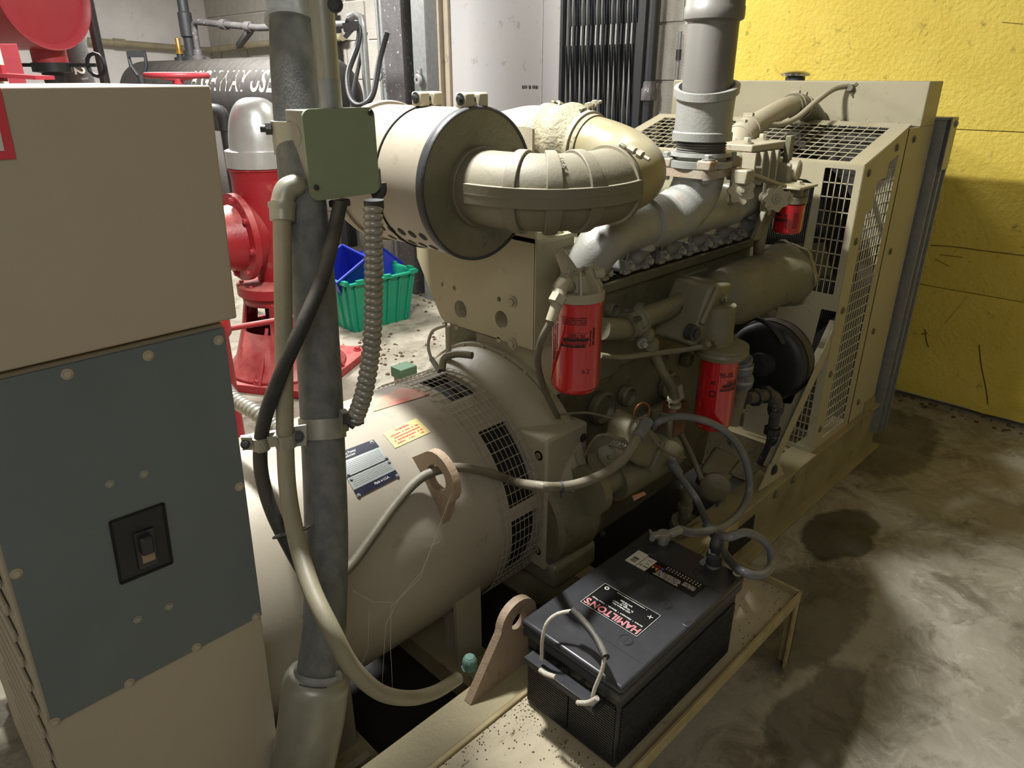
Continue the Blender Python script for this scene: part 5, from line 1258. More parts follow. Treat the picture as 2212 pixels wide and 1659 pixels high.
# engine fan inside guard
t = thing('cooling_fan', 'engine cooling fan with slanted blades inside the wire guard', 'fan', (2.80, YC, 0.95))
obj('fan_hub', MB().lathe([(0, 0.07), (0.06, 0.07), (0.07, 0.03)], (2.77, YC, 0.93), (1, 0, 0), 24), M['beige'], t)
for k in range(7):
    g = 2*PI*k/7+0.3; rd = Vector((0, math.cos(g), math.sin(g))); tn = Vector((0.55, -math.sin(g), math.cos(g))).normalized()*0.065; p0 = Vector((2.80, YC, 0.93))
    obj('fan_blade', MB().poly([p0+rd*0.07-tn, p0+rd*0.44-tn*1.25, p0+rd*0.44+tn*1.25, p0+rd*0.07+tn], Vector((0.004, 0, 0))), M['engine'], t, fix=True)

# ---- radiator
RX0, RX1, RY0, RY1 = 3.02, 3.31, 0.945, 2.055
t = thing('radiator', 'beige radiator with tall top tank and shiny filler cap, far end of set', 'radiator', (3.16, YC, 0.25))
obj('top_tank', MB().box(3.14, 3.30, RY0-0.008, 2.055, 1.472, 1.633), M['cage'], t, bevel=0.004)
obj('side_panel', MB().box(3.02, 3.31, 0.940, 0.950, 0.17, 1.472), M['cage'], t, bevel=0.001)
obj('side_panel', MB().box(3.02, 3.31, 2.048, 2.055, 0.17, 1.472), M['cage'], t, bevel=0.001)
obj('core', MB().box(3.14, 3.26, 0.96, 2.04, 0.25, 1.47), M['fin'], t)
mb = MB()
for k in range(130): y = 0.965+1.07*k/129; mb.box(3.128, 3.142, y, y+0.002, 0.26, 1.46)
o = obj('core_fins', mb, M['fin'], t); o['kind'] = 'stuff'
obj('shroud', MB().plate([(0.95, 0.25), (2.05, 0.25), (2.05, 1.46), (0.95, 1.46)], [circ(YC, 0.93, 0.47, 48)], lambda a_, b_, c_: Vector((3.06+c_, a_, b_)), 0.006), M['fin'], t)
cp = PX(1718, 168, 3.21)
mb = MB().lathe([(-0.01, 0.04), (0.012, 0.04), (0.014, 0.03)], (3.21, cp.y, 1.635), (0, 0, 1), 28); obj('filler_neck', mb, M['darksteel'], t)
mb = MB().lathe([(0.014, 0.045), (0.016, 0.058), (0.024, 0.060), (0.030, 0.052), (0.036, 0.03), (0.038, 0.001)], (3.21, cp.y, 1.635), (0, 0, 1), 36); obj('filler_cap', mb, M['chrome'], t)
for k in range(10):
    y = 1.02+k*0.11; bolt(t, (3.13, y, 1.478), (-0.3, 0, 1), M['beige'], 0.007, 0.008)
for (z) in (1.43, 1.0, 0.66, 0.33): bolt(t, (3.10, 0.940, z), (0, -1, 0), M['engine'], 0.010, 0.008)
obj('corner_foot', MB().box(3.19, 3.30, 0.930, 0.940, 0.17, 0.30), M['skid'], t)
# ---- wire guard around the fan
t = thing('fan_guard', 'pale beige sheet metal and wire mesh guard around the engine fan', 'guard', (2.83, 0.94, 0.25))
GX = 2.65
zf = 1.366
FP = lambda a_, b_, c_: Vector((GX+c_, a_, b_))
hole1 = rrect(0.966, 1.074, 0.905, 1.352, 0.004, 1)
pulley_c = (pc.y, pc.z)
outer = [(0.942, 0.25), (1.02, 0.25), (1.02, 0.50), (1.00, 0.54)]
outer = [(0.942, 0.83), (1.00, 0.83), (1.00, 0.54)] # strip beside brace
outer = [(0.942, 0.25), (0.985, 0.25), (0.985, 0.80), (0.985, 0.84), (1.02, 0.55)]
# main sheet: right column, top rail, centre web cut round the pulley
outer = [(0.942, 0.84), (1.02, 0.80), (1.04, 0.40), (1.10, 0.40)]
arc = [(pc.y+0.17*math.cos(g), pc.z+0.17*math.sin(g)) for g in [math.radians(a_) for a_ in range(200, 79, -12)]]
outer = [(0.942, 0.845), (1.0, 0.845), (1.03, 0.44), (1.10, 0.42)] + [p for p in arc if p[1] > 0.45] + [(1.16, 0.86), (1.155, 0.925), (1.107, 0.93), (1.100, 1.305), (1.34, 1.315), (1.34, zf), (2.06, zf), (2.06, zf), (0.942, zf)]
outer = [(0.942, 0.845), (1.0, 0.845), (1.03, 0.44), (1.10, 0.42), (1.08, 0.50), (1.03, 0.60), (1.05, 0.70), (1.13, 0.76), (1.17, 0.77), (1.155, 0.925), (1.107, 0.935), (1.100, 1.29), (1.135, 1.305), (1.335, 1.31), (1.335, zf), (0.942, zf)]
fsh = obj('front_sheet', MB().plate(outer, [hole1], FP, 0.004), M['cage'], t, bevel=0.0006)
obj('front_sheet', MB().box(GX-0.002, GX+0.002, 1.80, 2.06, 0.25, zf), M['cage'], t)
obj('top_rail', MB().box(GX-0.002, GX+0.002, 1.33, 1.80, 1.25, zf), M['cage'], t)
def wire(mb_, par): obj('wire', mb_, M['cage'], par, smooth=0)
for k in range(1, 5): wire(MB().box(GX+0.001, GX+0.005, 0.966+0.108*k/5-0.0016, 0.966+0.108*k/5+0.0016, 0.905, 1.352), fsh)
for k in range(1, 9): wire(MB().box(GX+0.001, GX+0.005, 0.966, 1.074, 0.905+0.447*k/9-0.0018, 0.905+0.447*k/9+0.0018), fsh)
# lower front mesh window and its sheet
outer = [(0.942, 0.25), (1.24, 0.25), (1.24, 0.42), (1.10, 0.42), (1.03, 0.56), (0.98, 0.72), (0.942, 0.72)]
hole2 = [(0.968, 0.268), (1.055, 0.268), (1.055, 0.42), (1.02, 0.52), (0.968, 0.62)]
lsh = obj('lower_sheet', MB().plate(outer, [hole2], FP, 0.004), M['cage'], t, bevel=0.0006)
for k in range(1, 5): wire(MB().box(GX+0.001, GX+0.004, 0.968+0.087*k/5-0.0013, 0.968+0.087*k/5+0.0013, 0.268, 0.5), lsh)
for k in range(1, 9): wire(MB().box(GX+0.001, GX+0.004, 0.968, 1.055, 0.268+0.3*k/9-0.0015, 0.268+0.3*k/9+0.0015), lsh)
# side panel with long mesh window
SP = lambda a_, b_, c_: Vector((a_, 0.942+c_, b_))
outer = [(GX, 0.25), (3.03, 0.25), (3.03, 1.474), (3.0, 1.474), (GX, zf)]
hole3 = [(2.745, 0.285), (2.965, 0.285), (2.965, 1.385), (2.88, 1.36), (2.88, 1.31), (2.80, 1.30), (2.80, 1.20), (2.745, 1.19)]
ssh = obj('side_sheet', MB().plate(outer, [hole3], SP, 0.004), M['cage'], t, bevel=0.0006)
for k in range(1, 9):
    x = 2.745+0.22*k/9; wire(MB().box(x-0.0013, x+0.0013, 0.942, 0.946, 0.285, 1.19 if x < 2.8 else (1.30 if x < 2.88 else 1.37)), ssh)
for k in range(1, 28):
    z = 0.285+1.09*k/27; wire(MB().box(2.745 if z < 1.19 else (2.80 if z < 1.30 else 2.88), 2.965, 0.942, 0.946, z-0.0013, z+0.0013), ssh)
for z in (1.34, 1.10, 0.84, 0.58, 0.34): bolt(t, (2.70, 0.940, z), (0, -1, 0), M['engine'], 0.010, 0.007)
for z in (1.41, ): bolt(t, (2.93, 0.940, z), (0, -1, 0), M['engine'], 0.010, 0.007)
# sloped roof
def RF(a_, b_, c_):
    return Vector((GX+a_, b_, zf+0.002+a_*(1.474-zf)/0.37+c_))
outer = [(0, 0.942), (0.40, 0.942), (0.40, 2.057), (0, 2.057)]
hole4 = [(0.02, 1.0), (0.36, 1.0), (0.36, 2.0), (0.02, 2.0)]
rsh = obj('roof_sheet', MB().plate(outer, [hole4], RF, 0.004), M['cage'], t, bevel=0.0006)
for k in range(0, 27):
    y = 1.0+1.0*k/26; wire(MB().bar(RF(0.02, y, 0), RF(0.36, y, 0), 0.0035, 0.003), rsh)
for k in range(1, 9):
    a_ = 0.02+0.34*k/9; wire(MB().bar(RF(a_, 1.0, 0.002), RF(a_, 2.0, 0.002), 0.0035, 0.003), rsh)
# angle brace
t = thing('angle_brace', 'slanted beige angle iron brace from guard down to the skid rail', 'brace', (2.3, 0.95, 0.25))
a = PY(1815, 690, 0.945); b = PY(1668, 1010, 0.945); c = PY(1640, 1055, 0.945)
d_ = (b-a).normalized(); nrm = Vector((0, -1, 0)); sd = d_.cross(nrm)
obj('angle_flange', MB().bar(a, b, 0.004, 0.055, sd.cross(d_) if False else nrm.cross(d_)), M['cage'], t, bevel=0.001)
obj('angle_flange', MB().bar(a+nrm.cross(d_)*0.026+Vector((0, 0.022, 0)), b+nrm.cross(d_)*0.026+Vector((0, 0.022, 0)), 0.045, 0.004, nrm.cross(d_)), M['cage'], t, bevel=0.001)
p = PY(1664, 1035, 0.94)
obj('foot_plate', MB().poly([PY(1683, 1000, 0.94), PY(1696, 1027, 0.94), PY(1672, 1040, 0.94), PY(1640, 1060, 0.94), PY(1650, 1040, 0.94), PY(1665, 1003, 0.94)], (0, 0.006, 0)), M['cage'], t, fix=True)
bolt(t, PY(1672, 1015, 0.938), (0, -1, 0), M['darksteel'], 0.014, 0.01)
# galvanised duct frame beyond the radiator
t = thing('duct_frame', 'galvanised upright duct frame post between radiator and yellow wall', 'frame', (3.42, 0.93, 0))
p = PY(2043, 262, 0.90)
obj('post_channel', MB().box(3.34, 3.352, 0.905, 1.0, 0.10, 1.49).box(3.37, 3.382, 0.895, 1.0, 0.10, 1.49).box(3.352, 3.37, 0.95, 0.96, 0.10, 1.49).box(3.415, 3.425, 0.89, 1.0, 0.10, 1.49), M['steel'], t, bevel=0.001)
obj('head_channel', MB().box(3.33, 3.43, 0.90, 2.1, 1.49, 1.50), M['steel'], t)
obj('corner_plate', MB().box(3.345, 3.425, 0.888, 0.892, 1.30, 1.50), M['steel'], t)
bolt(t, (3.40, 0.888, 1.475), (0, -1, 0), M['steel'], 0.010, 0.008)
obj('canvas_duct', MB().box(3.43, 4.14, 1.25, 2.05, 0.2, 1.42), M['black'], t, bevel=0.02)
# upper coolant pipe and vent hose by radiator tank
t = thing('coolant_pipe', 'beige upper coolant pipe with hose ends running from engine to radiator tank', 'pipe', (2.7, 1.35, 1.45))
P = [PX(1590, 325, 2.36), PX(1596, 300, 2.39), PX(1615, 280, 2.45), PX(1650, 258, 2.60), PX(1695, 234, 2.82), PX(1722, 228, 2.95), PX(1746, 240, 3.05), PX(1764, 266, 3.13)]
cs_ = spline(P, 8)
obj('pipe', MB().tube(cs_[14:40], 0.038, 22), M['beige'], t)
obj('lower_hose', MB().tube(cs_[:18], 0.045, 22), M['beige'], t)
obj('upper_hose', MB().tube(cs_[36:], 0.045, 22), M['engine'], t)
for i in (10, 16, 38, 43):
    d_ = (cs_[i+1]-cs_[i-1]).normalized()
    cl_ = obj('clamp', MB().lathe([(-0.006, 0.0455), (-0.006, 0.0475), (0.006, 0.0475), (0.006, 0.0455)], cs_[i], d_, 36).bar(cs_[i]+Vector((0, -0.015, 0.05)), cs_[i]+Vector((0, 0.02, 0.05)), 0.014, 0.010), M['beige'], t)
t = thing('vent_hose', 'thin beige vent hose snaking from engine up to the radiator top tank', 'hose', (2.7, 1.2, 1.5))
P = [PX(1577, 322, 2.30), PX(1600, 290, 2.38), PX(1632, 266, 2.5), PX(1680, 270, 2.62), PX(1720, 255, 2.75), PX(1760, 222, 2.9), PX(1800, 193, 3.05), PX(1832, 186, 3.13)]
obj('hose', MB().tube(spline(P, 8), 0.0105, 14), M['beige'], t)
q = PX(1838, 190, 3.13)
obj('hose_fitting', MB().lathe([(-0.015, 0.014), (0.02, 0.016)], q, (1, 0, -0.1), 6).tube([q, q+Vector((0, -0.02, 0.02))], 0.003, 6).tube([q, q+Vector((0, -0.01, -0.03))], 0.004, 6), M['engine'], t)
# ================================================================== FOREGROUND
# ---- control cabinet
CY_ = 1.10
t = thing('control_cabinet', 'tall taupe control cabinet with grey breaker panel at the left foreground', 'cabinet', (0.25, CY_, 0.1))
tilt = 0.035
def CBX(x0, x1, y0, y1, z0, z1, ref=1.3, tilt=0.035):
    """box whose uprights lean slightly with the mounting"""
    vs = []
    for z in (z0, z1):
        for y in (y0, y1):
            for x in (x0, x1): vs.append((x+(z-ref)*tilt, y, z))
    return MB().add(vs, [(0, 2, 3, 1), (4, 5, 7, 6), (0, 1, 5, 4), (2, 6, 7, 3), (0, 4, 6, 2), (1, 3, 7, 5)])
ub = obj('upper_box', CBX(-0.12, 0.4615, 1.085, 1.60, 1.293, 1.638, tilt=0.043), M['cabinet'], t, bevel=0.003)
lb = obj('lower_box', CBX(0.082, 0.444, CY_+0.004, 1.85, 0.12, 1.285), M['cabinet'], t, bevel=0.002)
obj('gap_strip', CBX(0.10, 0.40, 1.13, 1.6, 1.28, 1.30), M['dark'], t)
fp = obj('breaker_panel', CBX(0.088, 0.4435, CY_-0.003, CY_+0.003, 0.705, 1.279), M['panelgray'], t, bevel=0.0015)
def cab(u, v): return PY(u, v, CY_-0.003)
for (u, v) in ((472, 735), (320, 768), (145, 808), (517, 1051), (35, 1239), (553, 1332), (424, 1398), (279, 1475), (117, 1560)):
    bolt(t, cab(u, v), (0, -1, 0), M['cabinet'], 0.0055, 0.004, 'panel_bolt')
for (u, v) in ((237, 1045), (311, 1024), (297, 1338), (365, 1310)):
    bolt(t, cab(u, v), (0, -1, 0), M['zinc'], 0.0045, 0.003, 'panel_screw')
# breaker opening
A, B, C, D = cab(237, 1128), cab(352, 1087), cab(371, 1215), cab(261, 1260)
def lerp(a, b): return (A*(1-a)+B*a)*(1-b)+(D*(1-a)+C*a)*b
e = Vector((0, -0.0008, 0))
bk = obj('breaker', MB().poly([A+e, B+e, C+e, D+e], (0, 0.004, 0)), M['black'], t, label='black moulded breaker face')
mb = MB()
for a, b in ((A, B), (B, C), (C, D), (D, A)): mb.bar(a+e, b+e, 0.003, 0.004)
obj('opening_edge', mb, M['dark'], bk)
obj('toggle_slot', MB().poly([lerp(0.36, 0.30)+e*2, lerp(0.74, 0.30)+e*2, lerp(0.74, 0.9)+e*2, lerp(0.36, 0.9)+e*2], (0, -0.003, 0)), M['lid'], bk, bevel=0.001)
obj('toggle', MB().poly([lerp(0.42, 0.36)+e*5, lerp(0.66, 0.36)+e*5, lerp(0.66, 0.64)+e*5, lerp(0.42, 0.64)+e*5], (0, -0.012, 0)), M['lid'], bk, bevel=0.003)
obj('toggle_mark', MB().poly([lerp(0.44, 0.66)+e*6, lerp(0.68, 0.66)+e*6, lerp(0.68, 0.80)+e*6, lerp(0.44, 0.80)+e*6], (0, -0.002, 0)), M['eyepaint'], bk)
# red bordered label on the upper box
def ub_(u, v): return PY(u, v, 1.083)
b0 = ub_(35, 343); b1 = ub_(8, 180)
L = [Vector((-0.11, 1.084, b0.z-0.0)), Vector((b0.x, 1.084, b0.z)), Vector((b0.x+0.003, 1.084, b1.z)), Vector((-0.11, 1.084, b1.z))]
lab = obj('bordered_label', MB().poly(L, (0, -0.0008, 0)), M['redprint'], t, label='white label with red border')
k_ = 0.010
obj('label_face', MB().poly([L[0]+Vector((k_, -0.001, k_)), L[1]+Vector((-k_, -0.001, k_)), L[2]+Vector((-k_, -0.001, -k_)), L[3]+Vector((k_, -0.001, -k_))], (0, -0.0006, 0)), M['labelwhite'], lab)
# left return with louvres
mb = MB()
for k in range(18):
    z = 0.20+k*0.05; vs = CBX(0.074, 0.080, 1.14+0.0, 1.50, z, z+0.02).v; mb.add(vs, [(0, 2, 3, 1), (4, 5, 7, 6), (0, 1, 5, 4), (2, 6, 7, 3), (0, 4, 6, 2), (1, 3, 7, 5)])
obj('louvre', mb, M['cabinet'], t, bevel=0.002)
obj('cabinet_base', MB().box(0.05, 0.42, 1.12, 1.9, 0.10, 0.14), M['skid'], t)
# ---- big liquid-tight conduit
t = thing('large_conduit', 'thick grey textured flexible conduit running vertically past the cabinet', 'conduit', PD(665, 1500, 1.42))
cp_ = [PD(632, 40, 1.36), PD(634, 150, 1.36), PD(652, 400, 1.36), PD(675, 600, 1.385), PD(690, 800, 1.41), PD(700, 1000, 1.42), PD(705, 1150, 1.42), PD(704, 1260, 1.42), PD(700, 1360, 1.42), PD(688, 1450, 1.42)]
cs_ = spline(cp_, 10)
obj('jacket', MB().tube(cs_, 0.0425, 32), M['conduit'], t)
d_ = (cs_[1]-cs_[0]).normalized()
obj('top_coupling', MB().tube([cs_[0]-d_*0.5, cs_[0]-d_*0.25, PD(630, 48, 1.36)], 0.047, 32), M['steel'], t)
obj('coupling_flange', MB().lathe([(0, 0.047), (0.0, 0.050), (0.008, 0.050), (0.008, 0.047)], PD(630, 44, 1.36), d_, 32), M['steel'], t)
obj('steel_band', MB().lathe([(0, 0.043), (0.0, 0.048), (0.035, 0.050), (0.045, 0.054), (0.055, 0.054), (0.058, 0.044)], cs_[-2], (cs_[-1]-cs_[-4]), 32), M['steel'], t)
q0 = cs_[-1]; q1 = PD(672, 1560, 1.45); q2 = PD(655, 1650, 1.5); q3 = PD(630, 1760, 1.55)
obj('end_connector', MB().tube(spline([q0-(q0-cs_[-4]).normalized()*0.0, PD(680, 1500, 1.43), q1, q2, q3], 6), [0.052, 0.060, 0.064, 0.066, 0.066, 0.066]+[0.066]*19, 32), M['zinc'], t)
obj('elbow_cover', MB().poly([PD(738, 1445, 1.40), PD(750, 1495, 1.42), PD(718, 1590, 1.46), PD(640, 1660, 1.5), PD(690, 1520, 1.43), PD(730, 1470, 1.40)], (-0.02, 0.02, 0)), M['zinc'], t, fix=True, bevel=0.004)
mb = MB()
for k in range(3): mb.lathe([(0, 0.0555), (0.0025, 0.0555)], cs_[-2]+(cs_[-1]-cs_[-4]).normalized()*(0.012+k*0.010), (cs_[-1]-cs_[-4]), 32, 0.2, 1.2)
obj('band_slots', mb, M['darksteel'], t)
# clamp strap across the conduit and both cables
t = thing('strap_clamp', 'galvanised strap clamp holding the thick conduit and two cables', 'clamp', PD(690, 940, 1.37))
i_ = min(range(len(cs_)), key=lambda i: abs(cs_[i].z-PD(697, 935, 1.415).z))
dd = (cs_[i_+1]-cs_[i_-1]).normalized()
obj('large_band', MB().lathe([(-0.020, 0.0435), (-0.020, 0.046), (0.020, 0.046), (0.020, 0.0435)], cs_[i_], dd, 40), M['zinc'], t)
def sq(u, v, d): return PD(u, v, d)
obj('band_ear', MB().poly([sq(740, 893, 1.38), sq(754, 890, 1.40), sq(754, 930, 1.40), sq(740, 936, 1.38)], (0.004, 0.02, 0)), M['zinc'], t, fix=True)
obj('band_tab', MB().poly([sq(635, 922, 1.36), sq(662, 918, 1.36), sq(662, 962, 1.36), sq(638, 965, 1.36), sq(633, 950, 1.36)], (0.003, 0.003, 0)), M['zinc'], t, fix=True)
obj('clamp_screw', MB().hexbolt(sq(644, 943, 1.358), -ray(644, 943), 0.008, 0.006), M['darksteel'], t)
# two bowed bands on cables and rear bar
def arcband(u, v, d, r, wdt):
    c = sq(u, v, d); ax = Vector((0.02, 0.02, 1)).normalized()
    return MB().lathe([(-wdt/2, r), (-wdt/2, r+0.002), (wdt/2, r+0.002), (wdt/2, r)], c, ax, 28)
obj('cable_band', arcband(563, 957, 1.35, 0.0145, 0.026), M['zinc'], t)
obj('cable_band', arcband(617, 950, 1.355, 0.018, 0.026), M['zinc'], t)
obj('strut_rail', MB().bar(sq(522, 957, 1.375), sq(745, 920, 1.45), 0.010, 0.028), M['zinc'], t)
obj('strap_end', MB().bar(sq(524, 958, 1.33), sq(545, 958, 1.335), 0.003, 0.026), M['zinc'], t)
obj('strap_link', MB().bar(sq(580, 955, 1.335), sq(600, 952, 1.335), 0.003, 0.022), M['zinc'], t)
obj('strap_screw', MB().hexbolt(sq(530, 960, 1.328), -ray(530, 960), 0.006, 0.005), M['darksteel'], t)
# ---- slim galvanised pipe beside, above the junction box
t = thing('steel_riser', 'slim galvanised steel pipe rising from the junction box beside thick conduit', 'pipe', PD(706, 225, 1.31))
rc = PY(714, 236, 1.256); rc.z = 1.594; ra = rc+Vector((0.012, 0.01, 0.42)); rb = rc+(ra-rc)*0.12
obj('pipe', MB().tube([ra, rb, rc], 0.0215, 22), M['zinc'], t)
obj('lower_coupling', MB().tube([rb, rc], 0.0225, 22), M['steel'], t)
obj('pipe_clamp', MB().lathe([(-0.025, 0.023), (-0.025, 0.026), (0.015, 0.026), (0.015, 0.023)], rc+(ra-rc)*0.62, (ra-rb), 28), M['steel'], t)
obj('clamp_bolt', MB().hexbolt(PD(724, 10, 1.22), -ray(724, 10), 0.009, 0.006), M['darksteel'], t)
# ---- junction box
t = thing('junction_box', 'square junction box with dusty green cover fixed on the thick conduit', 'box', (0.77, 1.22, 1.43))
A, B, C, D = PY(658, 232, 1.22), PY(808, 237, 1.22), PY(818, 418, 1.22), PY(668, 434, 1.22)
xs0, xs1, zb0, zt0 = 0.692, 0.846, 1.436, 1.596
obj('box_body', MB().box(xs0+0.003, xs1-0.003, 1.226, 1.285, zb0+0.003, zt0-0.002), M['boxgray'], t, bevel=0.002)
L = rrect(xs0, xs1, zb0, zt0, 0.016, 6)
obj('cover', MB().plate(L, [], lambda a_, b_, c_: Vector((a_, 1.222+c_, b_)), 0.006), M['boxgreen'], t, bevel=0.001)
for (u, v) in ((683, 405), (800, 243)):
    p = PY(u, v, 1.218); obj('cover_screw', MB().lathe([(0, 0.0055), (0.003, 0.005), (0.0035, 0.001)], p, (0, -1, 0), 14), M['darksteel'], t)
obj('screw_slot', MB().plate(rrect(-0.008, 0.008, -0.005, 0.005, 0.004), [], lambda a_, b_, c_: PY(680, 409, 1.2185)+Vector((a_*0.8-b_*0.6, c_, a_*0.6+b_*0.8)), 0.0006), M['eyepaint'], t)
for z in (1.475, 1.55): obj('knockout', MB().lathe([(0, 0.020), (0.0008, 0.020), (0.001, 0.0185), (0.0004, 0.018)], (xs0+0.003, 1.256, z), (-1, 0, 0), 28), M['boxgray'], t)
obj('mount_clamp', MB().lathe([(-0.03, 0.0435), (-0.03, 0.047), (0.03, 0.047), (0.03, 0.0435)], cs_[min(range(len(cs_)), key=lambda i: abs(cs_[i].z-1.545))], (0, 0, 1), 36), M['zinc'], t)
p = PD(600, 278, 1.34)
obj('clamp_stud', MB().tube([p, PD(562, 278, 1.33)], 0.0065, 12).lathe([(0, 0.012), (0.012, 0.012)], PD(588, 278, 1.335), (PD(562, 278, 1.33)-p), 6), M['darksteel'], t)
obj('bottom_clip', MB().bar(PY(715, 442, 1.23), PY(752, 436, 1.23), 0.02, 0.014), M['darksteel'], t, bevel=0.003)
# ---- elbow connector and taupe cable
t = thing('conduit_elbow', 'cast elbow fitting entering the side of the junction box', 'elbow', PD(607, 440, 1.31))
el = spline([Vector((xs0+0.004, 1.25, 1.462)), PD(640, 400, 1.32), PD(618, 412, 1.31), PD(610, 440, 1.31)], 6)
obj('elbow_body', MB().tube(el, [0.019]*6+[0.021]*13, 22), M['zinc'], t)
obj('lock_nut', MB().lathe([(0, 0.024), (0.006, 0.024)], (xs0+0.003, 1.25, 1.462), (-1, 0, 0), 8), M['zinc'], t)
q = PD(609, 440, 1.31); dn = (PD(611, 500, 1.315)-q).normalized()
obj('gland_nut', MB().lathe([(-0.002, 0.025), (0.006, 0.025), (0.010, 0.023), (0.014, 0.023), (0.030, 0.0225), (0.032, 0.02)], q, dn, 28), M['zinc'], t)
t = thing('taupe_cable', 'thick taupe cable dropping from elbow, through the clamp and looping low to right', 'cable', PD(780, 1450, 1.33))
P = [PD(609, 455, 1.31), PD(611, 600, 1.315), PD(614, 800, 1.335), PD(616, 950, 1.355), PD(622, 1060, 1.36), PD(640, 1160, 1.33), PD(672, 1270, 1.26), PD(715, 1360, 1.22), PD(760, 1440, 1.25), PD(820, 1495, 1.31), PD(885, 1508, 1.38), PD(940, 1495, 1.44), PD(990, 1465, 1.5)]
obj('jacket', MB().tube(spline(P, 10), [0.0165]*60+[0.0165-0.0035*k/60 for k in range(61)], 22), M['taupe'], t)
t = thing('cable_tie', 'black cable tie bundling the black and taupe cables', 'tie', PD(632, 1148, 1.34))
c_ = PD(630, 1150, 1.345)
obj('loop', MB().tube([c_+RT*0.034*math.cos(g)+FW*0.018*math.sin(g)+UP*0.010*math.cos(g) for g in [2*PI*k/24 for k in range(24)]], 0.0025, 8, closed=True), M['rubber'], t)
t = thing('black_cable', 'thick black cable crossing in front of the large conduit down the left', 'cable', PD(620, 900, 1.33))
P = [PD(735, 440, 1.36), PD(722, 500, 1.35), PD(697, 600, 1.31), PD(655, 700, 1.29), PD(610, 800, 1.30), PD(576, 890, 1.33), PD(563, 960, 1.35), PD(566, 1030, 1.36), PD(590, 1110, 1.37), PD(630, 1190, 1.385), PD(668, 1260, 1.42), PD(700, 1340, 1.46), PD(720, 1450, 1.5)]
obj('jacket', MB().tube(spline(P, 10), 0.0135, 20), M['rubber'], t)
# ---- corrugated steel flexible conduits
def corr(pts, r, pitch, amp, per=10):
    c = spline(pts, 60); L = [0]
    for i in range(1, len(c)): L.append(L[-1]+(c[i]-c[i-1]).length)
    n = int(L[-1]/pitch*per); out = []; rs_ = []; j = 0
    for k in range(n+1):
        s = L[-1]*k/n
        while j < len(L)-2 and L[j+1] < s: j += 1
        f_ = (s-L[j])/max(L[j+1]-L[j], 1e-9); out.append(c[j].lerp(c[j+1], f_))
        ph = (s/pitch) % 1.0; rs_.append(r+amp*(1-abs(2*ph-1)**2.2*1.6))
    return MB().tube(out, rs_, 22)
t = thing('armored_conduit', 'corrugated metal flexible conduit hanging from right of the junction box', 'conduit', PD(800, 600, 1.30))
P = [PD(806, 445, 1.27), PD(807, 560, 1.29), PD(806, 680, 1.31), PD(800, 770, 1.33), PD(786, 850, 1.35), PD(765, 910, 1.38)]
obj('spiral_sheath', corr(P, 0.0155, 0.0125, 0.0022), M['flexmetal'], t)
obj('side_fitting', MB().tube(spline([PY(806, 425, 1.25), PY(822, 415, 1.24), PY(822, 395, 1.24)], 4), 0.012, 12), M['darksteel'], t)
obj('top_connector', MB().lathe([(0, 0.018), (0.012, 0.018), (0.02, 0.016), (0.026, 0.016)], PD(807, 432, 1.27), (0, 0, -1), 16), M['darksteel'], t)
obj('top_bracket', MB().box(0.835, 0.858, 1.225, 1.25, 1.44, 1.485), M['conduit'], t, bevel=0.006)
t = thing('low_armored_conduit', 'corrugated metal conduit crossing behind cables near the cabinet edge', 'conduit', PD(560, 890, 1.6))
P = [PD(480, 830, 1.66), PD(505, 862, 1.62), PD(550, 890, 1.58), PD(600, 925, 1.55), PD(640, 945, 1.5)]
obj('spiral_sheath', corr(P, 0.016, 0.0125, 0.0022), M['flexmetal'], t)
obj('end_clamp', MB().lathe([(-0.01, 0.02), (0.01, 0.02)], PD(764, 905, 1.38), (0.3, 0.3, 1), 20).bar(PD(782, 890, 1.38), PD(755, 922, 1.38), 0.012, 0.012), M['darksteel'], t)

# ---- battery cable along the set
HG = M['hosegray']
t = thing('ground_cable', 'thick grey cable passing through lifting hook across the alternator to starter', 'cable', PD(1000, 1010, 1.5))
xh_, gh_ = onalt(755, 1225)
def oa(u, v, off=0.014):
    x, g = onalt(u, v, AR+off); return Vector((x, YC+(AR+off)*math.cos(g), AZ+(AR+off)*math.sin(g)))
P = [oa(700, 1270), oa(755, 1225), oa(800, 1165), oa(850, 1095), oa(900, 1040, 0.025), oa(945, 1016, 0.045), oa(1000, 1010, 0.045), oa(1060, 1022, 0.03), oa(1110, 1040, 0.03), PD(1160, 1050, 1.60), PD(1210, 1052, 1.63), PD(1260, 1042, 1.66), PD(1310, 1020, 1.70), PD(1352, 985, 1.74), PD(1380, 940, 1.78), PD(1398, 912, 1.80)]
ob = obj('jacket', MB().tube(spline(P, 8), 0.0118, 18), HG, t)
obj('end_sleeve', MB().tube([PD(1378, 945, 1.775), PD(1399, 908, 1.80)], 0.0155, 16), M['conduit'], t)
obj('cable_clip', MB().lathe([(-0.005, 0.0135), (0.005, 0.0135)], PD(1212, 1052, 1.63), (1, -0.7, 0.1), 16).tube([PD(1212, 1062, 1.62), PD(1212, 1075, 1.63)], 0.003, 6), M['darksteel'], t)
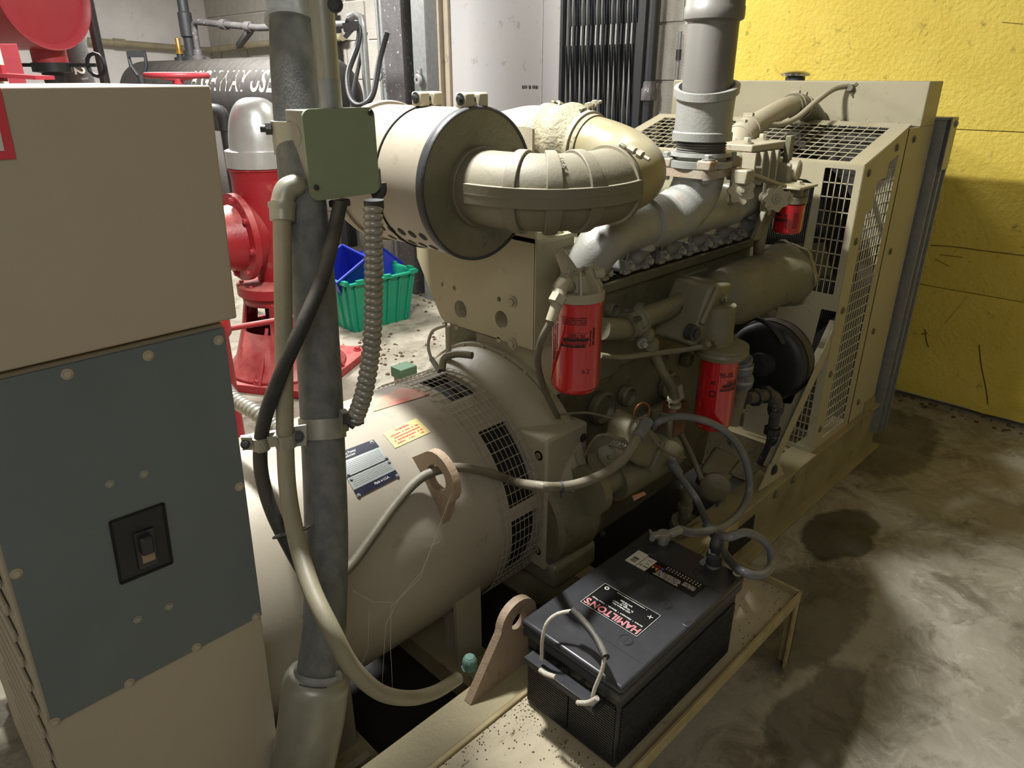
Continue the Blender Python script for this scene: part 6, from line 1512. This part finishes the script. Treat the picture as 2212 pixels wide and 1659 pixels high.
# ---- battery tray
BX0, BX1, BY0, BY1, BZ0, BZ1 = 0.930, 1.440, 0.612, 0.900, 0.250, 0.500
t = thing('battery_tray', 'worn pale steel battery tray on short legs beside the skid rail', 'tray', (1.2, 0.75, 0))
obj('tray_floor', MB().box(0.25, 1.775, 0.588, 0.900, 0.238, 0.246), M['tray'], t)
obj('front_rim', MB().box(0.25, 1.775, 0.580, 0.588, 0.232, 0.272), M['rim'], t, bevel=0.001)
obj('end_rim', MB().box(1.770, 1.778, 0.580, 0.900, 0.232, 0.272), M['rim'], t, bevel=0.001)
for (x, y) in ((1.745, 0.580), (0.30, 0.580), (1.745, 0.87), (0.30, 0.87)): obj('leg', MB().box(x, x+0.032, y, y+0.005, 0, 0.235).box(x+0.027, x+0.032, y, y+0.03, 0, 0.235), M['rim'], t)
mb = MB()
for k in range(700):
    if k < 450:
        x = 0.93-abs(random.gauss(0, 0.05)) if k % 2 else random.uniform(0.6, 0.95); y = random.uniform(0.6, 0.89)
        if k % 2 == 0: y = 0.9-abs(random.gauss(0, 0.03))
    else: x = random.uniform(1.45, 1.765); y = random.uniform(0.59, 0.89)
    if x > 1.765: continue
    s = random.choice((0.0006, 0.0008, 0.0012, 0.0022)); mb.lathe([(0, s), (s*0.5, s*0.8), (s*0.8, 0.0005)], (x, y, 0.246), (0, 0, 1), 5)
o = obj('grit', mb, M['debris'], t); o['kind'] = 'stuff'
# ---- battery
t = thing('battery', 'large black truck battery with ribbed case and rope handle on the tray', 'battery', ((BX0+BX1)/2, (BY0+BY1)/2, BZ0-0.004))
zl = 0.452
obj('case', MB().box(BX0+0.010, BX1-0.010, BY0+0.010, BY1-0.010, BZ0-0.003, zl), M['black'], t, bevel=0.006, seg=3)
mb = MB()
nr = 24
for k in range(nr):
    z = BZ0+0.012+k*0.0068
    for (a, b) in ((BY0+0.016, 0.752), (0.758, BY1-0.016)):
        mb.box(BX0+0.0055, BX0+0.011, a, b, z, z+0.0036)
obj('end_ribs', mb, M['black'], t)['kind'] = 'stuff'
mb = MB()
for k in range(nr):
    z = BZ0+0.012+k*0.0068
    for (a, b) in ((BX0+0.02, BX1-0.02),): mb.box(a, b, BY0+0.0055, BY0+0.011, z, z+0.0036)
obj('side_ribs', mb, M['black'], t)['kind'] = 'stuff'
mb = MB()
for k in range(16):
    y = BY0+0.02+k*0.0045; mb.box(BX0+0.0065, BX0+0.011, y, y+0.0018, 0.415, 0.430)
for k in range(16):
    y = BY0+0.15+k*0.0045; mb.box(BX0+0.0065, BX0+0.011, y, y+0.0018, 0.428, 0.443)
obj('scale_marks', mb, M['black'], t)['kind'] = 'stuff'
obj('lid_skirt', MB().box(BX0+0.002, BX1-0.002, BY0+0.002, BY1-0.002, 0.455, 0.478), M['lid'], t, bevel=0.004, seg=3)
obj('lid', MB().box(BX0, BX1, BY0, BY1, 0.480, BZ1), M['lid'], t, bevel=0.007, seg=3)
obj('lid_seam', MB().box(BX0+0.006, BX1-0.006, BY0+0.006, BY1-0.006, 0.476, 0.482), M['dark'], t)
ZT = BZ1
mb = MB(); mb.box(BX0+0.085, BX0+0.0865, BY0+0.01, BY1-0.01, ZT-0.001, ZT+0.0003)
mb.box(BX1-0.105, BX1-0.1035, BY0+0.01, BY1-0.01, ZT-0.001, ZT+0.0003); obj('lid_groove', mb, M['dark'], t)
for (u, v) in ((1352, 1383), (1437, 1306), (1325, 1254), (1245, 1328), (1512, 1238), (1408, 1190)):
    p = PZ(u, v, ZT)
    obj('cell_cap', MB().lathe([(0, 0.0175), (0.0012, 0.0170), (0.0014, 0.0160), (0.0002, 0.0155), (0.0002, 0.0145), (0.0014, 0.0140), (0.0014, 0.001)], p, (0, 0, 1), 30).bar(p+Vector((-0.008, 0, 0.0014)), p+Vector((0.008, 0, 0.0014)), 0.0025, 0.001), M['lid'], t)
p = PZ(1491, 1348, ZT)
obj('lid_notch', MB().box(p.x-0.016, p.x+0.016, BY0-0.0005, BY0+0.018, ZT-0.004, ZT+0.0025), M['lid'], t, bevel=0.002)
obj('notch_recess', MB().box(p.x-0.009, p.x+0.009, BY0+0.004, BY0+0.014, ZT+0.001, ZT+0.003), M['dark'], t)
# big shop label: text reads from the far side
LA, LB, LC, LD = PZ(1301, 1263, ZT), PZ(1435, 1325, ZT), PZ(1382, 1373, ZT), PZ(1246, 1304, ZT)
lx0 = (LC.x+LD.x)/2; lx1 = (LA.x+LB.x)/2; ly0 = (LB.y+LC.y)/2; ly1 = (LA.y+LD.y)/2
lbl = obj('shop_label', MB().box(lx0, lx1, ly0, ly1, ZT-0.001, ZT+0.0006), M['labelblack'], t, label='black rectangular shop label with red lettering')
def LT(a, b, c):  # a along +Y, b along -X from label centre
    return Vector(((lx0+lx1)/2-b, (ly0+ly1)/2+a, ZT+0.0008+c))
lw, lh = (ly1-ly0), (lx1-lx0)
mb = MB()
for s in (-1, 1):
    mb.box((lx0+lx1)/2+s*(lh/2-0.002)-0.0004, (lx0+lx1)/2+s*(lh/2-0.002)+0.0004, ly0+0.002, ly1-0.002, ZT+0.0005, ZT+0.0009)
    mb.box(lx0+0.002, lx1-0.002, (ly0+ly1)/2+s*(lw/2-0.002)-0.0004, (ly0+ly1)/2+s*(lw/2-0.002)+0.0004, ZT+0.0005, ZT+0.0009)
for s_, sz, b, a in (('Starters  \u2022  Alternators  \u2022  Batteries  \u2022  Water Pumps', 0.0068, lh*0.135, 0), ('2353 Madison Pike', 0.0068, -0.004, 0), ('Ft. Wright, Ky 41017', 0.0068, -0.0115, 0), ('Phone', 0.0060, -0.0180, 0), ('859-578-8080', 0.0060, -0.0245, 0)):
    mb.text(s_, sz, lambda x_, y_, c, a=a, b=b: LT(x_+a, y_+b, c), 0.0002, bold=0.00005)
greek(mb, lw*0.52, 0.0030, LT, -0.004, -lh*0.41)
for g_s in (0.3, 1.9, 3.6, 5.0): mb.bar(LT(-lw*0.40, -lh*0.26, 0), LT(-lw*0.40+0.0065*math.cos(g_s), -lh*0.26+0.0065*math.sin(g_s), 0), 0.0016, 0.0003)
mb.plate(circ(0, 0, 0.006, 16), [circ(0, 0, 0.0035, 12)], lambda x_, y_, c: LT(x_+lw*0.40, y_-lh*0.36, c), 0.0002)
obj('label_print', mb, M['white'], lbl)
mbh = MB().text("HAMILTON'S", 0.0285, lambda x_, y_, c: LT(x_, y_+lh*0.315, c-0.0002), 0.0001, bold=0.0006, sx=0.95)
obj('letter_outline', mbh, M['white'], lbl)
mbh = MB().text("HAMILTON'S", 0.0285, lambda x_, y_, c: LT(x_, y_+lh*0.315, c+0.0002), 0.0002, bold=0.0, sx=0.95)
obj('red_lettering', mbh, M['pinkprint'], lbl)
# data strip
LA, LB, LC, LD = PZ(1369, 1193, ZT), PZ(1531, 1263, ZT), PZ(1505, 1282, ZT), PZ(1347, 1216, ZT)
sx0 = (LC.x+LD.x)/2-0.004; sx1 = (LA.x+LB.x)/2+0.004; sy0 = (LB.y+LC.y)/2; sy1 = (LA.y+LD.y)/2
st_ = obj('data_label', MB().box(sx0, sx1, sy0, sy1-0.062, ZT-0.001, ZT+0.0006), M['labelblack'], t)
def ST(a, b, c): return Vector(((sx0+sx1)/2-b, (sy0+sy1)/2+a, ZT+0.0010+c))
sw, sh = sy1-sy0, sx1-sx0
mb = MB(); mb.box(sx0, sx1, sy1-0.032, sy1, ZT-0.001, ZT+0.0009); mb.box(sx0, sx1-0.006, sy1-0.062, sy1-0.034, ZT-0.001, ZT+0.0009)
obj('white_sticker', mb, M['labelwhite'], t)
mb = MB()
for k in range(12): 
    xx = sx0+0.010+k*0.0018; mb.box(xx, xx+random.choice((0.0006, 0.0011)), sy1-0.024, sy1-0.008, ZT+0.0008, ZT+0.0012)
greek(mb, 0.024, 0.006, ST, sw/2-0.048, sh*0.27); greek(mb, 0.014, 0.003, ST, sw/2-0.048, 0.002); greek(mb, 0.014, 0.003, ST, sw/2-0.048, -sh*0.2)
obj('sticker_print', mb, M['blackprint'], t)
mb = MB()
for k in range(12): mb.plate(circ(0, 0, 0.0018, 10), [], lambda a, b, c, k=k: ST(a-sw/2+0.012+k*0.0085, b-sh*0.38, c), 0.0002)
for k in range(12): mb.plate(circ(0, 0, 0.0018, 10), [], lambda a, b, c, k=k: ST(a-sw/2+0.012+k*0.0085, b-sh*0.25, c), 0.0002)
for k in range(6): greek(mb, 0.072-0.004*(k % 3), 0.0026, ST, -sw*0.08, sh*0.38-k*0.0042)
for k in range(4): greek(mb, 0.034, 0.0026, ST, -sw*0.36, sh*0.16-k*0.0042)
obj('data_print', mb, M['white'], t)
cols = (('ring_red', (196, 44, 52)), ('ring_blue', (40, 80, 150)), ('tri_yellow', (210, 170, 60)))
for i, (a, b, ty) in enumerate(((0.066, 0.006, 0), (0.055, -0.004, 2), (0.066, -0.004, 2), (0.055, 0.007, 0), (0.044, -0.004, 0), (0.044, 0.007, 1))):
    key = cols[ty][0]
    if key not in M: M[key] = mat(key, cols[ty][1], 0.5)
    F_ = lambda x_, y_, c, a=a, b=b: ST(x_+sw/2-0.068-(0.066-a), y_-b, c)
    mb = MB()
    if ty == 0: mb.plate(circ(0, 0, 0.0045, 18), [circ(0, 0, 0.003, 14)], F_, 0.0003)
    elif ty == 1: mb.plate(circ(0, 0, 0.0045, 18), [], F_, 0.0003)
    else: mb.plate([(-0.0045, -0.004), (0.0045, -0.004), (0, 0.0045)], [], F_, 0.0003)
    obj('warning_symbol', mb, M[key], t)
p = PZ(1593, 1239, ZT)
obj('round_sticker', MB().lathe([(0, 0.012), (0.0008, 0.012)], p, (0, 0, 1), 28), M['labelwhite'], t)
obj('sticker_mark', MB().plate(rrect(-0.004, 0.004, -0.005, 0.005, 0.002), [rrect(-0.0028, 0.0028, -0.0038, 0.0038, 0.001)], lambda a, b, c: p+Vector((a, b, 0.0012+c)), 0.0002), M['blackprint'], t)
# handle rail on the end face
h0 = PX(1160, 1418, 0.900); h1 = PX(1297, 1497, 0.900)
hz = 0.428
hy1 = 0.862; hy0 = 0.662
obj('handle_rail', MB().box(0.900, 0.932, hy0, hy1, hz, hz+0.006), M['lid'], t, bevel=0.001)
mb = MB()
for k in range(7): y = hy0+(hy1-hy0)*k/6; mb.box(0.904, 0.938, y-0.0015, y+0.0015, hz-0.018, hz)
mb.box(0.900, 0.904, hy0, hy1, hz-0.010, hz); obj('rail_web', mb, M['lid'], t)
rp = [PX(1190, 1468, 0.905), PX(1172, 1447, 0.908), PX(1170, 1425, 0.912), PX(1172, 1380, 0.915), PX(1182, 1345, 0.925), PX(1205, 1326, 0.945), PX(1240, 1319, 0.965)]
rp2 = [PX(1306, 1418, 0.925), PX(1300, 1450, 0.915), PX(1284, 1490, 0.905), PX(1280, 1512, 0.903)]
obj('rope', MB().tube(spline(rp[2:], 8), 0.0042, 12), M['rope'], t)
obj('rope', MB().tube(spline(rp2, 8), 0.0042, 12), M['rope'], t)
obj('rope_end', MB().tube(spline([PX(1167, 1448, 0.893), PX(1180, 1456, 0.890), PX(1200, 1463, 0.893)], 6), 0.0058, 12), M['rope'], t)
obj('rope_end', MB().tube(spline([PX(1290, 1508, 0.893), PX(1270, 1518, 0.890), PX(1248, 1518, 0.892)], 6), 0.0055, 12), M['rope'], t)
tb = [PX(1234, 1317, 0.963), PX(1262, 1345, 0.965), PX(1288, 1378, 0.955), PX(1309, 1420, 0.925)]
obj('grip_tube', MB().tube(spline(tb, 8), 0.0085, 18), M['rubber'], t)
# posts
def post(u, v, r):
    p_ = PZ(u, v, ZT); obj('terminal_post', MB().lathe([(0, r*1.25), (0.008, r*1.2), (0.010, r*1.0), (0.014, r*0.95), (0.03, r*0.8), (0.034, 0.001)], p_, (0, 0, 1), 32), M['steel'], t); return p_
T1 = post(1432, 1172, 0.012); T2 = post(1540, 1222, 0.014)
t = thing('terminal_clamp', 'lead terminal clamp on the far left battery post', 'clamp', T1+Vector((0, 0, 0.012)))
obj('ring', MB().lathe([(0.012, 0.013), (0.012, 0.018), (0.032, 0.0175), (0.033, 0.013)], T1, (0, 0, 1), 28), M['teal'] if False else M['zinc'], t)
obj('jaws', MB().bar(T1+Vector((-0.03, 0.02, 0.026)), T1+Vector((-0.008, 0.008, 0.026)), 0.022, 0.012), M['zinc'], t, bevel=0.003)
obj('clamp_bolt', MB().tube([T1+Vector((-0.042, 0.006, 0.030)), T1+Vector((-0.015, 0.034, 0.030))], 0.004, 8).lathe([(0, 0.008), (0.008, 0.008)], T1+Vector((-0.044, 0.006, 0.030)), (0.7, 0.7, 0), 6), M['steel'], t)
obj('barrel', MB().bar(T1+Vector((0.012, -0.008, 0.024)), T1+Vector((0.055, -0.02, 0.026)), 0.022, 0.018), M['zinc'], t, bevel=0.006, seg=3)
t = thing('terminal_clamp', 'dark bolted terminal clamp on the right battery post', 'clamp', T2+Vector((0, 0, 0.012)))
obj('ring', MB().lathe([(0.010, 0.015), (0.010, 0.021), (0.034, 0.020), (0.040, 0.012)], T2, (0, 0, 1), 12), M['darksteel'], t)
obj('hex_cap', MB().lathe([(0.034, 0.016), (0.050, 0.016), (0.054, 0.010)], T2, (0.1, 0.1, 1), 6), M['domealu'], t)
obj('clamp_bolt', MB().tube([T2+Vector((-0.035, 0.012, 0.022)), T2+Vector((-0.005, 0.018, 0.024))], 0.0045, 8).lathe([(0, 0.008), (0.007, 0.008)], T2+Vector((-0.036, 0.012, 0.022)), (1, 0.2, 0), 6), M['steel'], t)
obj('boot', MB().tube(spline([T2+Vector((0.0, 0.0, 0.04)), T2+Vector((0.008, 0.002, 0.062)), T2+Vector((0.022, 0.004, 0.085))], 5), [0.012, 0.013, 0.014, 0.016, 0.017, 0.017, 0.017, 0.016, 0.016, 0.015, 0.014], 18), M['rubber'], t)
t = thing('positive_cable', 'grey black cable arching in wide loop from starter to the left battery post', 'cable', PD(1600, 1000, 1.7))
e0 = T1+Vector((0.05, -0.018, 0.026))
P = [e0, PY(1500, 1150, 0.80), PY(1550, 1142, 0.80), PY(1595, 1110, 0.81), PY(1618, 1060, 0.83), PY(1612, 1000, 0.85), PY(1585, 950, 0.88), PY(1545, 918, 0.92), PY(1500, 903, 0.95), PY(1455, 900, 0.98), PY(1420, 912, 1.00), PY(1405, 930, 1.03)]
M['cableblue'] = mat('cable_grey', (118, 120, 122), 0.35, 0, (52, 52, 52), 6, 0.7, 0.04, 80)
obj('jacket', MB().tube(spline(P, 10), 0.0115, 20), M['cableblue'], t)
t = thing('negative_cable', 'grey cable curling in a tight loop beside the battery to its right post', 'cable', PD(1640, 1200, 1.6))
P = [T2+Vector((0.02, 0.004, 0.083)), PY(1575, 1160, 0.66), PY(1610, 1150, 0.64), PY(1645, 1165, 0.62), PY(1665, 1195, 0.60), PY(1664, 1225, 0.58), PY(1640, 1243, 0.575), PY(1605, 1235, 0.60), PY(1580, 1215, 0.66), PY(1556, 1180, 0.74), PY(1530, 1135, 0.84), PY(1505, 1080, 0.93), PY(1470, 1030, 0.98), PY(1452, 1000, 1.0)]
obj('jacket', MB().tube(spline(P, 10), 0.0112, 20), M['cableblue'], t)
obj('sleeve', MB().tube([PY(1466, 1022, 0.985), PY(1450, 996, 1.0)], 0.0145, 14), M['conduit'], t)
obj('tape_wrap', MB().tube([PY(1536, 1148, 0.825), PY(1527, 1132, 0.85)], 0.0138, 14), HG, t)
# orange junction box behind
t = thing('rusty_solenoid', 'small rust red solenoid box hanging behind the wide cable loop', 'solenoid', PY(1465, 905, 1.06))
p = PY(1465, 905, 1.06)
obj('body', MB().box(p.x-0.035, p.x+0.035, 1.05, 1.10, p.z-0.055, p.z+0.055), mat('rust_red', (112, 66, 46), 0.6, 0, (86, 70, 50), 12, 0.7), t, bevel=0.006, seg=3)
obj('side_plate', MB().box(p.x-0.055, p.x-0.04, 1.05, 1.10, p.z-0.06, p.z+0.03), E_, t, bevel=0.004)
t = thing('oil_hose', 'thin olive hose running down from the solenoid to the small pump', 'hose', PY(1480, 980, 1.05))
obj('hose', MB().tube(spline([PY(1470, 935, 1.06), PY(1490, 975, 1.05), PY(1505, 1010, 1.03), PY(1515, 1035, 1.0)], 7), 0.009, 12), M['hosegray'], t)
# thin hoses left of the bracket base
t = thing('fuel_lines', 'curled beige hose and pipe stub behind the alternator under the bracket', 'hose', PX(960, 780, 1.25))
obj('thin_loop', MB().tube(spline([PX(963, 703, 1.30), PX(935, 715, 1.28), PX(925, 745, 1.27), PX(932, 775, 1.26), PX(945, 800, 1.25)], 8), 0.005, 8), M['beige'], t)
obj('upright_pipe', MB().tube([PX(968, 705, 1.33), PX(970, 810, 1.33)], 0.009, 10), M['beige'], t)
obj('wrapped_hose', MB().tube(spline([PX(955, 800, 1.24), PX(960, 775, 1.26), PX(985, 765, 1.28), PX(1020, 768, 1.30)], 8), 0.011, 10), M['engine'], t)
obj('sleeve', MB().tube([PX(932, 775, 1.25), PX(950, 802, 1.24)], 0.008, 8), M['steel'], t)
# cobwebs strung from the hook to the low cable
t = thing('cobweb', 'fine cobweb strands hanging in front of the alternator below the lifting hook', 'cobweb', PD(900, 1250, 1.45))
mb = MB()
for pts in ([(975, 1065), (940, 1165), (912, 1235), (865, 1290), (835, 1350), (825, 1475)], [(940, 1165), (905, 1250), (845, 1310), (842, 1400), (848, 1485)], [(762, 1275), (805, 1300), (850, 1302)], [(925, 1180), (950, 1170)], [(800, 1320), (796, 1400), (780, 1440)]):
    mb.tube([PD(u+random.uniform(-2, 2), v, 1.42) for u, v in pts], 0.00035, 4)
obj('strands', mb, M['webm'], t)
